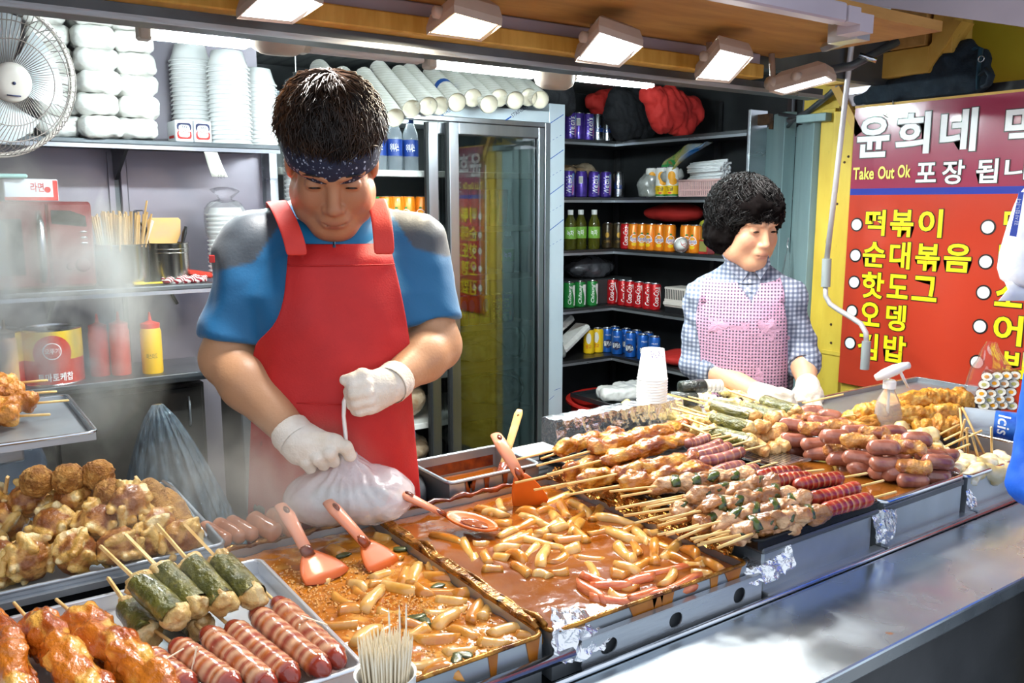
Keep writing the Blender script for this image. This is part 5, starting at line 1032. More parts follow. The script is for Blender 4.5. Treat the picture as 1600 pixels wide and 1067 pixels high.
RC = [(866, 782, -20, 48), (881, 798, 60, 38), (908, 796, 35, 45), (848, 799, -15, 40), (836, 815, 25, 60), (813, 822, -20, 45), (872, 812, 50, 30), (904, 809, -30, 40), (902, 822, -60, 30), (932, 803, -60, 40), (960, 815, 10, 60), (938, 832, -10, 35), (874, 826, -15, 30), (867, 841, 0, 30), (834, 836, -10, 30), (811, 842, -25, 45), (842, 850, 15, 60), (904, 835, 45, 40), (969, 838, 25, 50), (1022, 848, 20, 55), (1025, 832, -15, 30), (991, 854, 60, 30), (978, 865, 40, 35), (1023, 867, 88, 35), (1046, 863, -40, 30), (1062, 873, 20, 28), (828, 862, -40, 24), (808, 872, 30, 30), (849, 873, -70, 28), (872, 874, -30, 26), (893, 860, -15, 30), (919, 872, 5, 50), (926, 893, 65, 30), (816, 893, 35, 26), (846, 900, 10, 25), (874, 895, 0, 30), (980, 889, 20, 35), (1002, 882, -30, 25), (1045, 905, -50, 28), (1080, 866, 30, 28), (1086, 881, 0, 35), (1112, 886, 30, 40), (1095, 897, 10, 32), (966, 899, 10, 26), (966, 931, 15, 24), (980, 918, 10, 30), (772, 804, 15, 32), (785, 818, 5, 30), (794, 832, -25, 32), (800, 846, -25, 34), (751, 850, 0, 18), (700, 842, 15, 45), (734, 860, 55, 36), (760, 872, 60, 20), (782, 872, 10, 22), (770, 890, 0, 16), (783, 792, 70, 18), (760, 800, 20, 25), (950, 790, 15, 36), (986, 828, -25, 34), (1002, 840, 40, 30), (890, 845, -5, 40), (855, 828, -30, 34), (826, 802, 10, 34), (790, 858, -5, 38)]
for i, q in enumerate(RC): cake(*q, TT[i % 6], 'rice_cake', 'pale rice cake in the brown stew of the middle pan', 'rice cake', 'rice cakes in the middle pan')
for i, q in enumerate([(1033, 892, -12, 60), (952, 916, 5, 62), (924, 926, 30, 50), (958, 938, 5, 72), (1042, 925, -10, 78), (1067, 913, -30, 50), (997, 908, -10, 40), (930, 908, 20, 40), (1010, 930, -20, 50)]): cake(*q, TR[i % 3], 'fish_cake_strip', 'reddish fish cake strip at the front of the middle pan', 'fish cake', 'fish cake strips in the middle pan')
LC = [(594, 899, -20, 30), (631, 901, -70, 25), (647, 901, -70, 25), (691, 902, 5, 60), (669, 879, 60, 24), (684, 887, 45, 26), (560, 916, 20, 30), (588, 912, -15, 24), (625, 921, 12, 65), (535, 938, 25, 30), (580, 941, -50, 40), (566, 930, 30, 24), (701, 941, 5, 45), (688, 927, 0, 60), (695, 955, -3, 60), (743, 958, -65, 35), (760, 955, -60, 30), (527, 979, 0, 65), (572, 997, -40, 40), (601, 984, -35, 24), (653, 991, -30, 40), (681, 1000, -3, 70), (695, 971, -35, 38), (723, 988, 20, 50), (791, 986, -15, 50), (822, 993, 10, 40), (661, 1040, 0, 50), (690, 1050, 0, 60), (583, 1022, -10, 30), (525, 860, 30, 26), (597, 840, 10, 26), (645, 977, 5, 30), (500, 905, 15, 30), (545, 955, -10, 34), (610, 955, 5, 40), (730, 925, -20, 40), (770, 1005, 5, 44), (612, 870, 10, 30), (720, 1020, -10, 50), (660, 925, 30, 30)]
for i, q in enumerate(LC): cake(*q, TT[i % 6], 'rice_cake', 'rice cake simmering in the orange stew of the left pan', 'rice cake', 'rice cakes in the left pan')
s = SDF((-.016, -.016, -.008), (.016, .016, .008), .003); s.ell((0, 0, 0), (.011, .008, .003), None, .002); V, Q = s.mesh(); gl = mesh(lump(V, Q, .003, 120, 3, 2), Q, 'green_leaf')
for i, (x, y) in enumerate([(538, 867), (664, 971), (625, 858), (608, 1005), (726, 1023), (684, 916), (590, 873), (650, 965), (714, 1030)]): o = link('green_leaf', gl, None, PZ(x, y, ZS+.003), (0, 0, i*1.3), ); o.scale = (1.3, 1, 1); prop(o, 'dark green leaf floating in the left stew pan', 'leaf', 'leaves in the left pan')
# foam bubbles on the boiling stew
bb = MB(); rgb_ = np.random.default_rng(3)
for (x, y, rx, ry, n) in [(470, 905, 60, 25, 260), (520, 935, 60, 25, 240), (640, 945, 60, 20, 220), (440, 930, 40, 20, 120), (560, 890, 50, 16, 120), (700, 1010, 90, 25, 160), (590, 985, 60, 25, 120), (760, 960, 40, 15, 60)]:
    for k in range(n):
        p = PZ(x+rgb_.normal()*rx*.55, y+rgb_.normal()*ry*.55, ZS+.001); r_ = rgb_.uniform(.0009, .0024)
        if PL[0]+.01 < p[0] < PL[1]-.01 and PL[2]+.01 < p[1] < PL[3]-.01: bb.lathe([(r_, 0), (r_*.8, r_*.6), (.0001, r_*.95)], 5, p, None, (False, False))
o = bb.build('stew_foam', 'foam', None, True); prop(o, 'pale foam bubbles on the boiling left stew', 'foam', None, 'stuff')
# ---- skewer tray, sausage pan, fish cake pan
tk = T('skewer_tray', 'black baking tray full of glazed skewers', 'tray'); pan(tk, 1.095, 1.437, .864, 1.47, .985, 1.0, 'tray_black', 'tray_black')
kb = T('steel_base_box', 'steel box under the black skewer tray', 'box'); m = MB(); m.box((1.115, .868, .8785), (1.43, 1.465, .974), .004); m.build('box_body', 'pan_steel', kb); m = MB(); m.box((1.105, .860, .9745), (1.44, 1.472, .984), .003); m.build('lid', 'steel_dark', kb)
ts = T('sausage_pan', 'deep steel pan of sausages in brown broth', 'pan'); pan(ts, 1.458, 1.742, .864, 1.47, .8785, .992, 'pan_steel', 'steel_bright', .003, .01, .006); m = MB(); m.box((1.456, .860, .972), (1.744, .8639, .984), .002); m.build('fold', 'steel_dark', ts)
liquid('sausage_broth', 1.463, 1.737, .869, 1.465, .978, 'brown_broth', 'brown broth under the pile of sausages', 'broth', .0006, 20, 30, 3)

tof = T('fish_cake_pan', 'steel pan of pale fish cake skewers', 'pan'); pan(tof, 1.765, 2.115, .864, 1.175, .8785, .985, 'pan_steel', 'steel_bright', .003, .01, .006)
liquid('fish_broth', 1.77, 2.11, .869, 1.17, .945, 'brown_broth', 'clear broth in the fish cake pan', 'broth', .0006, 20, 20, 4)
# slotted grill plate between the trays
gp = T('grill_plate', 'bright slotted steel plate beside the sausages', 'plate', (1.475, 1.12, .9935))
for k in range(9): m = MB(); m.box((k*.0105, -.01, 0), (k*.0105+.007, .25, .003)); m.build('bar', 'steel_bright', gp)
for y in (-.012, .25): m = MB(); m.box((-.004, y, -.001), (.096, y+.008, .0045)); m.build('end_bar', 'steel_bright', gp)
# front left: white enamel tray, black stand, fried food tray
wt = T('enamel_tray', 'white enamel tray of skewers at the front left', 'tray'); pan(wt, -.15, .402, .90, 1.285, .966, .99, 'tray_enamel', 'tray_enamel')
bt = T('frying_tray', 'shallow steel tray piled with fried balls and corn dogs', 'tray'); pan(bt, -.3, .365, 1.345, 1.72, .985, 1.005, 'pan_steel', 'pan_steel'); m = MB(); m.box((-.3, 1.335, .9), (.3, 1.3445, .984)); m.build('black_front', 'tray_black', bt); m = MB(); m.box((-.3, 1.345, .8785), (.36, 1.71, .9845)); m.build('stand', 'tray_black', bt); m = MB(); m.box((-.3, 1.33, .985), (.365, 1.3445, .995)); m.build('front_flange', 'pan_steel', bt)
m = MB(); m.tube([PZ(x, y, 1.01) for x, y in ((255, 752), (272, 765), (300, 805), (322, 838))], .004, 7); m.build('side_wire', 'steel_bright', bt, True)
m = MB(); m.box((-.3, 1.0, .8785), (.28, 1.32, .965)); o = m.build('base_box', 'tray_black'); prop(o, 'dark box carrying the white enamel tray', 'box')
# sauce container with residue
sc_ = T('sauce_container', 'rectangular steel container smeared with red sauce', 'container'); pan(sc_, .84, 1.065, 1.43, 1.60, .885, .992, 'pan_steel', 'pan_steel', .003, .01, .005); liquid('chilli_sauce', .845, 1.06, 1.435, 1.595, .945, 'sauce_red', 'red chilli sauce inside the steel container', 'sauce', .001, 20, 20, 5)
for k in range(6): m = MB(); x = .85+.2*random.random(); h = random.uniform(.008, .045); m.prism([(x-.006, .99), (x+.008, .99), (x+.004, .99-h), (x-.001, .99-h*1.1)], 0, .0012, plane4((0, 1.4288, 0), (1, 0, 0), (0, 0, 1))); m.build('sauce_drip', 'burnt', sc_)
m = MB(); m.box((.848, 1.5955, .95), (1.055, 1.5968, .975)); m.build('sauce_smear', 'burnt', sc_)
# ---- crumpled foil
def foil(name, pts, mat, label, amp=.006, n=16, sd=0, sc=70):
    """a crumpled sheet through a 3 x 3 (or more) lattice of points, creased, with its own thickness"""
    P = np.array(pts, float); a, b = P.shape[:2]
    def lin_(t, N): i = min(int(t*(N-1)), N-2); return i, t*(N-1)-i
    G = np.zeros((n, n, 3))
    for i in range(n):
        for j in range(n):
            u, fu = lin_(i/(n-1), a); v, fv = lin_(j/(n-1), b); G[i, j] = (P[u, v]*(1-fu)+P[u+1, v]*fu)*(1-fv)+(P[u, v+1]*(1-fu)+P[u+1, v+1]*fu)*fv
    N_ = np.stack([np.abs(vn(G, sc, sd+k))+.6*np.abs(vn(G, sc*2.2, sd+7+k))-.35 for k in range(3)], -1); G += N_*amp*1.6
    m = MB(); m.grid(G); o = m.build(name, mat, None, False); thick(o, .0006); return prop(o, label, 'foil', 'aluminium foil pieces')
z_ = .972
foil('foil_sheet', [[PY(862, 953, .905), PY(895, 950, .905), PY(925, 965, .90)], [PY(862, 985, .868), PY(905, 985, .866), PY(962, 990, .862)], [PY(868, 1035, .852), PY(905, 1035, .850), PY(945, 1015, .850)]], 'foil', 'crumpled foil covering the corner between the stew pans', .0045, 26, 1, 50)
foil('foil_sheet', [[PY(1163, 862, .92), PY(1195, 855, .89), PY(1236, 850, .864)], [PY(1158, 885, .88), PY(1195, 885, .862), PY(1240, 878, .856)], [PY(1172, 915, .853), PY(1200, 912, .851), PY(1240, 890, .853)]], 'foil', 'crumpled foil at the corner of the black skewer tray', .004, 24, 2, 55)
foil('foil_sheet', [[PY(1362, 797, .868), PY(1382, 796, .858), PY(1400, 798, .856)], [PY(1366, 825, .862), PY(1384, 825, .855), PY(1400, 826, .855)], [PY(1370, 850, .857), PY(1385, 852, .852), PY(1396, 842, .853)]], 'foil', 'folded foil between skewer tray and sausage pan', .003, 14, 3)
foil('foil_sheet', [[PY(1509, 768, .862), PY(1516, 766, .858), PY(1523, 775, .857)], [PY(1509, 780, .86), PY(1517, 782, .853), PY(1527, 783, .855)], [PY(1510, 793, .857), PY(1517, 795, .852), PY(1526, 790, .854)]], 'foil', 'small foil knob beside the sausage pan', .004, 12, 4)
foil('foil_strip', [[(1.068, .90, .962), (1.09, .90, .984), (1.112, .90, .99)], [(1.066, 1.05, .962), (1.088, 1.05, .98), (1.112, 1.05, 1.0)], [(1.064, 1.2, .964), (1.088, 1.2, .984), (1.112, 1.2, 1.0)], [(1.066, 1.40, .966), (1.09, 1.40, .99), (1.115, 1.40, 1.0)]], 'foil_gold_lit', 'sauce-stained golden foil strip between stew pan and skewers', .008, 34, 5, 60)
fbk = T('foil_block', 'long foil-wrapped block behind the glazed chicken', 'block', (0, 0, 0)); a = PY(870, 690, 1.53); b = PY(1066, 672, 1.53)
G = []; nx, nr = 44, 16
for i in range(nx):
    x = a[0]+(b[0]-a[0])*i/(nx-1); ring_ = []
    for j in range(nr):
        q = 2*math.pi*j/nr; cy, cz = math.cos(q), math.sin(q); k = 1/max(abs(cy), abs(cz)); k = k*.9+.1; ring_.append((x, 1.56+.03*cy*k, 1.005+.042*cz*k))
    G.append(ring_)
G = np.array(G); G += np.stack([np.abs(vn(G, 60, k))+.5*np.abs(vn(G, 130, k+5))-.3 for k in range(3)], -1)*.006
m = MB(); m.loft([list(r_) for r_ in G]); m.build('wrapped_body', 'foil', fbk)
m = MB(); m.box((a[0]+.01, 1.535, .8785), (b[0]-.01, 1.585, .962)); m.build('support', 'steel_dark', fbk)
# ================================================================ turners, ladle, spoon
def handle_tool(name, label, cat, hp, hr, blade_fn, hole=True, mats=('turner_pink', 'turner_orange'), stain=True):
    """handle as a flattened tapering tube through hp; blade_fn adds the blade"""
    t = T(name, label, cat); P = [np.array(p) for p in hp]; m = MB(); m.tube(P, hr, 12, flat=.55); m.build('handle', mats[0], t, True)
    if hole:
        d = P[1]-P[0]; d /= np.linalg.norm(d); s_, u_, _ = frame(d); c = P[0]+d*.022; m = MB(); m.lathe([(.0045, -hr[1]*.62), (.0045, hr[1]*.62)], 10, c, np.stack([d*1.0, s_, u_], 1), sx=2.0); m.build('hanging_hole', 'burnt', t, True)
    if stain:
        m = MB(); q = P[-1]; d = P[-1]-P[-2]; d /= np.linalg.norm(d); m.tube([q-d*.022, q-d*.01, q+d*.004], [hr[-1]*.8, hr[-1]*1.08, hr[-1]*1.03], 12, flat=.58); m.build('sauce_stain', 'burnt', t, True)
    blade_fn(t); return t
def blade(t, base, tip, w0, w1, th, mat, up=(0, 0, 1), n=7, curve=.0):
    base = np.array(base); tip = np.array(tip); d = tip-base; L = np.linalg.norm(d); d /= L; side = np.cross(d, up); side /= np.linalg.norm(side); nn = np.cross(side, d); rings = []
    for i in range(n):
        k = i/(n-1); w = w0+(w1-w0)*(1-(1-k)**2); c = base+d*L*k+nn*curve*math.sin(math.pi*k); q = []
        for a in np.linspace(0, 2*math.pi, 14, endpoint=False): q.append(c+side*w*math.copysign(abs(math.cos(a))**.6, math.cos(a))+nn*th*math.sin(a)*(1 if i else 1.6)+d*(.012*(1-math.cos(a)**2) if i == n-1 else 0))
        rings.append(q)
    m = MB(); m.loft(rings); return m.build('blade', mat, t, True)
S('pool', c='#7e3a0e', c2='#a8571a', sc=30, r=.07, coat=.6, bump=.2, bsc=60)
def zz(px, py, z): return PZ(px, py, z)
handle_tool('turner', 'pink-handled turner leaning in the left pan, nearest the white tray', 'turner', [zz(438, 790, 1.045), zz(450, 806, 1.035), zz(466, 835, 1.008), zz(482, 866, .982)], [.011, .0135, .0115, .011], lambda t: blade(t, zz(482, 864, .982), zz(512, 900, .957), .013, .043, .003, 'turner_orange'))
handle_tool('turner', 'pink-handled turner leaning in the left pan, beside the pan divider', 'turner', [zz(512, 784, 1.045), zz(524, 797, 1.035), zz(550, 825, 1.008), zz(572, 850, .982)], [.011, .0135, .0115, .011], lambda t: blade(t, zz(572, 848, .982), zz(600, 882, .954), .013, .036, .003, 'turner_orange'))
handle_tool('turner', 'tall orange turner standing at the back of the middle pan', 'turner', [zz(775, 680, 1.085), zz(784, 695, 1.075), zz(800, 722, 1.045), zz(813, 745, 1.015)], [.012, .015, .0135, .012], lambda t: blade(t, zz(812, 743, 1.017), zz(831, 790, .95), .013, .036, .003, 'turner_orange', (-.6, -.7, .4)))
def spoon(t):
    c = zz(737, 820, .968); ax_ = zz(775, 832, .962)-zz(700, 808, .975); L = np.linalg.norm(ax_)/2; ax_ /= 2*L; sd_ = np.cross((0, 0, 1), ax_); sd_ /= np.linalg.norm(sd_); P = []
    for i in range(9):
        r_ = i/8; P.append([c+ax_*L*1.05*r_*math.cos(a)+sd_*.030*r_*math.sin(a)+np.array((0, 0, 1))*(.012*r_*r_-.004) for a in np.linspace(0, 2*math.pi, 25)])
    m = MB(); m.grid(P); o = m.build('bowl', 'turner_orange', t, True); thick(o, .004, 0)
    m = MB(); m.grid([[c+ax_*L*.58*r_*math.cos(a)+sd_*.016*r_*math.sin(a)+np.array((.004, -.002, .0045)) for a in np.linspace(0, 2*math.pi, 25)] for r_ in (0, .5, 1)]); m.build('sauce_pool', 'pool', t, True)
handle_tool('ladle', 'orange ladle with pink handle resting across the pan divider', 'ladle', [zz(622, 768, 1.035), zz(638, 776, 1.028), zz(664, 789, 1.01), zz(692, 803, .988)], [.008, .0125, .0105, .009], spoon)
t = T('wooden_spoon', 'wooden spoon handle standing in the sauce container', 'spoon'); m = MB(); A = PY(812, 640, 1.56); A = PD(812, 640, 1.93); B = np.array([1.0, 1.5, .95]); B = PD(780, 748, 1.86); m.tube([A, A+(B-A)*.06, A+(B-A)*.5, B], [.007, .0105, .0095, .009], 10, flat=.45); m.build('handle', 'stick', t, True); m = MB(); q = A+(B-A)*.08; m.lathe([(.003, -.0062), (.003, .0062)], 8, q, rotm(R(90), 0, R(-30))); m.build('hanging_hole', 'burnt', t); m = MB(); m.tube([A+(B-A)*.78, B, B+(B-A)*.15], [.0105, .0108, .012], 10, flat=.46); m.build('sauce_stain', 'burnt', t, True)
# white paper napkins in a cup behind the sauce container
t = T('napkin_stack', 'stack of white foam plates behind the sauce container', 'plates', PZ(838, 712, .93)); 
for k in range(11): m = MB(); m.box((-.05, -.035, k*.011), (.05, .035, k*.011+.009), .004); m.build('plate', 'bowl_white', t)
t.location = (1.12, 1.52, .8785)
S('toothpick', c='#f5ead2', c2='#ead8b6', sc=30, r=.6)
# ---- cup of toothpicks on the ledge
tp_ = PY(601, 1012, .775); ccx = tp_[0]
t = T('toothpick_cup', 'small white cup packed with toothpicks on the ledge', 'cup', (ccx, .775, .90)); m = MB(); m.lathe([(.028, 0), (.033, .15), (.034, .152), (.031, .15), (.026, .003), (.001, .003)], 24); m.build('cup', 'bowl_white', t, 'auto')
pm = MB(); pm.tube([(0, 0, 0), (0, 0, .056), (0, 0, .066)], [.0011, .0011, .0002], 5); pme = mesh(pm.V, pm.F, 'toothpick', False)
for k in range(150):
    r_ = .0285*math.sqrt((k+.5)/150); a = k*2.39996; o = link('toothpick', pme, None, (ccx+r_*.8*math.cos(a), .775+r_*.8*math.sin(a), .9035+.118+random.uniform(-.0, .006)), (-.12*r_/.03*math.sin(a), .12*r_/.03*math.cos(a), 0)); prop(o, 'toothpick packed upright in the white cup', 'toothpick', 'toothpicks in the cup')
for k, x in enumerate((610, 625, 634)):
    q = PY(x, 1000, .775); o = link('toothpick', pme, None, (q[0], .775, 1.058), (0, .02*(k-1), 0)); prop(o, ['leftmost', 'middle', 'rightmost'][k]+' of three toothpicks sticking up above the packed cup', 'toothpick', 'toothpicks sticking up')
# ================================================================ food prototypes
S('glaze', c='#ffffff', r=.2, coat=.7, usecol=True, bump=.55, bsc=150); S('crumb', c='#ffffff', r=.7, usecol=True, bump=.9, bsc=260); S('fried', c='#ffffff', r=.4, usecol=True, bump=.5, bsc=120, coat=.15); S('meat', c='#ffffff', r=.2, coat=.6, usecol=True, bump=.15, bsc=60)
S('seaweed', c='#45461a', c2='#706a2a', sc=50, r=.28, coat=.5, bump=.9, bsc=90, marks=[('#9a9350', 80, .60, .68), ('#262a12', 40, .62, .7)]); S('seaweed_black', c='#191d1a', c2='#2a302a', sc=60, r=.3, coat=.4, bump=.6, bsc=120); S('scallion', c='#4a5a24', c2='#22300f', sc=40, r=.25, coat=.5, stretch=(.3, 3, 3)); S('rice', c='#f1efe6', c2='#e0dccb', sc=120, r=.5, bump=.4, bsc=200)
def L3(h): return np.array(lin(h)[:3])
def shade(V, c1, c2, sc, sd, c3=None, sc3=60, lo=-.25, hi=.35, lo3=.25, hi3=.5):
    f = np.clip((fbm(V, sc, sd, 3)-lo)/(hi-lo), 0, 1)[:, None]; C = L3(c1)*(1-f)+L3(c2)*f
    if c3: g = np.clip((fbm(V, sc3, sd+9, 2)-lo3)/(hi3-lo3), 0, 1)[:, None]; C = C*(1-g)+L3(c3)*g
    return C
def lumpy(L, r, sd, bumps=9, h=.0035, amp=.004, k=.012, flat=1.0):
    """an uneven length of battered or glazed meat along X"""
    rg = np.random.default_rng(sd); s = SDF((-L/2-.03, -r*2.1, -r*2.1), (L/2+.03, r*2.1, r*2.1), h); s.cap((-L/2+r*.7, 0, 0), (L/2-r*.7, 0, 0), r*.78, r*.72, k)
    for i in range(bumps):
        x = (-.46+.92*(i+.5)/bumps)*L; a = rg.uniform(0, 6.28); q = r*rg.uniform(.25, .55); s.ell((x, q*math.cos(a), q*math.sin(a)*flat), (rg.uniform(.5, .9)*r, rg.uniform(.5, .8)*r, rg.uniform(.45, .75)*r), rotm(*rg.uniform(-1, 1, 3)), k)
    V, Q = s.mesh(); return lump(V, Q, amp, 70, sd, 3), Q
def skewer(name, bodyparts, stick, label, cat, group):
    """thing lying along X with its parts"""
    t = T(name, label, cat, (0, 0, 0), 0, group)
    for nm, me in bodyparts: link(nm, me, t)
    if stick is not None: link('stick', stick, t)
    return t
def stickmesh(x0, x1, r=.0024, sq=False):
    m = MB(); m.tube([(x0, 0, 0), (x1-.002, 0, 0), (x1, 0, 0)], [r, r, r*.7], 4 if sq else 7); return mesh(m.V, m.F, 'stick', not sq)
def setx(t, a, b, L0, spin=None, k2=1): lay(t, a, b, L0, k2, spin); return t
# glazed chicken
GC = []
for i in range(4):
    V, Q = lumpy(.15, .019, 40+i, 11, .0034, .005); GC.append(mesh(V, Q, 'glaze', True, shade(V, '#b5701f', '#8c4512', 34, i, '#cf9a40', 50)))
GCs = stickmesh(-.16, -.05)
def glazed(a, b, i, label, group='glazed chicken skewers', dark=False, stick=True):
    t = skewer('chicken_skewer', [('glazed_meat', GC[i % 4])], GCs if stick else None, label, 'skewer', group); return setx(t, a, b, .15)
def A(px, py, z): return PZ(px, py, z)
gl_ = [((868, 703, 1.04), (972, 677, 1.045), 'glazed chicken skewer lying against the foil block, darkest of the pile'), ((922, 705, 1.05), (1050, 670, 1.055), 'topmost glazed chicken skewer in the middle of the pile'), ((944, 718, 1.042), (1080, 682, 1.045), 'glazed chicken skewer in front of the topmost one'), ((963, 741, 1.03), (1085, 716, 1.03), 'glazed chicken skewer beside the purple sausages'), ((972, 758, 1.02), (1113, 733, 1.02), 'frontmost glazed chicken skewer in the black tray'),
       ((880, 738, 1.02), (1000, 712, 1.02), 'glazed chicken skewer low in the pile, second layer back'), ((905, 752, 1.015), (1020, 730, 1.016), 'glazed chicken skewer low in the pile beside the stew pan'), ((958, 690, 1.022), (1075, 664, 1.022), 'glazed chicken skewer under the topmost one near the foil block'), ((1000, 742, 1.012), (1100, 738, 1.012), 'glazed chicken skewer at the bottom of the pile')]
for i, (a, b, l) in enumerate(gl_): glazed(A(*a), A(*b), i, l)
# slit sausages
def sausage_mesh(L, r, sd, c1, c2, rings=8, depth=.10, bend=.004, mat='meat', h=22):
    n = 14; rg = []; V = []
    N_ = h*2 if rings else h
    for i in range(N_+1):
        t = i/N_; x = (t-.5)*L; e = min(t, 1-t)*L/r; rr_ = r*math.sqrt(max(1-(1-min(e, 1))**2, .02)); g = 1-depth*(max(0, math.cos(2*math.pi*rings*t+.6))**6) if rings else 1
        rg.append([(x, rr_*g*math.cos(a)+bend*math.sin(math.pi*t), rr_*g*math.sin(a)) for a in np.linspace(0, 2*math.pi, n, endpoint=False)])
    m = MB(); m.loft(rg); V = np.array(m.V); C = shade(V, c1, c2, 60, sd)
    if rings:
        t = V[:, 0]/L+.5; g = np.clip(np.cos(2*math.pi*rings*t+.6), 0, 1)**10; C = C*(1-g[:, None]*.75)+L3('#d9a06a')*g[:, None]*.75
    return mesh(V, m.F, mat, True, C)
RS = [sausage_mesh(.105, .0145, i, '#7e1d14', '#a5392a', 9) for i in range(2)]; RSs = stickmesh(.03, .105); PS = [sausage_mesh(.105, .0125, 5+i, '#7d4340', '#9c6560', 6, .04) for i in range(2)]
def saus(a, b, me, label, group): t = skewer('sausage_skewer', [('sausage', me)], RSs, label, 'skewer', group); return setx(t, a, b, .105)
for a, b, l in [((1240, 760, 1.018), (1318, 746, 1.02), 'slit red sausage skewer, third from the tray front'), ((1262, 780, 1.014), (1343, 760, 1.016), 'slit red sausage skewer, second from the tray front'), ((1283, 799, 1.012), (1363, 778, 1.014), 'slit red sausage skewer at the front edge of the tray'), ((1178, 747, 1.02), (1252, 738, 1.02), 'slit dark sausage skewer behind the red ones'), ((1195, 757, 1.018), (1270, 747, 1.02), 'slit dark sausage skewer half covered by scallion chicken')]: saus(A(*a), A(*b), RS[0], l, 'slit red sausage skewers')
for a, b, l in [((1076, 709, 1.035), (1128, 691, 1.04), 'purple sausage skewer, second in the row beside the glazed chicken'), ((1087, 713, 1.03), (1142, 697, 1.033), 'purple sausage skewer, third in the row beside the glazed chicken'), ((1091, 722, 1.028), (1163, 704, 1.03), 'purple sausage skewer with pale bands, nearest the front'), ((1070, 694, 1.04), (1108, 683, 1.042), 'purple sausage skewer nearest the seaweed rolls'), ((1110, 742, 1.015), (1163, 727, 1.016), 'purple sausage skewer low in the tray'), ((1122, 752, 1.012), (1185, 732, 1.014), 'purple sausage skewer low in the tray, touching the scallion chicken')]: saus(A(*a), A(*b), PS[0], l, 'purple sausage skewers')
# chicken and scallion skewers
CH = []
for i in range(3):
    V, Q = lumpy(.03, .017, 70+i, 5, .003, .004, .008); CH.append(mesh(V, Q, 'glaze', True, shade(V, '#ad7646', '#855020', 40, i, '#d0a478', 45)))
sm = MB(); sm.tube([(-.021, 0, -.006), (-.008, .002, 0), (.008, .002, .001), (.021, 0, -.006)], [.006, .0075, .007, .005], 8, flat=.45); SCm = mesh(sm.V, sm.F, 'scallion'); CSs = stickmesh(-.145, -.05)
def scal(a, b, label, sd):
    t = T('chicken_skewer', label, 'skewer', (0, 0, 0), 0, 'chicken and scallion skewers'); rg = random.Random(sd)
    for k in range(5):
        o = link('chicken_piece', CH[(k+sd) % 3], t, (-.062+k*.031, rg.uniform(-.004, .004), rg.uniform(-.003, .003)), (rg.uniform(0, 6), rg.uniform(-.3, .3), rg.uniform(-.3, .3)))
        if k < 4: link('scallion_piece', SCm, t, (-.046+k*.031, .002, .012), (rg.uniform(-.3, .3), .1, R(55)+rg.uniform(-.5, .5)))
    link('stick', CSs, t); return setx(t, a, b, .15, rg.uniform(-.4, .4))
for i, (a, b, l) in enumerate([((1027, 760, 1.022), (1178, 744, 1.024), 'scallion chicken skewer furthest back, beside the glazed chicken'), ((1078, 779, 1.026), (1212, 752, 1.03), 'scallion chicken skewer second from the back'), ((1100, 797, 1.026), (1236, 766, 1.03), 'scallion chicken skewer third from the back'), ((1126, 815, 1.024), (1262, 782, 1.026), 'scallion chicken skewer second from the tray front'), ((1150, 828, 1.018), (1290, 800, 1.02), 'scallion chicken skewer at the tray front'), ((1090, 822, 1.008), (1212, 795, 1.008), 'scallion chicken skewer underneath the pile'), ((1140, 840, 1.007), (1240, 816, 1.007), 'scallion chicken skewer underneath, at the front corner'), ((1052, 802, 1.008), (1170, 772, 1.008), 'scallion chicken skewer underneath, towards the foil strip')]): scal(A(*a), A(*b), l, i)
# seaweed rolls on sticks
def rollparts(sd, L=.088, r=.0185):
    m = MB(); n = 18; rg = []
    for i in range(13):
        t = i/12; rg.append([((t-.5)*L*.78, (r*(1+.05*math.sin(3*a+sd)+.03*math.sin(7*a+t*9)))*math.cos(a), r*(1+.05*math.sin(3*a+sd)+.03*math.sin(5*a+t*12))*math.sin(a)) for a in np.linspace(0, 2*math.pi, n, endpoint=False)])
    m.loft(rg, (False, False)); wrap = mesh(m.V, m.F, 'seaweed'); out = [('seaweed_wrap', wrap)]
    for sx in (-1, 1):
        s = SDF((-.024, -.026, -.026), (.024, .026, .026), .0035); s.ell((0, 0, 0), (.013, r*.98, r*.98), None, .005); V, Q = s.mesh(); V = lump(V, Q, .004, 90, sd+sx, 3); V[:, 0] += sx*L*.39; out.append(('filling', mesh(V, Q, 'fried', True, shade(V, '#c9a869', '#b58a4e', 60, sd, '#ddc48f', 80))))
    return out
RP = [rollparts(i) for i in range(3)]; RPs = stickmesh(-.12, -.03, .003, True)
def sroll(a, b, label, i, group): t = skewer('seaweed_roll_skewer', RP[i % 3], RPs, label, 'skewer', group); return setx(t, a, b, .088)
fl = [((198, 945, 1.0), (236, 1000, .99), 'seaweed roll skewer lying lowest, partly under its neighbour'), ((212, 905, 1.045), (283, 972, 1.02), 'seaweed roll skewer, leftmost of the upper row in the white tray'), ((248, 888, 1.05), (314, 955, 1.02), 'seaweed roll skewer, second of the upper row in the white tray'), ((294, 876, 1.05), (358, 950, 1.02), 'seaweed roll skewer, third of the upper row in the white tray'), ((339, 872, 1.045), (404, 940, 1.02), 'seaweed roll skewer, rightmost in the white tray'), ((265, 940, .992), (320, 985, .99), 'seaweed roll skewer hidden under the upper row')]
for i, (a, b, l) in enumerate(fl): sroll(A(*a), A(*b), l, i, 'seaweed rolls in the white tray')
fr_ = [((1106, 632, 1.07), (1184, 652, 1.06), 'seaweed roll skewer on top, beside the kimbap'), ((1107, 653, 1.05), (1178, 672, 1.045), 'seaweed roll skewer in the second layer beside the glazed chicken'), ((1106, 674, 1.03), (1180, 693, 1.025), 'seaweed roll skewer in the lowest visible layer'), ((1187, 626, 1.06), (1249, 646, 1.055), 'seaweed roll skewer furthest right, by the gloved hands'), ((1160, 636, 1.055), (1228, 656, 1.05), 'seaweed roll skewer between the two topmost ones')]
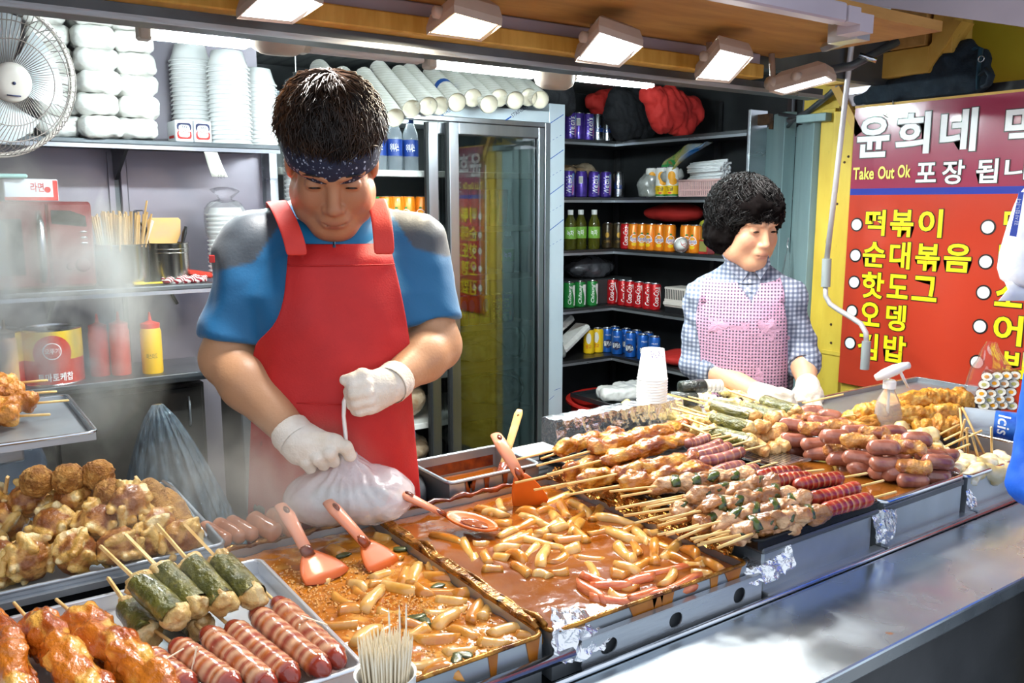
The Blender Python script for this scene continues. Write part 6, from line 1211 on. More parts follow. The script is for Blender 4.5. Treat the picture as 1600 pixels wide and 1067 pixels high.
for i, (a, b, l) in enumerate(fr_): sroll(A(*a), A(*b), l, i, 'seaweed rolls by the woman')
m = MB(); 
# fish cake balls under the rolls, beige
FB = []
for i in range(2): V, Q = lumpy(.045, .017, 90+i, 5, .0035, .003); FB.append(mesh(V, Q, 'fried', True, shade(V, '#cf9a5a', '#a86c33', 40, i, '#dfb478', 50)))
for i, (x, y, z) in enumerate([(1190, 668, 1.045), (1205, 655, 1.05), (1198, 684, 1.02), (1214, 676, 1.03), (1220, 694, 1.01), (1186, 700, 1.01), (1172, 686, 1.02), (1207, 702, 1.0), (1228, 664, 1.04)]): o = link('fish_cake_ball', FB[i % 2], None, A(x, y, z), (0, .2, i)); prop(o, 'golden fish cake end between seaweed rolls and sausages', 'fish cake', 'fish cake ends beside the sausages')
# sausage pile
SP = [sausage_mesh(.07, .0165, 30+i, '#9f6552', '#824a3a', 0, 0, .004+.002*i, 'meat', 14) for i in range(3)]; SG = []
for i in range(2): V, Q = lumpy(.07, .0165, 95+i, 6, .0035, .003); SG.append(mesh(V, Q, 'glaze', True, shade(V, '#b0703a', '#95573f', 40, i, '#cb9048', 40)))
tops = [(305, 515), (430, 530), (550, 578), (680, 600), (820, 640), (905, 600), (1000, 600), (560, 520), (660, 545), (770, 560), (480, 490), (390, 480), (870, 560), (960, 640)]; mids = [(315, 590), (440, 615), (570, 645), (680, 700), (830, 720), (990, 740), (1090, 690), (1150, 670), (1060, 660), (1120, 720)]; bots = [(330, 640), (460, 680), (590, 720), (700, 750), (820, 775), (985, 820), (1100, 800), (1155, 775), (900, 790)]
def spile(lst, z, lay_, mes, a0):
    for i, (x, y) in enumerate(lst):
        px, py = 1150+x/3.556, 520+y/3.556; c = PZ(px, py, z+random.uniform(-.004, .004)); an = a0+random.uniform(-.25, .25); d = np.array((math.cos(an), math.sin(an), random.uniform(-.08, .08)))*.034; o = link('sausage', mes[i % len(mes)]); lay(o, c-d, c+d, .07, 1.0); prop(o, f'plump brown sausage in the {lay_} layer of the sausage pile', 'sausage', f'sausages in the {lay_} layer')
spile(tops, 1.045, 'top', [SP[0], SG[0], SP[1], SG[1]], -.75); spile(mids, 1.018, 'middle', [SP[0], SP[1], SG[0]], -.75); spile(bots, .993, 'bottom', SP, -.75)
spile([(420, 440), (520, 470), (640, 500), (760, 530), (350, 560), (900, 690), (760, 660), (640, 640)], 1.0, 'hidden inner', SP, -.75)
# bacon-wrapped sausages
def bacon_mesh(sd):
    n = 16; rg = []; N_ = 60; L = .125; r = .0165; C = []; c1, c2, c3 = L3('#9c4434'), L3('#d6a883'), L3('#b0612f')
    for i in range(N_+1):
        t = i/N_; x = (t-.5)*L; e = min(t, 1-t)*L/r; rr_ = r*math.sqrt(max(1-(1-min(e, 1))**2, .02)); ring_ = []
        inb = .14 < t < .9
        for a in np.linspace(0, 2*math.pi, n, endpoint=False):
            ph = 2*math.pi*(t*5.2)+a+.5*math.sin(a*2+sd)+.5*math.sin(t*23+sd); g = 1+(.07*(abs(math.sin(ph/2))**.6)+.02*math.sin(ph*3+sd) if inb else 0); ring_.append((x, rr_*g*math.cos(a)*(.93 if inb else .86), rr_*g*math.sin(a)*(.93 if inb else .86)))
            if inb: q = .5+.5*math.sin(ph*2+sd); w = max(0, math.sin(ph))**4; C.append(c1*(1-q)*(1-w)+c2*q*(1-w)+c3*w)
            else: C.append(L3('#8a3020'))
        rg.append(ring_)
    m = MB(); m.loft(rg); V = np.array(m.V); C = np.array(C)*(1+.25*vn(V, 160, sd)[:, None]); return mesh(V, m.F, 'meat', True, np.clip(C, 0, 1))
BM = [bacon_mesh(i) for i in range(3)]; BMs = stickmesh(-.10, -.03); pickm = MB(); pickm.tube([(.0, -.02, .012), (0, .022, .02)], .0011, 5); PK = mesh(pickm.V, pickm.F, 'toothpick', False)
bc = [((226, 1020, .995), (300, 1078, .992), 'leftmost, half cut off below'), ((270, 1005, 1.0), (372, 1078, .995), 'second from the left'), ((318, 985, 1.0), (428, 1078, .995), 'third from the left'), ((357, 976, 1.0), (464, 1064, .995), 'fourth from the left'), ((394, 953, 1.0), (513, 1053, .997), 'second from the right'), ((428, 938, 1.0), (536, 1040, .997), 'rightmost, by the tray corner')]
for i, (a, b, l) in enumerate(bc): t = skewer('bacon_sausage_skewer', [('bacon_sausage', BM[i % 3]), ('toothpick', PK)], BMs, 'bacon-wrapped sausage skewer in the white tray, '+l, 'skewer', 'bacon sausages in the white tray'); setx(t, A(*a), A(*b), .125, i*1.1)
for i, (a, b, l) in enumerate([((-25, 965, 1.0), (42, 1085, 1.0), 'thick orange-glazed chicken skewer at the left picture edge'), ((45, 968, 1.005), (150, 1088, 1.0), 'thick orange-glazed chicken skewer in the white tray, middle one'), ((118, 962, 1.005), (255, 1078, 1.0), 'thick orange-glazed chicken skewer beside the bacon sausages')]):
    if i == 0: GB = []
    V, Q = lumpy(.15, .026, 140+i, 12, .0036, .006, .013); me = mesh(V, Q, 'glaze', True, shade(V, '#cf7420', '#a84c12', 30, i, '#e5a648', 45)); t = skewer('chicken_skewer', [('glazed_meat', me)], stickmesh(-.115, -.05), l, 'skewer', 'orange-glazed chicken in the white tray'); setx(t, A(*a), A(*b), .15)
# fried balls and potato corn dogs
V, Q = (lambda s: (s.ell((0, 0, 0), .0255, None, .002), s.mesh())[1])(SDF((-.034,)*3, (.034,)*3, .003)); V = lump(V, Q, .0016, 160, 1, 2); BL = mesh(V, Q, 'crumb', True, shade(V, '#b0762f', '#8a5418', 90, 2, '#c9924a', 140))
for i, (x, y, z, l) in enumerate([(58, 752, 1.115, 'leftmost'), (107, 748, 1.115, 'second'), (153, 742, 1.115, 'third and highest'), (172, 772, 1.09, 'fourth, tucked under the third')]): o = link('fried_ball', BL, None, A(x, y, z), (i, 0, 0)); prop(o, f'round crumbed fried ball on top of the pile, {l}', 'fried ball', 'crumbed fried balls')
def potato(sd):
    rg = np.random.default_rng(sd); s = SDF((-.048, -.05, -.05), (.048, .05, .05), .0034); s.ell((0, 0, 0), (.034, .031, .029), None, .01); C = []
    for k in range(11):
        v = rg.normal(size=3); v /= np.linalg.norm(v); t_ = np.cross(v, rg.normal(size=3)); t_ /= np.linalg.norm(t_); c = v*np.array((.034, .031, .030)); L = rg.uniform(.010, .021); s.cap(c-t_*L, c+t_*L, .0062, .0056, .003); C.append((c, t_, L))
    V, Q = s.mesh(); V = lump(V, Q, .002, 120, sd, 2); d = np.min([np.linalg.norm(V-c-np.clip((V-c)@t_, -L, L)[:, None]*t_, axis=1) for c, t_, L in C], 0); f = np.clip((.0095-d)/.003, 0, 1)[:, None]
    base = shade(V, '#a86e34', '#82491e', 50, sd, '#c28d4a', 60); fry = shade(V, '#dcb468', '#c08f42', 60, sd+3, '#ecd39a', 80); return mesh(V, Q, 'fried', True, base*(1-f)+fry*f)
PO = [potato(i) for i in range(4)]; pst = stickmesh(-.09, -.02, .003, True)
pd = [(49, 780, 1.075), (115, 782, 1.075), (202, 788, 1.075), (10, 815, 1.045), (85, 823, 1.05), (153, 815, 1.055), (245, 824, 1.035), (47, 872, 1.025), (119, 864, 1.025), (187, 853, 1.025), (280, 842, 1.02), (0, 880, 1.02), (-30, 850, 1.03), (225, 845, 1.02), (-20, 790, 1.07)]
ql = ['top row, leftmost', 'top row, middle', 'top row, rightmost', 'middle row, at the picture edge', 'middle row, second', 'middle row, third', 'middle row, rightmost', 'front row, second', 'front row, third', 'front row, fourth', 'far right by the tray rim', 'front row, at the picture edge', 'middle row, mostly cut off', 'front row, fifth', 'top row, cut off at the edge']
for i, (x, y, z) in enumerate(pd): t = skewer('potato_corn_dog', [('battered_body', PO[i % 4])], None, 'brown corn dog studded with fries, '+ql[i], 'corn dog', 'potato corn dogs in the frying tray'); t.location = A(x, y, z); t.rotation_euler = (i*1.3, i*.7, i*2.1)
V, Q = lumpy(.11, .021, 171, 4, .0035, .0014, .02); CD = mesh(V, Q, 'crumb', True, shade(V, '#c08a3c', '#a06a24', 60, 4, '#d3a458', 90)); cst = stickmesh(-.085, -.04, .003, True)
for i, (a, b, l) in enumerate([((222, 758, 1.085), (262, 808, 1.04), 'crumbed corn dog leaning at the right of the pile'), ((252, 775, 1.06), (296, 838, 1.02), 'crumbed corn dog beside the tray rim'), ((188, 770, 1.06), (232, 802, 1.05), 'crumbed corn dog half hidden behind the fries')]): t = skewer('corn_dog', [('crumbed_body', CD)], cst, l, 'corn dog', 'crumbed corn dogs'); setx(t, A(*a), A(*b), .11, 1)
m = MB(); m.tube([A(8, 770, 1.09), A(12, 745, 1.13)], .003, 4); o = m.build('wooden_stick', 'stick'); prop(o, 'bare wooden stick rising from the corn dogs at the left', 'stick')
# brown eggs-like rolls behind the left pan
RO = sausage_mesh(.10, .0155, 51, '#b97a58', '#a5684a', 0, 0, .002, 'meat', 14)
for i, (x, y) in enumerate([(318, 835), (340, 830), (360, 826), (395, 822), (425, 815)]): c = A(x, y, .972); o = link('fish_cake_roll', RO); lay(o, A(x-6, y-14, 1.0), A(x+42, y+14, .978), .10, .9 if i < 3 else 1.15, i); prop(o, f'smooth brown fish cake roll behind the left pan, {nth(i)}', 'fish cake', 'fish cake rolls behind the left pan')
# raised tray with fried skewers at the left edge
rt = T('raised_tray', 'raised steel tray of fried skewers at the left edge', 'tray', (0, 0, 0)); zr = 1.17; c = PZ(106, 620, zr); pan(rt, c[0]-.5, c[0], c[1]-.32, c[1]+.02, zr-.014, zr, 'pan_steel', 'steel_bright')
rt['label'] = 'raised steel tray of fried skewers at the left edge'; m = MB(); m.box((c[0]-.5, c[1]-.22, zr-.06), (c[0]-.1, c[1]-.19, zr-.035), .003); m.build('support_bar', 'steel', rt); m = MB(); m.box((c[0]-.5, c[1]-.05, .878), (c[0]-.46, c[1]-.01, zr-.02)); m.box((c[0]-.5, c[1]-.22, .878), (c[0]-.46, c[1]-.18, zr-.06)); m.build('leg', 'steel', rt)
FS = []
for i in range(2): V, Q = lumpy(.13, .021, 180+i, 9, .004, .005); FS.append(mesh(V, Q, 'fried', True, shade(V, '#c07a2c', '#9a5518', 40, i, '#d99a46', 60)))
fst = stickmesh(.05, .13)
for i, (a, b, l) in enumerate([((-60, 640, zr+.03), (55, 630, zr+.02), 'front'), ((-70, 622, zr+.035), (38, 615, zr+.03), 'middle'), ((-70, 606, zr+.045), (28, 598, zr+.045), 'back'), ((-70, 655, zr+.012), (30, 650, zr+.012), 'lowest')]): t = skewer('fried_skewer', [('fried_meat', FS[i % 2])], fst, f'golden fried skewer in the raised tray, {l} one', 'skewer', 'fried skewers in the raised tray'); setx(t, A(*a), A(*b), .13)
# fried chicken pile on the right
FC = []
for i in range(3): V, Q = lumpy(.17, .024, 200+i, 12, .004, .007, .014); FC.append(mesh(V, Q, 'fried', True, shade(V, '#d0902f', '#b06f1c', 36, i, '#e2b056', 60)))
ft = T('chicken_tray', 'steel tray of fried chicken beside the menu sign', 'tray'); pan(ft, 1.83, 2.60, 1.185, 1.46, .985, 1.0, 'pan_steel', 'steel_bright'); m = MB(); m.box((1.84, 1.19, .8785), (2.59, 1.45, .984)); m.build('stand', 'steel_dark', ft)
for i, (a, b, l) in enumerate([((1322, 655, 1.012), (1450, 640, 1.02), 'lowest at the left'), ((1335, 662, 1.01), (1478, 655, 1.015), 'at the front of the pile'), ((1398, 630, 1.05), (1508, 618, 1.06), 'on top at the back'), ((1372, 640, 1.035), (1490, 632, 1.04), 'in the middle of the pile'), ((1400, 650, 1.025), (1500, 646, 1.03), 'below the spray nozzle'), ((1442, 622, 1.06), (1522, 628, 1.05), 'topmost at the right'), ((1425, 668, 1.01), (1500, 668, 1.015), 'beside the water bottles'), ((1340, 648, 1.03), (1420, 640, 1.035), 'with its stick towards the woman')]): t = skewer('fried_chicken_piece', [('battered_meat', FC[i % 3])], stickmesh(-.13, -.06) if i in (0, 7) else None, 'golden fried chicken piece '+l, 'fried chicken', 'fried chicken pile'); setx(t, A(*a), A(*b), .17)
# folded fish cakes with sticks in their pan
FK = []
S('fish_cake', c='#ffffff', r=.4, usecol=True, coat=.2, bump=.15, bsc=40, sss=.2, sssr=.005)
for i in range(3): V, Q = lumpy(.07, .02, 220+i, 6, .004, .003, .01, .6); FK.append(mesh(V, Q, 'fish_cake', True, shade(V, '#e6d5a8', '#d3b878', 30, i, '#f1e6c8', 40)))
ck_ = [(1490, 735), (1505, 722), (1530, 728), (1520, 742), (1555, 728), (1545, 738), (1410, 672), (1425, 662), (1440, 680), (1395, 662), (1450, 692), (1465, 705), (1430, 695), (1478, 715), (1415, 655), (1568, 722)]
for i, (x, y) in enumerate(ck_): z = .975 if i < 6 or i > 9 else 1.0; o = link('fish_cake_fold', FK[i % 3], None, A(x, y, z), (.3*i, .2, i*1.1)); prop(o, 'folded pale fish cake in the pan at the counter end', 'fish cake', 'folded fish cakes')
def bamboo(x0, y0, x1, y1, z0, z1, label, group): m = MB(); m.tube([A(x0, y0, z0), A(x1, y1, z1)], .0026, 6); o = m.build('bamboo_skewer', 'stick', None, True); prop(o, label, 'stick', group)
cr = lambda x, y: (1400+x/5.335, 560+y/5.335)
for (a, b) in [((40, 525), (325, 405)), ((20, 585), (270, 480)), ((180, 545), (425, 435)), ((240, 590), (520, 440)), ((270, 590), (545, 430)), ((310, 615), (495, 540)), ((330, 650), (530, 550)), ((400, 680), (610, 580)), ((410, 735), (600, 645)), ((520, 690), (720, 600)), ((470, 770), (615, 715))]: bamboo(*cr(*a), *cr(*b), 1.0, 1.03, 'bamboo skewer slanting over the fish cake pan', 'slanting fish cake skewers')
for (a, b) in [((570, 780), (530, 410)), ((740, 800), (550, 405)), ((520, 740), (575, 510)), ((600, 800), (590, 580)), ((690, 850), (635, 640)), ((800, 850), (795, 575))]: bamboo(*cr(*a), *cr(*b), .97, 1.07, 'bamboo skewer standing up from the fish cakes', 'upright fish cake skewers')
# loose sticks poking out of the skewer tray towards the stew
for (a, b) in [((1042, 816), (1102, 792)), ((1041, 836), (1092, 820)), ((1060, 842), (1124, 814)), ((1085, 847), (1154, 817)), ((1107, 844), (1178, 822)), ((1095, 849), (1157, 836)), ((1121, 856), (1176, 834)), ((1028, 822), (1073, 810)), ((1000, 790), (1078, 776)), ((970, 776), (1075, 758)), ((962, 795), (1070, 774)), ((975, 806), (1068, 792)), ((860, 722), (925, 711)), ((886, 727), (930, 712)), ((897, 732), (945, 722)), ((888, 748), (935, 735)), ((869, 763), (930, 745)), ((912, 767), (972, 760)), ((916, 752), (965, 741)), ((845, 717), (870, 708))]: bamboo(*a, *b, 1.008, 1.018, 'stick end poking out of the skewer tray over the stew', 'stick ends beside the stew pan')
# tempura and kimbap behind the glazed chicken
TM = []
for i in range(3): V, Q = lumpy(.06, .014, 240+i, 6, .0035, .005, .007); TM.append(mesh(V, Q, 'fried', True, shade(V, '#e5cd84', '#cfae5a', 50, i, '#f0e2ae', 60)))
tt_ = [(968, 640), (980, 632), (992, 642), (1045, 640), (1058, 630), (1070, 645), (1062, 655), (1080, 640), (1092, 655), (1075, 668), (1095, 672), (1085, 625), (1100, 612), (1115, 625), (1072, 655), (1130, 612), (1150, 615), (1140, 628), (1098, 685), (1165, 618)]
for i, (x, y) in enumerate(tt_): o = link('tempura_piece', TM[i % 3], None, A(x, y, 1.0 if x > 1040 else .985), (.3*i, .1, i*.9)); prop(o, 'pale yellow tempura piece between the cups and seaweed rolls', 'tempura', 'tempura pieces')
for (a, b) in [((1060, 616), (1112, 628)), ((1058, 633), (1110, 650)), ((1062, 650), (1112, 668)), ((1066, 662), (1110, 680)), ((1092, 674), (1120, 668)), ((1142, 612), (1190, 628)), ((1098, 688), (1142, 680))]: bamboo(*a, *b, 1.04, 1.045, 'wooden stick lying over the tempura', 'sticks over the tempura')
tm_t = T('tempura_tray', 'white tray under the tempura pieces', 'tray'); pan(tm_t, 1.585, 2.0, 1.475, 1.63, .96, .972, 'tray_enamel', 'tray_enamel'); m = MB(); m.box((1.60, 1.48, .8785), (1.98, 1.625, .9595)); m.build('stand', 'steel_dark', tm_t)
def kimbap(a, b, label, r=.019):
    t = T('kimbap_roll', label, 'kimbap'); a = np.array(a); b = np.array(b); m = MB(); m.tube([a, a+(b-a)*.03, b-(b-a)*.03, b], [r*.6, r, r, r*.9], 14); m.build('seaweed_wrap', 'seaweed_black', t, True)
    d = (b-a)/np.linalg.norm(b-a)
    for k in range(4): m = MB(); c_ = b+d*(.003+.013*k)+np.array((0, 0, -.001*k)); m.tube([c_, c_+d*.010], [r*.93, r*.93], 14); q = m.build('slice', 'rice', t, 'auto'); m = MB(); m.tube([c_+d*.0101, c_+d*.011], [r*.4, r*.35], 8); m.build('slice_filling', 'orange_fruit', q, True)
    return t
kimbap(A(1062, 606, 1.06), A(1100, 603, 1.06), 'black kimbap roll on top, with cut slices showing'); kimbap(A(1046, 622, 1.035), A(1088, 624, 1.03), 'black kimbap roll below, beside the tempura')
# paper cups stacked upside down on the foil block
S('cup_print', c='#6a5a9c', r=.6); c = PY(1018, 640, 1.56); zc = 1.047
cmm = MB(); cmm.lathe([(.0395, 0), (.0400, .0025), (.0385, .005), (.029, .078), (.0285, .079), (.0275, .076), (.001, .0755)], 24, caps=(False, True)); cupm = mesh(cmm.V, cmm.F, 'bowl_white'); cupm.set_sharp_from_angle(angle=R(40))
for k in range(9):
    o = link('paper_cup', cupm, None, (c[0], 1.56, zc+k*.0072), (0, 0, k)); prop(o, f'white paper cup, {"lowest" if k == 0 else ORD[k]+" from the bottom"} in the upturned stack' if k < 8 else 'topmost upturned paper cup with small purple print', 'cup', 'stacked paper cups')
    if k == 8:
        for q in range(14): a = cam_rz(o.location)-k+random.uniform(-.9, .9); z = random.uniform(.058, .074); rr_ = .0395-(.0105)*z/.078+.0008; m = MB(); m.add([(rr_*math.cos(a+i*.09), rr_*math.sin(a+i*.09), z+j) for i, j in ((0, 0), (1, .002), (.4, .006))], [(0, 1, 2)]); m.build('print_mark', 'cup_print', o)
# spray bottle
S('bottle_clear', c='#e9e6e2', r=.15, trans=.75, ior=1.3); sp = T('spray_bottle', 'clear spray bottle with white trigger among the fried food', 'spray bottle', A(1385, 668, 1.0)); sp.location[2] = 1.0
m = MB(); m.lathe([(.032, 0), (.034, .004), (.034, .04), (.024, .075), (.013, .095), (.0125, .105)], 22); m.build('bottle', 'bottle_clear', sp, 'auto'); m = MB(); m.lathe([(.0155, .100), (.0155, .118), (.012, .122)], 18); m.build('collar', 'plastic_white', sp, 'auto')
m = MB(); m.tube([(-.032, .018, .127), (-.015, .008, .135), (.01, -.005, .146), (.03, -.016, .155), (.042, -.022, .157)], [.008, .013, .014, .010, .009], 10); m.build('head', 'plastic_white', sp, True); m = MB(); m.tube([(.02, -.012, .144), (.03, -.017, .125), (.043, -.024, .1)], [.006, .0055, .004], 8, flat=.6); m.build('trigger', 'plastic_white', sp, True); m = MB(); m.tube([(0, 0, .01), (0, 0, .1)], .003, 6); m.build('tube', 'plastic_white', sp, True)
S('scallion_pale', c='#b9b468', r=.5)
# water bottles and the bag of kimbap
def wbottle(a, b, label, r=.034):
    t = T('water_bottle', label, 'bottle', (0, 0, 0), 0, 'water bottles lying down'); a = np.array(a); b = np.array(b); d = b-a; P = lambda k: a+d*k
    m = MB(); m.tube([P(0), P(.02), P(.1), P(.45), P(.47), P(.7), P(.85), P(.93), P(.95)], [r*.85, r, r, r, r*.98, r, r*.75, r*.33, r*.33], 22); m.build('bottle', 'pet_blue', t, 'auto'); m = MB(); m.tube([P(.36), P(.62)], [r*1.012, r*1.012], 22, (False, False)); m.build('label_band', 'label_icis', t, True); m = MB(); m.tube([P(.94), P(1.0)], [r*.36, r*.36], 14); m.build('cap', 'cap_blue', t, 'auto')
    s_, u_, d_ = frame(d); fwd = -np.array((P(.5)[0], P(.5)[1], P(.5)[2]-1.55)); fwd -= d_*(fwd@d_); fwd /= np.linalg.norm(fwd); up_ = np.cross(fwd, d_); Lc = np.linalg.norm(d)
    V, F, sz = fit('Icis', .01, .15); ang = (V[:, 0]-.5)*1.5; xx = (.40+.13*V[:, 1])*Lc; rr_ = r*1.02; W = a+d_*xx[:, None]+fwd*(rr_*np.cos(ang))[:, None]+up_*(rr_*np.sin(ang))[:, None]*-1; solid('lettering', W, F, 'ink_white', t, True); return t
S('pet_blue', c='#dbe9f5', r=.12, trans=.55, ior=1.3, bump=.2, bsc=30); S('label_icis', c='#2150b0', c2='#3a78cf', sc=30, r=.35)
q0 = A(1510, 690, 1.0)
wbottle(PZ(1503, 656, 1.01), PZ(1650, 674, 1.01), 'clear water bottle with blue label lying on top'); wbottle(PZ(1500, 694, .945), PZ(1640, 713, .945), 'clear water bottle with blue label lying below')
m = MB(); m.box((2.135, .87, .8785), (2.6, 1.17, .91)); o = m.build('support_board', 'steel_dark'); prop(o, 'dark board under the water bottles', 'board')
kb_ = T('kimbap_bag', 'clear bag packed with cut kimbap rolls on the bottles', 'bag'); cb = PD(1565, 600, 2.35); fwd = -(cb-CC)/np.linalg.norm(cb-CC); fwd[2] = .1; rt_ = RT; k = 0
rows_k = [(1543, 588, 4, 14.5), (1538, 600, 4, 15), (1533, 614, 4, 15), (1530, 625, 4, 15.5), (1536, 635, 4, 15)]
for (x0, y0, n, st) in rows_k:
    for j in range(n):
        p_ = PD(x0+j*st+random.uniform(-1.5, 1.5), y0+random.uniform(-1.5, 1.5)-j*.5, 2.34); t = T('kimbap_roll', f'cut kimbap roll in the clear bag, {nth(j)} in {["the top", "the second", "the third", "the fourth", "the lowest"][k//4]} row', 'kimbap', p_, 0, 'kimbap rolls in the bag'); k += 1
        s_, u_, d_ = frame(fwd); B = lambda r_, z, n_=12: [s_*r_*math.cos(a)*1.08+u_*r_*math.sin(a)*.9+d_*z for a in np.linspace(0, 2*math.pi, n_, endpoint=False)]
        m = MB(); m.loft([B(.0138, -.10), B(.0138, -.002)], (True, False)); m.build('seaweed_wrap', 'seaweed_black', t, True); m = MB(); m.loft([B(.0132, -.004), B(.0128, .001)]); m.build('rice', 'rice', t); m = MB(); q = random.uniform(0, 3); m.loft([[p+s_*.001*math.cos(q) for p in B(.0062, .0005)], [p*1.0 for p in B(.0052, .0018)]]); m.build('filling', ['orange_fruit', 'tteok', 'scallion_pale'][k % 3], t)

P = []
for y, xl, xr, dd in ((536, 1546, 1562, .012), (548, 1541, 1568, .03), (566, 1540, 1583, .04), (582, 1534, 1600, .06), (610, 1527, 1606, .065), (642, 1524, 1606, .06)):
    a = PD(xl, y, 2.33); b = PD(xr, y, 2.33); w = b-a; n_ = np.array((FW[0], FW[1], 0)); P.append([a+w*(.5-.5*math.cos(q))-n_*dd*math.sin(q)*.6+n_*dd*.9 for q in np.linspace(0, 2*math.pi, 24, endpoint=False)])
P = np.array(P); P += np.stack([vn(P, 40, i) for i in range(3)], -1)*.004; m = MB(); m.loft([list(r_) for r_ in P], (False, True)); m.build('film', 'film_clear', kb_, True)
# blue film bag behind the fried balls, clear bags under the shelf
S('film_blue', c='#a9c4ee', r=.1, trans=.9, ior=1.15, alpha=.55, bump=.6, bsc=30); S('film_streak', c='#6f8494', c2='#20303c', sc=22, r=.15, coat=.5, trans=.3, alpha=.7, bump=.8, bsc=50, stretch=(6, 6, .4))
sack((-.12, 1.78, .985), (.17, 1.92, 1.13), 'film_blue', 'bluish clear film bag behind the fried balls', 21, 'film_bag', 'bag', .012)
a = PY(270, 700, 2.5); q0 = PY(246, 632, 2.45); q1 = PY(285, 815, 2.5); q1[2] = .455; m = MB(); rg_ = []
for i in range(14):
    k = i/13; c = q0+(q1-q0)*k; r_ = .012+.16*k**.75; rg_.append([c+np.array((r_*1.15*math.cos(t)*(1+.10*math.sin(17*t+3*math.sin(2*t))), r_*.8*math.sin(t)*(1+.10*math.sin(17*t+1)), .03*math.sin(3*t)*k)) for t in np.linspace(0, 2*math.pi, 120, endpoint=False)])
m.loft(rg_); o = m.build('film_bag', 'film_streak', None, True); prop(o, 'large clear plastic bag hanging in pleats under the wall shelf', 'bag'); m = MB(); m.box((a[0]-.6, 2.38, 0), (a[0]+.3, 3.1, .449), .004); o = m.build('storage_chest', 'steel_dark'); prop(o, 'dark steel chest under the wall shelves', 'chest')
m = MB(); m.box((-.45, 1.765, .02), (.37, 1.78, .84)); o = m.build('side_board', 'steel_dark'); prop(o, 'dark board closing the counter at the left', 'board')
a = PY(395, 560, 2.6); sack((a[0]-.10, 2.55, .95), (a[0]+.10, 2.75, 1.22), 'bag_grey', 'clear bag of white bowls behind the man at the left', 23)
m = MB(); m.box((a[0]-.05, 2.58, .45), (a[0]+.1, 2.8, .949), .004); o = m.build('crate_stack', 'steel_dark'); prop(o, 'dark crate behind the man at the left', 'crate')
# ================================================================ people
S('skin', c='#ffffff', r=.45, usecol=True, sss=.08, sssr=.006, bump=.08, bsc=180, c2='#ffffff'); S('shirt_blue', c='#ffffff', r=.5, usecol=True, bump=.06, bsc=200, sheen=.2); S('apron_red', c='#c3211f', c2='#ae1a1a', sc=7, r=.6, bump=.12, bsc=300, marks=[('#8e1614', 24, .70, .78)]); S('apron_strap', c='#d8372c', c2='#c62d25', sc=9, r=.6, bump=.1, bsc=300)  # strap red is the apron red made lighter, lamplight put into the colour
S('glove_cotton', c='#e6ddd0', c2='#dccfbd', sc=30, r=.9, bump=.22, bsc=260, marks=[('#c98a4e', 40, .70, .76)]); S('hair_black', c='#080707', c2='#141112', sc=20, r=.5, spec=.3); S('hair_brown', c='#1c110a', c2='#3a2310', sc=16, r=.42, spec=.45); S('bandana', c='#1b2138', r=.75, dots=('#aeb6c8', 95, .22), bump=.2, bsc=120, marks=[('#8e98b0', 120, .62, .66)])
S('hair_under', c='#0b0808', r=.95, spec=.05); S('trousers', c='#23242a', r=.8); S('shoe', c='#1a1a1a', r=.5); S('zip', c='#2a3a4a', r=.3, m=.8); S('lips', c='#a5574b', r=.4); S('brow', c='#1a1410', r=.7); S('eye_white', c='#d9d2c8', r=.2); S('iris', c='#1b120c', r=.15)
S('gingham', c='#a3aaba', r=.8, check=('#3a455e', 24), bump=.15, bsc=300, stretch=(1, 1, 1)); S('vest_lilac', c='#bb93ab', c2='#b088a1', sc=10, r=.85, dots=('#4a4354', 105, .34, .0), bump=.4, bsc=150); S('vest_plain', c='#bb93ab', c2='#af87a0', sc=12, r=.85, bump=.3, bsc=160); S('jacket_blue', c='#1163d8', c2='#0d55c2', sc=6, r=.6, bump=.1, bsc=80)
S('bag_film', c='#ffffff', r=.16, alpha=.48, coat=.6, bump=.4, bsc=45); S('bag_white', c='#f2efea', r=.3, coat=.4); S('sundae', c='#57474e', c2='#75666a', sc=60, r=.3, coat=.4)
class Fig:
    """a person's own frame: u to the viewer's right, v away from the camera, w up; px() reads photo points at a depth v"""
    def __init__(s, px, py, d):
        p = PD(px, py, d); s.o = np.array([p[0], p[1], 0.]); b = s.o[:2]/np.linalg.norm(s.o[:2]); s.B = np.array([b[0], b[1], 0]); s.U = np.array([b[1], -b[0], 0]); s.M = np.stack([s.U, s.B, (0, 0, 1)], 1)
    def px(s, x, y, v=0.):
        r = ray(x, y); t = (v-(CC-s.o)@s.B)/(r@s.B); q = CC+t*r-s.o; return np.array([q@s.U, q@s.B, q[2]])
    def rot(s): return math.atan2(s.U[1], s.U[0])
    def thing(s, label): t = T('person', label, 'person', s.o, s.rot()); return t
def hrot(yaw, pitch, roll=0): return rotm(0, 0, yaw)@rotm(-pitch*-1, 0, 0)@rotm(0, roll, 0)
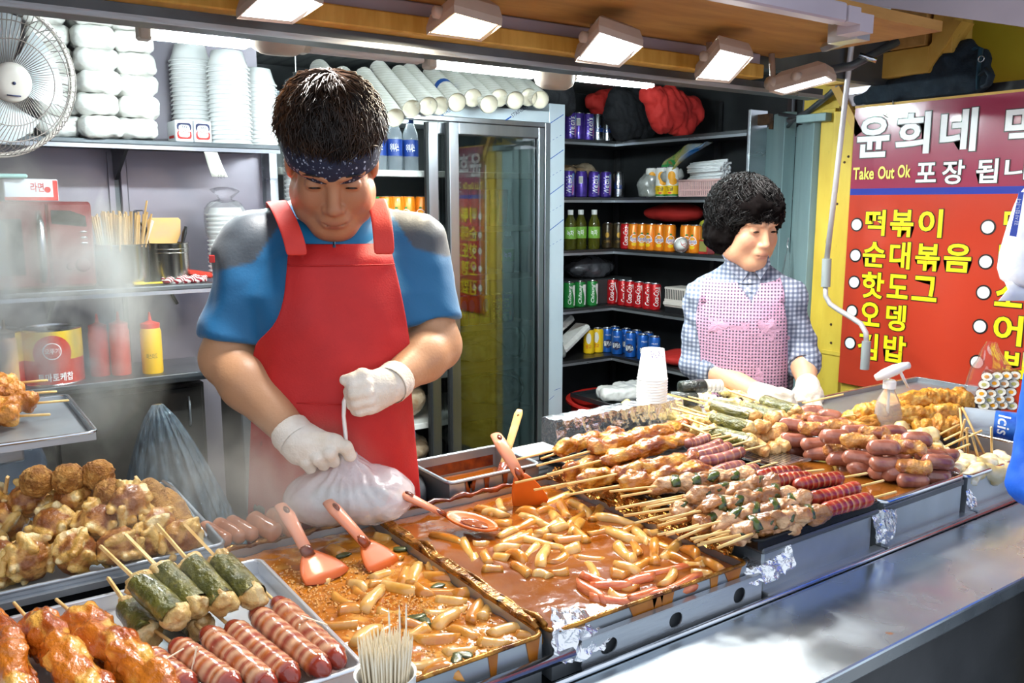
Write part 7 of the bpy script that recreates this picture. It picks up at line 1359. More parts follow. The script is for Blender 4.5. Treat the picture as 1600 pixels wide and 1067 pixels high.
def head(s, O, Rm, k=1., chub=0., jaw=1.):
    E = lambda c, r, kk=.012, op='u': s.ell(O+Rm@(np.array(c)*k), np.array(r)*k, Rm, kk*k, op)
    Cp = lambda a, b, ra, rb, kk=.008, op='u': s.cap(O+Rm@(np.array(a)*k), O+Rm@(np.array(b)*k), ra*k, rb*k, kk*k, op)
    E((0, .012, .045), (.077, .097, .085)); E((0, -.03, -.035), (.060+chub, .064, .075*jaw), .03); E((0, -.068, -.090*jaw), (.030, .025, .023), .03)
    for sx in (-1, 1):
        E((sx*.040, -.058, -.022), (.030+chub, .030, .036), .02); E((sx*.057, -.02, -.06), (.022+chub, .045, .035), .025); Cp((sx*.015, -.088, .034), (sx*.05, -.07, .034), .010, .008, .014)
    for sx in (-1, 1): Cp((sx*.052, -.005, -.055), (sx*.018, -.066, -.088*jaw), .020, .021, .03)
    for sx in (-1, 1): E((sx*.032, -.102, .014), (.021, .014, .012), .012, 's')
    for sx in (-1, 1): E((sx*.032, -.077, .012), (.017, .0125, .0125), .004)
    Cp((0, -.086, .022), (0, -.104, -.022), .0085, .0115, .012); E((0, -.106, -.026), (.0125, .011, .0095), .006)
    for sx in (-1, 1): E((sx*.013, -.097, -.029), (.0085, .0095, .0075), .005)
    E((0, -.092, -.053), (.026, .016, .018), .014); Cp((-.017, -.0965, -.0535), (.017, -.0965, -.0535), .0055, .0055, .004); Cp((-.014, -.095, -.0645), (.014, -.095, -.0645), .0062, .0062, .004); Cp((-.022, -.1015, -.0592), (.022, -.1015, -.0592), .0022, .0022, .003, 's')
    for sx in (-1, 1): E((sx*.077, .010, -.006), (.009, .017, .027), .006)
def face_cols(V, O, Rm, k, base, blush, lip):
    P = ((V-O)@Rm)/k; C = np.tile(L3(base), (len(V), 1)); C *= (1+.06*fbm(V, 30, 3, 2))[:, None]
    def m(c, r, col, a):
        nonlocal C
        f = np.exp(-np.sum(((P-np.array(c))/np.array(r))**2, 1))[:, None]*a; C = C*(1-f)+L3(col)*f
    for sx in (-1, 1): m((sx*.045, -.075, -.02), (.03, .03, .025), blush, .5)
    m((0, -.106, -.024), (.014, .014, .012), blush, .45); m((0, -.098, -.0535), (.017, .012, .005), lip, .9); m((0, -.097, -.0645), (.015, .012, .0055), lip, .9); m((0, -.098, -.0592), (.022, .012, .0016), '#5a2a22', .8)
    return C
def eyes(t, F_, O, Rm, k, openness=.0045):
    for sx in (-1, 1):
        c = O+Rm@(np.array((sx*.032, -.0892, .0115))*k); m = MB(); m.lathe([(.0001, -.001), (.011*k, 0), (.0001, .0012)], 12, c, Rm@rotm(R(90), 0, 0), sx=1, sy=openness/.011); m.build('eye', 'iris', t, True)
        P = [O+Rm@(np.array((sx*(.014+.038*i/5), -.0925+.010*(i/5)**2, .0345+.004*math.sin(i/5*math.pi)))*k) for i in range(6)]; m = MB(); m.tube(P, [.0015, .003, .0034, .003, .0024, .001], 6, flat=.6); m.build('eyebrow', 'brow', t, True)
def strands(n, seed_fn, steps, w, mat, name, parent, sd=0):
    """locks of hair as tapering three-sided tubes, one mesh"""
    rg = np.random.default_rng(sd); V = []; F = []
    for i in range(n):
        pts = seed_fn(rg)
        if pts is None: continue
        pts = np.array(pts); m = len(pts); b = len(V); nn = None
        for j, p in enumerate(pts):
            d = pts[min(j+1, m-1)]-pts[max(j-1, 0)]; s_, u_, _ = frame(d, (.3, .5, .8)); ww = w*(1-(j/(m-1))**2*.92)
            for a in (0, 2.09, 4.19): V.append(p+s_*ww*math.cos(a)+u_*ww*math.sin(a)*.6)
        for j in range(m-1):
            for a in range(3): F.append((b+j*3+a, b+j*3+(a+1) % 3, b+(j+1)*3+(a+1) % 3, b+(j+1)*3+a))
    return solid(name, np.array(V), F, mat, parent, True)
def finger(s, pts, r0=.0105, r1=.009, k=.004):
    n = len(pts)
    for i in range(n-1): s.cap(pts[i], pts[i+1], r0+(r1-r0)*i/(n-1), r0+(r1-r0)*(i+1)/(n-1), k)
def grid_front(s, u, w):
    """depth v where the surface of an SDF first meets the line of sight at (u, w)"""
    iu = int(round((u-s.lo[0])/s.h)); iw = int(round((w-s.lo[2])/s.h))
    if not (0 <= iu < s.n[0] and 0 <= iw < s.n[2]): return None
    c = s.F[iu, :, iw]; k = np.nonzero(c < 0)[0]
    if len(k) == 0: return None
    i = k[0]; f = 0 if i == 0 else c[i-1]/(c[i-1]-c[i]); return s.lo[1]+s.h*(i-1+f)
# ---------------------------------------------------------------- the man
M_ = Fig(521, 500, 1.70); man = M_.thing('man in blue shirt, red apron and bandana knotting a plastic bag'); P = M_.px
def torso_fn(tab):
    zs = np.array([q[0] for q in tab]); A_ = np.array([q[1] for q in tab]); B_ = np.array([q[2] for q in tab]); cv = np.array([q[3] for q in tab])
    def fn(X, Y, Z):
        zz_ = np.clip(Z, zs[0], zs[-1]); a = np.interp(zz_, zs, A_); b = np.interp(zz_, zs, B_); c = np.interp(zz_, zs, cv); x = np.abs(X)/a; y = np.abs(Y-c)/b
        q = (x**2.3+y**2.3)**(1/2.3); return np.maximum((q-1)*np.minimum(a, b), np.maximum(zs[0]-Z, Z-zs[-1]))
    return fn
tabm = [(.80, .172, .13, .0), (.95, .165, .14, -.005), (1.10, .152, .145, -.012), (1.25, .160, .14, -.008), (1.38, .172, .128, .0), (1.45, .145, .11, .008), (1.52, .085, .072, .02), (1.56, .055, .05, .03)]
# joints from the photo
Ls, Le, Lw = P(390, 388, .012), P(354, 560, -.03), P(462, 684, -.185)
Rs, Re, Rw = P(651, 386, .012), P(682, 540, -.03), P(612, 599, -.17)
HO = P(519, 257, -.085); HR = rotm(R(37), 0, 0)
# torso-only field for the apron to lie on
st = SDF((-.30, -.26, .60), (.30, .22, 1.60), .008); st.put(torso_fn(tabm), (-.2, -.2, .6), (.2, .2, 1.6), .02)
for S_, sx in ((Ls, -1), (Rs, 1)): st.cap((sx*.05, .025, 1.515), S_+np.array((0, 0, .008)), .042, .056, .05)
# shirt
sh = SDF((-.34, -.26, 1.04), (.34, .24, 1.62), .0058); sh.F[:] = .5; sh.put(torso_fn(tabm), (-.2, -.2, .86), (.2, .2, 1.6), .02)
for S_, E_, sx in ((Ls, Le, -1), (Rs, Re, 1)):
    sh.cap((sx*.05, .025, 1.515), S_+np.array((0, 0, .008)), .042, .056, .05); hem = S_+(E_-S_)*(.80 if sx < 0 else .72); sh.cap(S_, hem, .057, .061, .035); d = (E_-S_)/np.linalg.norm(E_-S_)
    e2 = hem+d*.01
    sh.put(lambda X, Y, Z, e2=e2, d=d, E_=E_: np.sqrt((X-(e2+d*.06)[0])**2+(Y-(e2+d*.06)[1])**2+(Z-(e2+d*.06)[2])**2)-.085+0*X if False else np.maximum(-( (X-e2[0])*d[0]+(Y-e2[1])*d[1]+(Z-e2[2])*d[2]), np.sqrt((X-E_[0])**2+(Y-E_[1])**2+(Z-E_[2])**2)-.16), E_-.16, E_+.16, .004, 's')
sh.put(lambda X, Y, Z: .9-Z+0*X+0*Y, (-.4, -.4, .8), (.4, .4, .9), .004, 's') if False else None
V, Q = sh.mesh(); N_ = vnormals(V, Q); fold = np.sin(V[:, 0]*38+V[:, 2]*46+2.5*fbm(V, 7, 3))*.5+fbm(V, 16, 5, 2); arm = np.clip((np.abs(V[:, 0])-.13)/.06, 0, 1); V = V+N_*((fold*.0036)*(.5+arm))[:, None]
def seam(u, w):
    # grey yoke above a seam running from the collar to the sleeve
    pl = [P(457, 319, -.05), P(398, 409, -.05), P(320, 428, -.05)]; pr = [P(602, 316, -.05), P(646, 387, -.05), P(700, 402, -.05)]
    xl = np.interp(-u, [-pl[0][0], -pl[1][0], -pl[2][0]], [pl[0][2], pl[1][2], pl[2][2]]); xr = np.interp(u, [pr[0][0], pr[1][0], pr[2][0]], [pr[0][2], pr[1][2], pr[2][2]])
    sm = lambda d: np.clip(.5+d/.006, 0, 1)
    return np.where(u < 0, sm(w-xl)*sm(pl[0][0]-u), sm(w-xr)*sm(u-pr[0][0]))
g = seam(V[:, 0], V[:, 2])[:, None]; solid('shirt', V, Q, 'shirt_blue', man, True, None, None, L3('#3f474f')*g+L3('#075f8e')*(1-g))
# collar and zip
m = MB(); c0 = P(520, 345, -.035)
def colring(r, dz, k): return [c0+np.array((math.cos(a)*r*1.02, math.sin(a)*r*.85+.02, dz+.028*math.sin(a)*1.0)) for a in np.linspace(0, 2*math.pi, 28, endpoint=False)]
m.loft([colring(.098, -.045, 0), colring(.088, -.01, 0), colring(.082, .022, 0), colring(.078, .022, 0), colring(.082, -.012, 0)], (False, False)); m.build('collar', 'collar_blue', man, True) if 'collar_blue' in SPEC else (S('collar_blue', c='#0b78ac', r=.5), m.build('collar', 'collar_blue', man, True))
m = MB(); q0 = P(522, 378, -.142); q1 = P(522, 383, -.146); m.tube([q0, q1], .0018, 6); m.lathe([(.003, 0), (.0022, .007)], 8, q0+np.array((0, -.002, -.01))); m.build('zip', 'zip', man)
m = MB(); q = P(331, 402, -.07); m.box(q-np.array((.005, .002, .010)), q+np.array((.005, .002, .004)), .001); m.build('sleeve_badge', 'ketchup_top', man)
# body: torso, arms, neck and legs in one surface; the head is its finer upper end
S1, S2 = '#b0785a', '#9c5f45'
b = SDF((-.36, -.32, .0), (.36, .26, 1.64), .0072); b.put(torso_fn([(q[0], q[1]-.02, q[2]-.02, q[3]) for q in tabm]), (-.2, -.2, .8), (.2, .2, 1.6), .03)
for S_, E_, W_, sx in ((Ls, Le, Lw, -1), (Rs, Re, Rw, 1)):
    b.cap(S_, E_, .046, .047, .03); mid = E_+(W_-E_)*.33; b.cap(E_, mid, .049, .050 if sx < 0 else .047, .02); b.cap(mid, W_, .050 if sx < 0 else .047, .029, .02)
    b.cap((sx*.085, 0, .84), (sx*.09, -.01, .46), .085, .06, .04); b.cap((sx*.09, -.01, .46), (sx*.09, .01, .09), .058, .042, .02); b.cap((sx*.09, .01, .05), (sx*.095, -.12, .04), .04, .035, .02)
b.cap((0, .02, 1.48), HO+HR@np.array((0, .02, -.05)), .062, .058, .03)
Vb, Qb = b.mesh(); Cb = np.tile(L3('#b98a66'), (len(Vb), 1))*(1+.05*fbm(Vb, 14, 2, 2))[:, None]
hd = SDF(HO-.16, HO+.16, .0028); head(hd, HO, HR, 1.0, -.005, 1.0); hd.cap(HO+HR@np.array((0, .02, -.05)), HO+HR@np.array((0, .045, -.11)), .058, .06, .03)
Vh, Qh = hd.mesh(); Ch = face_cols(Vh, HO, HR, 1.0, '#b07a58', '#a5644c', '#9a5a50')
solid('body', np.concatenate([Vb, Vh]), np.concatenate([Qb, Qh+len(Vb)]), 'skin', man, True, None, None, np.concatenate([Cb, Ch])); eyes(man, M_, HO, HR, 1.0, .0022)
tr_ = SDF((-.24, -.22, .03), (.24, .2, 1.0), .010); tr_.put(torso_fn([(.78, .178, .138, 0), (.98, .178, .142, -.004)]), (-.2, -.2, .78), (.2, .2, .98), .03)
for sx in (-1, 1): tr_.cap((sx*.085, 0, .84), (sx*.09, -.01, .46), .095, .075, .04); tr_.cap((sx*.09, -.01, .46), (sx*.09, .01, .10), .073, .062, .02)
V, Q = tr_.mesh(); solid('trousers', V, Q, 'trousers', man)
for sx in (-1, 1): s = SDF((-.07, -.2, -.01), (.07, .08, .12), .008); s.cap((0, .01, .055), (0, -.12, .045), .046, .04, .02); V, Q = s.mesh(); V[:, 2] = np.maximum(V[:, 2], .002); solid('shoe', V+np.array((sx*.092, 0, 0)), Q, 'shoe', man)
# apron: bib, skirt, straps
rows_a = [(381, 450, 612), (392, 450, 613), (402, 449, 615), (413, 449, 617), (430, 447, 621), (450, 446, 625), (470, 443, 629), (490, 437, 633), (506, 428, 636), (520, 415, 638), (532, 402, 640), (550, 394, 641), (580, 392, 642), (620, 391, 644), (660, 389, 648), (700, 387, 652), (740, 385, 656), (790, 384, 660), (840, 383, 664), (900, 382, 668)]
def front_v(u, w): v = grid_front(st, u, min(max(w, .62), 1.55)); return v
PA = []
for (y, xl, xr) in rows_a:
    a = P(xl, y, -.10); bb = P(xr, y, -.10); rowp = []
    for j in range(29):
        k = j/28; u = a[0]+(bb[0]-a[0])*k; w = a[2]+(bb[2]-a[2])*k; v = front_v(u, w); e = abs(k-.5)*2
        if v is None: v = -.02
        v = min(v, -.02+.0*e); rowp.append([u, v-.014, w])
    rowp = np.array(rowp); rowp[:, 1] = np.convolve(np.pad(rowp[:, 1], 2, 'edge'), np.ones(5)/5, 'valid'); PA.append(rowp)
PA = np.array(PA); low = np.clip((1.25-PA[..., 2])/.4, 0, 1)
PA[..., 1] += -(fbm(PA, 9, 4, 2)*.009+fbm(PA*np.array((1, 1, 2.2)), 11, 8, 2)*.006+np.sin(PA[..., 0]*52+fbm(PA, 5, 2)*2)*.0055*low)-.008*low
m = MB(); m.grid(PA); o = m.build('apron', 'apron_red', man, True); thick(o, .003, 0); subd(o, 1)
m = MB(); m.tube([p+np.array((0, -.0035, 0)) for p in PA[3]], .0012, 4); m.build('bib_seam', 'apron_red', man, True); m = MB(); pk_ = [P(475, 598, 0), P(550, 600, 0), P(552, 690, 0)]
m.tube([np.array((q[0], (front_v(q[0], q[2]) or -.13)-.027, q[2])) for q in (P(468, 600, 0), P(500, 600, 0), P(545, 602, 0))], .0012, 4); m.build('pocket_seam', 'apron_red', man, True)
def strap(pts, w):
    G = []
    for (x, y, v, dw) in pts:
        c = P(x, y, v); f = grid_front(sh, c[0], c[2])
        G.append([c+np.array((k*w, 0, dw*k)) for k in (-1, -.5, 0, .5, 1)])
    m = MB(); m.grid(G); o = m.build('apron_strap', 'apron_strap', man, True); thick(o, .003, 0); subd(o, 1)
strap([(464, 400, -.148, 0), (462, 384, -.146, 0), (455, 362, -.138, 0), (446, 340, -.115, 0), (437, 322, -.085, 0), (431, 313, -.04, .002), (430, 316, .02, .002), (432, 330, .08, 0)], .019)
strap([(600, 398, -.148, 0), (600, 380, -.146, 0), (598, 358, -.138, 0), (595, 336, -.115, 0), (590, 318, -.085, 0), (586, 310, -.04, .002), (585, 314, .02, .002), (583, 330, .08, 0)], .019)
# bandana and hair
m = MB(); rings = []
def hpt(a, z, out): # a point on the head's girth in head space
    rx = .0795*math.sqrt(max(1-((z-.045)/.092)**2, .02))+out; ry = .0995*math.sqrt(max(1-((z-.045)/.092)**2, .02))+out; return HO+HR@(np.array((rx*math.sin(a), .012-ry*math.cos(a), z))*1.03)
for z, o_ in ((.020, .004), (.022, .0075), (.04, .0085), (.06, .0085), (.078, .0075), (.084, .004)): rings.append([hpt(a, z+.012*(1-math.cos(a))*.5, o_+.0012*math.sin(9*a+z*200)) for a in np.linspace(0, 2*math.pi, 48, endpoint=False)])
m.loft(rings, (False, False)); m.build('bandana', 'bandana', man, True)
hc = SDF(HO-.17, HO+.17, .0045); hc.ell(HO+HR@np.array((0, .022, .062))*1.03, np.array((.0845, .102, .088))*1.03, HR, .01); hc.ell(HO+HR@np.array((0, -.12, -.03)), (.12, .105, .088), HR, .02, 's'); hc.ell(HO+HR@np.array((0, .03, -.10)), (.14, .14, .085), HR, .02, 's')
V, Q = hc.mesh(); V = lump(V, Q, .004, 60, 3, 2); hair_o = solid('hair', V, Q, 'hair_under', man)
def man_lock(rg):
    a = rg.uniform(-math.pi, math.pi); z0 = rg.uniform(.2, 1.0); crown = np.array((0, .05, .135)); el = math.acos(z0)*.98
    c = np.array((0, .02, .062)); rad = np.array((.086, .104, .092)); d = np.array((math.sin(el)*math.sin(a), -math.sin(el)*math.cos(a), math.cos(el))); p = c+rad*d; pts = []; L = rg.uniform(.045, .085); step = L/4; away = p-crown; n0 = d/rad; n0 /= np.linalg.norm(n0); t_ = away-n0*(away@n0)
    if np.linalg.norm(t_) < 1e-3: t_ = np.array((0, -1., 0))
    t_ /= np.linalg.norm(t_); t_ += rg.normal(size=3)*.42; q = p.copy()
    for j in range(5):
        x = (q-c)/rad; x /= np.linalg.norm(x); surf = c+rad*x; n_ = x/rad; n_ /= np.linalg.norm(n_); lift = .003+.016*(j/4)*rg.uniform(0, 1)**1.5; pts.append(HO+HR@((surf+n_*lift)*1.03)); t2_ = t_-n_*(t_@n_); t2_ /= max(np.linalg.norm(t2_), 1e-6); q = surf+t2_*step
        if q[2] < .064+.02*abs(q[0])/.08*rg.uniform(-1, 1) and q[1] < .02: break
        if q[2] < .0: break
    return pts if len(pts) > 2 else None
strands(2600, man_lock, 5, .0030, 'hair_brown', 'hair_locks', hair_o, 5)
# gloves: right hand (viewer's left) and left hand (viewer's right)
def glove(build, lo, hi, name='glove'):
    s = SDF(lo, hi, .0027); build(s); V, Q = s.mesh(); V = lump(V, Q, .0005, 150, 2, 2); return solid(name, V, Q, 'glove_cotton', man)
def gl1(s):
    w0 = P(456, 680, -.178); w1 = P(474, 694, -.192); s.cap(w0, w1, .036, .038, .008)
    kn = [P(474, 706, -.195), P(489, 703, -.208), P(505, 698, -.215), P(522, 692, -.215)]
    for q in kn: s.cap(w1, q, .031, .0175, .012)
    pip = [P(478, 721, -.215), P(497, 716, -.228), P(515, 709, -.232), P(540, 699, -.225)]; tip = [P(485, 731, -.205), P(506, 726, -.215), P(522, 721, -.22), P(547, 712, -.222)]
    for a, b_, c in zip(kn, pip, tip): finger(s, [a, b_, c], .0135, .0112, .0035)
    finger(s, [P(490, 690, -.165), P(520, 702, -.17), P(540, 712, -.185)], .0135, .011, .006)
q = P(500, 705, -.2); glove(gl1, q-.10, q+.10)
def gl2(s):
    w0 = P(618, 598, -.166); w1 = P(600, 604, -.178); s.cap(w0, w1, .034, .036, .008); s.ell(P(582, 612, -.19), (.037, .030, .036), None, .012); s.ell(P(574, 626, -.19), (.028, .026, .024), None, .012)
    for (a, b_, c) in (((572, 600, -.212), (553, 604, -.215), (546, 612, -.198)), ((574, 613, -.216), (554, 616, -.22), (547, 622, -.20)), ((577, 625, -.214), (558, 629, -.217), (551, 632, -.20)), ((580, 636, -.207), (564, 640, -.208), (557, 641, -.195))): finger(s, [P(*a), P(*b_), P(*c)], .0135, .0112, .0035)
    finger(s, [P(588, 592, -.19), P(566, 587, -.205), P(550, 593, -.21), P(539, 594, -.205)], .0145, .010, .006)
q = P(580, 612, -.19); glove(gl2, q-.10, q+.10)
for E_, Wr in ((Le, Lw), (Re, Rw)):
    d = (Wr-E_)/np.linalg.norm(Wr-E_); c = [Wr-d*.022+d*.004*i for i in range(9)]; m = MB(); m.tube(c, [.0365+.0012*(i % 2) for i in range(9)], 20, (False, False)); m.build('glove_cuff', 'glove_cotton', man, True)
# ---------------------------------------------------------------- the bag he knots
bg = T('food_bag', 'translucent plastic bag of dark food pieces being knotted by the man', 'bag', M_.o, M_.rot()); c = P(545, 764, -.19)
s = SDF(c-np.array((.17, .12, .10)), c+np.array((.17, .12, .14)), .005); s.ell(P(545, 770, -.19), (.112, .085, .050), None, .02); s.ell(P(505, 780, -.19), (.07, .075, .040), None, .02); s.ell(P(590, 775, -.19), (.07, .075, .045), None, .02); s.cap(P(545, 745, -.19), P(540, 700, -.205), .045, .008, .03)
V, Q = s.mesh(); top = P(541, 703, -.2); D_ = V-top; an = np.arctan2(D_[:, 0], -D_[:, 2]+.001); N_ = vnormals(V, Q); V = V+N_*((np.sin(an*26+fbm(V, 20, 1)*2)*.0036*np.clip(1-np.linalg.norm(D_, axis=1)/.16, .15, 1))+fbm(V, 24, 2)*.003)[:, None]; V[:, 2] = np.maximum(V[:, 2], .952); solid('bag_body', V, Q, 'bag_film', bg)
m = MB(); m.tube([P(541, 705, -.2), P(540, 680, -.2), P(537, 650, -.2), P(538, 628, -.2), P(545, 610, -.2)], [.007, .008, .0075, .009, .008], 8, flat=.5); m.build('twisted_top', 'bag_white', bg, True)
SDm = [tteok_mesh(60+i, 'sundae', .032, .014, .004) for i in range(3)]
for k in range(30): o = link('food_piece', SDm[k % 3], bg, P(499+k*3.1, 781+random.uniform(-9, 10), -.19+random.uniform(-.05, .035)), (random.random(), random.random()*.6, random.random()*6)); 
# ---------------------------------------------------------------- the woman
W_ = Fig(1163, 480, 2.62); wo = W_.thing('woman with permed black hair, checked shirt and lilac knit vest'); P = W_.px
tabw = [(.80, .155, .12, 0), (.95, .155, .125, 0), (1.10, .148, .12, -.005), (1.20, .155, .118, -.012), (1.27, .15, .105, 0), (1.325, .10, .08, .01), (1.37, .055, .05, .018)]
Ls, Le, Lw = P(1096, 464, .0), P(1088, 566, -.03), P(1190, 616, -.20); Rs, Re, Rw = P(1230, 464, .0), P(1252, 552, -.02), P(1262, 604, -.16)
HO = P(1166, 356, -.03); HR = rotm(0, 0, R(38))@rotm(R(14), 0, 0)
sw = SDF((-.30, -.24, .84), (.30, .22, 1.52), .0065); sw.put(torso_fn(tabw), (-.2, -.2, .84), (.2, .2, 1.5), .02); stw = SDF((-.30, -.24, .70), (.30, .22, 1.52), .008); stw.put(torso_fn(tabw), (-.2, -.2, .7), (.2, .2, 1.5), .02)
for S_, E_, Wr, sx, fr_k in ((Ls, Le, Lw, -1, .30), (Rs, Re, Rw, 1, .36)):
    for q in (sw, stw): q.cap((sx*.045, .018, 1.325), S_+np.array((0, 0, .004)), .036, .046, .05)
    sw.cap(S_, E_, .047, .050, .03); cu = E_+(Wr-E_)*fr_k; sw.cap(E_, cu, .051, .046, .02); d = (Wr-E_)/np.linalg.norm(Wr-E_)
V, Q = sw.mesh(); N_ = vnormals(V, Q); armm = np.clip((np.abs(V[:, 0])-.11)/.05, 0, 1); V = V+N_*((np.sin(V[:, 2]*75+V[:, 0]*40+fbm(V, 12, 2)*3)*.003+fbm(V, 24, 4)*.0025)*(.3+armm))[:, None]; solid('checked_shirt', V, Q, 'gingham', wo)
for (E_, Wr, k) in ((Le, Lw, .30), (Re, Rw, .36)): c0 = E_+(Wr-E_)*k; d = (Wr-E_)/np.linalg.norm(Wr-E_); m = MB(); m.tube([c0-d*.022, c0+d*.005, c0+d*.012], [.051, .050, .047], 18, (False, False)); o = m.build('cuff', 'gingham', wo, True); thick(o, .003)
b = SDF((-.30, -.32, 0), (.34, .24, 1.55), .0075); b.put(torso_fn([(q[0], q[1]-.02, q[2]-.02, q[3]) for q in tabw]), (-.2, -.2, .8), (.2, .2, 1.5), .03)
for S_, E_, Wr, sx in ((Ls, Le, Lw, -1), (Rs, Re, Rw, 1)):
    b.cap(S_, E_, .04, .038, .03); mid = E_+(Wr-E_)*.35; b.cap(E_, mid, .038, .039, .02); b.cap(mid, Wr, .039, .026, .02); b.cap((sx*.075, 0, .84), (sx*.08, -.01, .45), .078, .055, .04); b.cap((sx*.08, -.01, .45), (sx*.08, .01, .09), .052, .038, .02); b.cap((sx*.08, .01, .05), (sx*.085, -.11, .035), .036, .03, .02)
b.cap((0, .015, 1.28), HO+HR@np.array((0, .02, -.06)), .052, .045, .03)
Vb, Qb = b.mesh(); Cb = np.tile(L3('#d0a080'), (len(Vb), 1))*(1+.05*fbm(Vb, 14, 2, 2))[:, None]
hd = SDF(HO-.15, HO+.15, .0028); head(hd, HO, HR, .97, .0, 1.0); hd.cap(HO+HR@np.array((0, .02, -.06)), np.array((0, .015, 1.30)), .045, .05, .03)
Vh, Qh = hd.mesh(); Ch = face_cols(Vh, HO, HR, .97, '#cf9d7c', '#c4806a', '#b3665c'); solid('body', np.concatenate([Vb, Vh]), np.concatenate([Qb, Qh+len(Vb)]), 'skin', wo, True, None, None, np.concatenate([Cb, Ch])); eyes(wo, W_, HO, HR, .97, .0036)
tr_ = SDF((-.24, -.2, .03), (.24, .2, 1.0), .011); tr_.put(torso_fn([(.78, .16, .125, 0), (.97, .158, .127, 0)]), (-.2, -.2, .78), (.2, .2, .98), .03)
for sx in (-1, 1): tr_.cap((sx*.075, 0, .84), (sx*.08, -.01, .45), .086, .068, .04); tr_.cap((sx*.08, -.01, .45), (sx*.08, .01, .10), .066, .058, .02)
V, Q = tr_.mesh(); solid('trousers', V, Q, 'trousers', wo)
for sx in (-1, 1): s = SDF((-.07, -.2, -.01), (.07, .08, .12), .009); s.cap((0, .01, .05), (0, -.11, .042), .042, .036, .02); V, Q = s.mesh(); V[:, 2] = np.maximum(V[:, 2], .002); solid('shoe', V+np.array((sx*.085, 0, 0)), Q, 'shoe', wo)
# knit vest with a V neck, front sheet wrapped round the sides
PAv = []; vneck = [(1118, 414), (1150, 445), (1172, 463), (1190, 440), (1203, 416)]
rows_v = [(440+k, 1098-k*.18, 1218+k*.2) for k in range(0, 53, 4)]+[(510, 1090, 1229), (540, 1095, 1230), (570, 1097, 1230), (600, 1098, 1230), (640, 1096, 1232), (700, 1092, 1236)]
for (y, xl, xr) in rows_v:
    a = P(xl, y, -.06); bb = P(xr, y, -.06); rowp = []
    for j in range(61):
        k = j/60; u = a[0]+(bb[0]-a[0])*k; w = a[2]; v = grid_front(stw, u, w); rowp.append([u, min(v if v is not None else .0, .02)-.010, w])
    rowp = np.array(rowp); rowp[:, 1] = np.convolve(np.pad(rowp[:, 1], 2, 'edge'), np.ones(5)/5, 'valid'); PAv.append(rowp)
PAv = np.array(PAv); PAv[..., 1] += -fbm(PAv, 10, 3, 2)*.005; na, nb = PAv.shape[:2]; Fv = []; vb = P(1172, 463, -.1)[2]; vl = P(1128, 418, -.1); vr = P(1206, 418, -.1); vm = P(1174, 474, -.1)
for i in range(na-1):
    for j in range(nb-1):
        c = PAv[i:i+2, j:j+2].reshape(-1, 3).mean(0); lim = np.interp(c[0], [vl[0], vm[0], vr[0]], [vl[2], vm[2], vr[2]], left=9, right=9)
        if c[2] < lim+.004: Fv.append((i*nb+j, (i+1)*nb+j, (i+1)*nb+j+1, i*nb+j+1))
o = solid('knit_vest', PAv.reshape(-1, 3), Fv, 'vest_lilac', wo); thick(o, .004, 0)
for (x, y, r_) in ((1160, 520, .034), (1200, 512, .030), (1178, 585, .036), (1220, 528, .022), (1122, 505, .026), (1140, 590, .03)):
    q = P(x, y, -.1); G = []
    for rr_ in (.001, .5, 1.):
        ring_ = []
        for a in np.linspace(0, 2*math.pi, 25): R_ = r_*rr_*(1+.28*math.cos(5*a)); u, w = q[0]+R_*math.cos(a), q[2]+R_*math.sin(a); v = grid_front(stw, u, w); ring_.append((u, (v if v is not None else 0)-.0145, w))
        G.append(ring_)
    m = MB(); m.grid(G); m.build('flower_patch', 'vest_plain', wo, True)
def vstrap(pts, w):
    G = []
    for (x, y, dv) in pts:
        c = P(x, y, -.05); v = grid_front(stw, c[0], c[2]); v = (.02 if v is None else v)-.011 if dv is None else dv; c = P(x, y, v); G.append([c+np.array((k*w, 0, -abs(k)*.0)) for k in (-1, -.33, .33, 1)])
    m = MB(); m.grid(G); o = m.build('vest_strap', 'vest_lilac', wo, True); thick(o, .004, 0)
vstrap([(1108, 472, None), (1109, 457, None), (1112, 444, None), (1116, 434, -.03), (1120, 429, .02), (1122, 433, .07)], .026); vstrap([(1214, 472, None), (1213, 457, None), (1210, 444, None), (1207, 434, -.03), (1204, 429, .02), (1202, 433, .07)], .022)
# shirt collar points
for pts in ([(1128, 398), (1142, 390), (1170, 424), (1160, 440), (1140, 420)], [(1200, 394), (1192, 392), (1180, 424), (1188, 437), (1204, 412)]):
    m = MB(); q = [P(x, y, -.068-(.012 if y > 415 else 0)) for x, y in pts]; m.add(q+[p+np.array((0, .006, 0)) for p in q], [(0, 1, 2, 3, 4), (9, 8, 7, 6, 5)]+[(i, i+5, (i+1) % 5+5, (i+1) % 5) for i in range(5)]); m.build('collar', 'gingham', wo)
for (x, y) in ((1171, 438), (1168, 450)): m = MB(); m.lathe([(.0045, 0), (.0045, .002)], 10, P(x, y, -.085)+np.array((0, -.02, 0)), rotm(R(90), 0, 0)); m.build('button', 'ink_white', wo)
c0 = P(1166, 414, -.01); m = MB(); m.loft([[c0+np.array((math.cos(a)*r_*1.05, math.sin(a)*r_*.95, dz+.016*math.sin(a))) for a in np.linspace(0, 2*math.pi, 24, endpoint=False)] for r_, dz in ((.075, -.035), (.064, 0), (.060, .018), (.057, .018), (.06, -.01))], (False, False)); m.build('collar', 'gingham', wo, True)
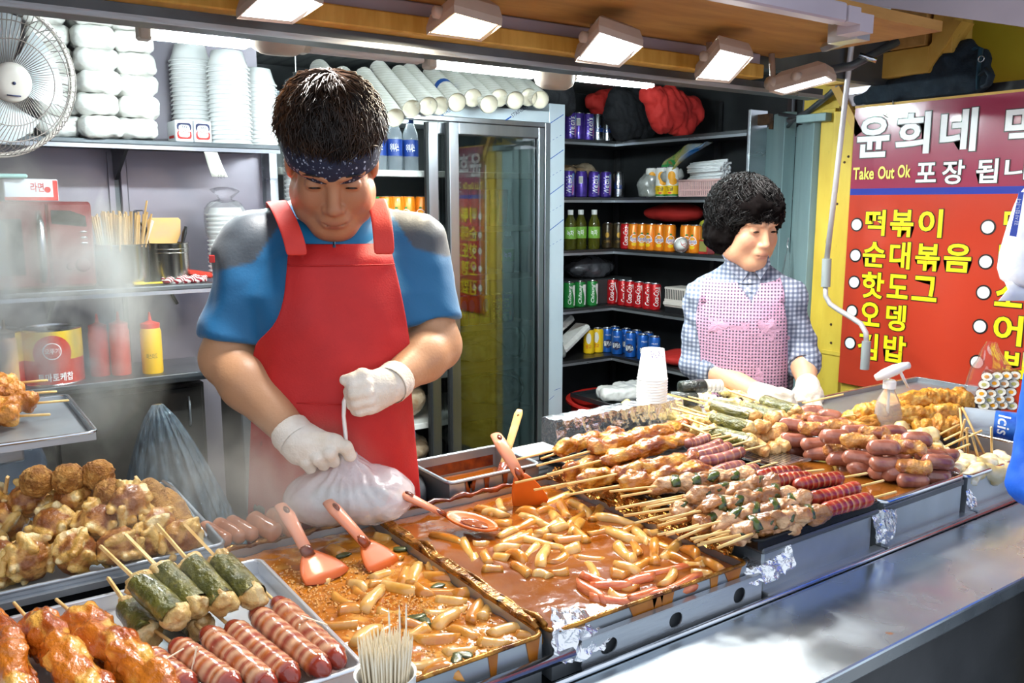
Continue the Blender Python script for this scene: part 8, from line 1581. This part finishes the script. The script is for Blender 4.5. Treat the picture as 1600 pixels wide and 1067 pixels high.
# permed hair
hc = SDF(HO-.19, HO+.19, .005); E = lambda c, r, kk=.02, op='u': hc.ell(HO+HR@np.array(c), r, HR, kk, op)
E((0, .025, .055), (.098, .112, .095)); E((.066, .03, -.01), (.042, .075, .075)); E((-.066, .03, -.01), (.042, .075, .075)); E((0, .075, -.02), (.09, .05, .085)); E((0, -.055, .072), (.078, .04, .036)); E((0, -.125, -.035), (.062, .075, .077), .015, 's')
V, Q = hc.mesh(); V = lump(V, Q, .008, 40, 5, 3); hw = solid('hair', V, Q, 'hair_under', wo)
def wlock(rg):
    a = rg.uniform(-math.pi, math.pi); el = rg.uniform(.05, 1.75); c = np.array((0, .025, .045)); rad = np.array((.106, .116, .106)); pts = []; ph = rg.uniform(0, 6.28); L = rg.uniform(.5, .95); k0 = rg.uniform(.92, 1.05)
    for j in range(6):
        e = el+L*j/5; ww = a+.16*math.sin(ph+j*1.6); d = np.array((math.sin(e)*math.sin(ww), -math.sin(e)*math.cos(ww), math.cos(e))); k = k0+.06*math.sin(ph*2+j*1.9); q = c+rad*d*k
        if q[1] < -.055 and q[2] < .028+rg.uniform(-.006, .006): break
        if q[2] < -.085: break
        if abs(q[0]) < .062 and q[1] < -.04 and q[2] < .03: break
        pts.append(HO+HR@q)
    return pts if len(pts) > 2 else None
strands(4200, wlock, 6, .0026, 'hair_black', 'hair_locks', hw, 9)
def woglove(build, lo, hi): s = SDF(lo, hi, .0032); build(s); V, Q = s.mesh(); return solid('glove', lump(V, Q, .0008, 130, 2, 2), Q, 'glove_cotton', wo)
def wg1(s):
    s.cap(P(1184, 613, -.195), P(1205, 620, -.215), .030, .032, .01); s.ell(P(1212, 624, -.22), (.042, .034, .022), None, .01)
    for k, (a, b_, c) in enumerate((((1222, 620, -.235), (1236, 626, -.245), (1243, 636, -.24)), ((1218, 628, -.24), (1230, 635, -.25), (1236, 642, -.245)), ((1210, 633, -.24), (1220, 640, -.25), (1226, 646, -.245)), ((1202, 634, -.235), (1210, 641, -.245), (1215, 646, -.24)))): finger(s, [P(*a), P(*b_), P(*c)], .0125, .0105, .004)
    finger(s, [P(1205, 612, -.23), P(1222, 612, -.245), P(1236, 616, -.25)], .013, .0105, .006)
q = P(1212, 626, -.22); woglove(wg1, q-.12, q+.12)
def wg2(s):
    s.cap(P(1262, 602, -.155), P(1262, 612, -.17), .034, .036, .01); s.ell(P(1263, 619, -.175), (.044, .030, .036), None, .01)
    for k, (a, b_, c) in enumerate((((1244, 622, -.195), (1243, 634, -.205), (1250, 642, -.195)), ((1254, 626, -.2), (1254, 638, -.21), (1259, 645, -.2)), ((1264, 627, -.2), (1266, 638, -.21), (1269, 644, -.2)), ((1275, 624, -.195), (1279, 634, -.2), (1279, 641, -.19)))): finger(s, [P(*a), P(*b_), P(*c)], .0125, .0105, .004)
    finger(s, [P(1246, 612, -.18), P(1238, 622, -.2), P(1240, 632, -.21)], .013, .0105, .006)
q = P(1263, 622, -.18); woglove(wg2, q-.12, q+.12)
sk = T('bamboo_skewer', 'long thin skewer held in the woman\'s gloved hand', 'stick', W_.o, W_.rot()); m = MB(); m.tube([P(1238, 633, -.215), P(1262, 628, -.225), P(1318, 616, -.24)], .003, 6); m.build('shaft', 'stick', sk, True)
# ---------------------------------------------------------------- customer at the right edge, only an elbow in the picture
C_ = Fig(1865, 640, 1.45); cu = C_.thing('customer in a blue jacket, only an elbow showing at the right edge'); P = C_.px
tabc = [(.80, .17, .12, 0), (1.0, .165, .12, 0), (1.2, .175, .12, 0), (1.36, .18, .115, 0), (1.45, .12, .09, 0), (1.50, .06, .06, 0)]
E_ = P(1617, 752, -.02); S_ = np.array((-.19, 0, 1.37)); H_ = P(1720, 815, -.16); jk_ = SDF((-.36, -.30, .82), (.30, .24, 1.52), .009); jk_.put(torso_fn(tabc), (-.2, -.2, .8), (.2, .2, 1.5), .02); jk_.cap(S_, E_, .058, .043, .04); jk_.cap(E_, H_, .043, .038, .02); jk_.cap((.19, 0, 1.37), (.24, -.02, 1.08), .06, .05, .04)
V, Q = jk_.mesh(); V = lump(V, Q, .006, 18, 2, 3); solid('jacket', V, Q, 'jacket_blue', cu)
O_ = np.array((0, -.01, 1.62)); b = SDF((-.34, -.34, 0), (.32, .26, 1.80), .011); b.put(torso_fn([(q[0], q[1]-.02, q[2]-.02, q[3]) for q in tabc]), (-.2, -.2, .8), (.2, .2, 1.5), .03); b.cap((0, .01, 1.44), (0, .01, 1.58), .055, .05, .02); head(b, O_, np.eye(3), 1.0); b.cap(H_, H_+(H_-E_)*.5, .034, .03, .02); b.cap((.24, -.02, 1.08), (.22, -.14, .92), .045, .032, .02); b.cap(S_, E_, .045, .04, .02); b.cap(E_, H_, .04, .032, .02)
for sx in (-1, 1): b.cap((sx*.085, 0, .84), (sx*.09, 0, .46), .075, .055, .04); b.cap((sx*.09, 0, .46), (sx*.09, .01, .09), .053, .04, .02); b.cap((sx*.09, .01, .05), (sx*.095, -.12, .04), .035, .03, .02)
V, Q = b.mesh(); solid('body', V, Q, 'skin', cu, True, None, None, face_cols(V, O_, np.eye(3), 1., '#c9977a', '#bb7a66', '#a5645a'))
s = SDF(O_-.15, O_+.17, .008); s.ell(O_+np.array((0, .022, .06)), (.088, .104, .09), None, .01); s.ell(O_+np.array((0, -.12, -.04)), (.1, .09, .09), None, .02, 's'); V, Q = s.mesh(); solid('hair', lump(V, Q, .005, 50, 2, 2), Q, 'hair_black', cu)
tr_ = SDF((-.24, -.2, .03), (.24, .2, 1.0), .012); tr_.put(torso_fn([(.78, .172, .125, 0), (.97, .168, .125, 0)]), (-.2, -.2, .78), (.2, .2, .98), .03)
for sx in (-1, 1): tr_.cap((sx*.085, 0, .84), (sx*.09, 0, .46), .09, .07, .04); tr_.cap((sx*.09, 0, .46), (sx*.09, .01, .10), .068, .06, .02)
V, Q = tr_.mesh(); solid('trousers', V, Q, 'trousers', cu)
# ================================================================ steam rising at the left
def steam(name, lo, hi, dens, sc, lo_, hi_, label, off=(0, 0, 0), tint=(.95, .88, .77)):
    lo = np.array(lo); hi = np.array(hi); m = MB(); h = (hi-lo)/2; m.box(-h, h); mt = bpy.data.materials.new(name); mt.use_nodes = True; nt = mt.node_tree; N = nt.nodes; L = nt.links; N.remove(N['Principled BSDF'])
    tc = N.new('ShaderNodeTexCoord'); mp = N.new('ShaderNodeMapping'); mp.inputs['Location'].default_value = off; mp.inputs['Scale'].default_value = (1, 1, .7); L.new(tc.outputs['Object'], mp.inputs[0])
    nz = N.new('ShaderNodeTexNoise'); nz.inputs['Scale'].default_value = sc; nz.inputs['Detail'].default_value = 4; nz.inputs['Distortion'].default_value = 1.2; L.new(mp.outputs[0], nz.inputs['Vector'])
    mr = N.new('ShaderNodeMapRange'); mr.inputs[1].default_value = lo_; mr.inputs[2].default_value = hi_; L.new(nz.outputs[0], mr.inputs[0])
    # soft fall-off towards the sides of the cloud
    sp = N.new('ShaderNodeVectorMath'); sp.operation = 'DIVIDE'; L.new(tc.outputs['Object'], sp.inputs[0]); sp.inputs[1].default_value = tuple(h)
    ln = N.new('ShaderNodeVectorMath'); ln.operation = 'LENGTH'; L.new(sp.outputs[0], ln.inputs[0]); fo = N.new('ShaderNodeMapRange'); fo.inputs[1].default_value = 1.0; fo.inputs[2].default_value = .35; L.new(ln.outputs['Value'], fo.inputs[0])
    mu = N.new('ShaderNodeMath'); mu.operation = 'MULTIPLY'; L.new(mr.outputs[0], mu.inputs[0]); L.new(fo.outputs[0], mu.inputs[1]); m2 = N.new('ShaderNodeMath'); m2.operation = 'MULTIPLY'; L.new(mu.outputs[0], m2.inputs[0]); m2.inputs[1].default_value = dens
    vs = N.new('ShaderNodeVolumeScatter'); vs.inputs['Color'].default_value = tint+(1,); vs.inputs['Anisotropy'].default_value = .2; L.new(m2.outputs[0], vs.inputs['Density']); L.new(vs.outputs[0], N['Material Output'].inputs['Volume'])
    me = mesh(m.V, m.F, None, False); me.materials.append(mt); o = link(name, me, None, (lo+hi)/2); prop(o, label, 'steam', 'steam clouds', 'stuff'); return o
steam('steam_cloud', (-.35, 1.75, .80), (.52, 2.70, 1.75), 17.0, 5.5, .49, .70, 'drifting white steam in front of the microwave and wall shelves')
steam('steam_wisp', (.15, .98, .95), (.62, 1.55, 1.25), 4.0, 8, .45, .72, 'thin steam rising from the left stew pan', (3, 1, 0))
bpy.data.objects.remove(_to)
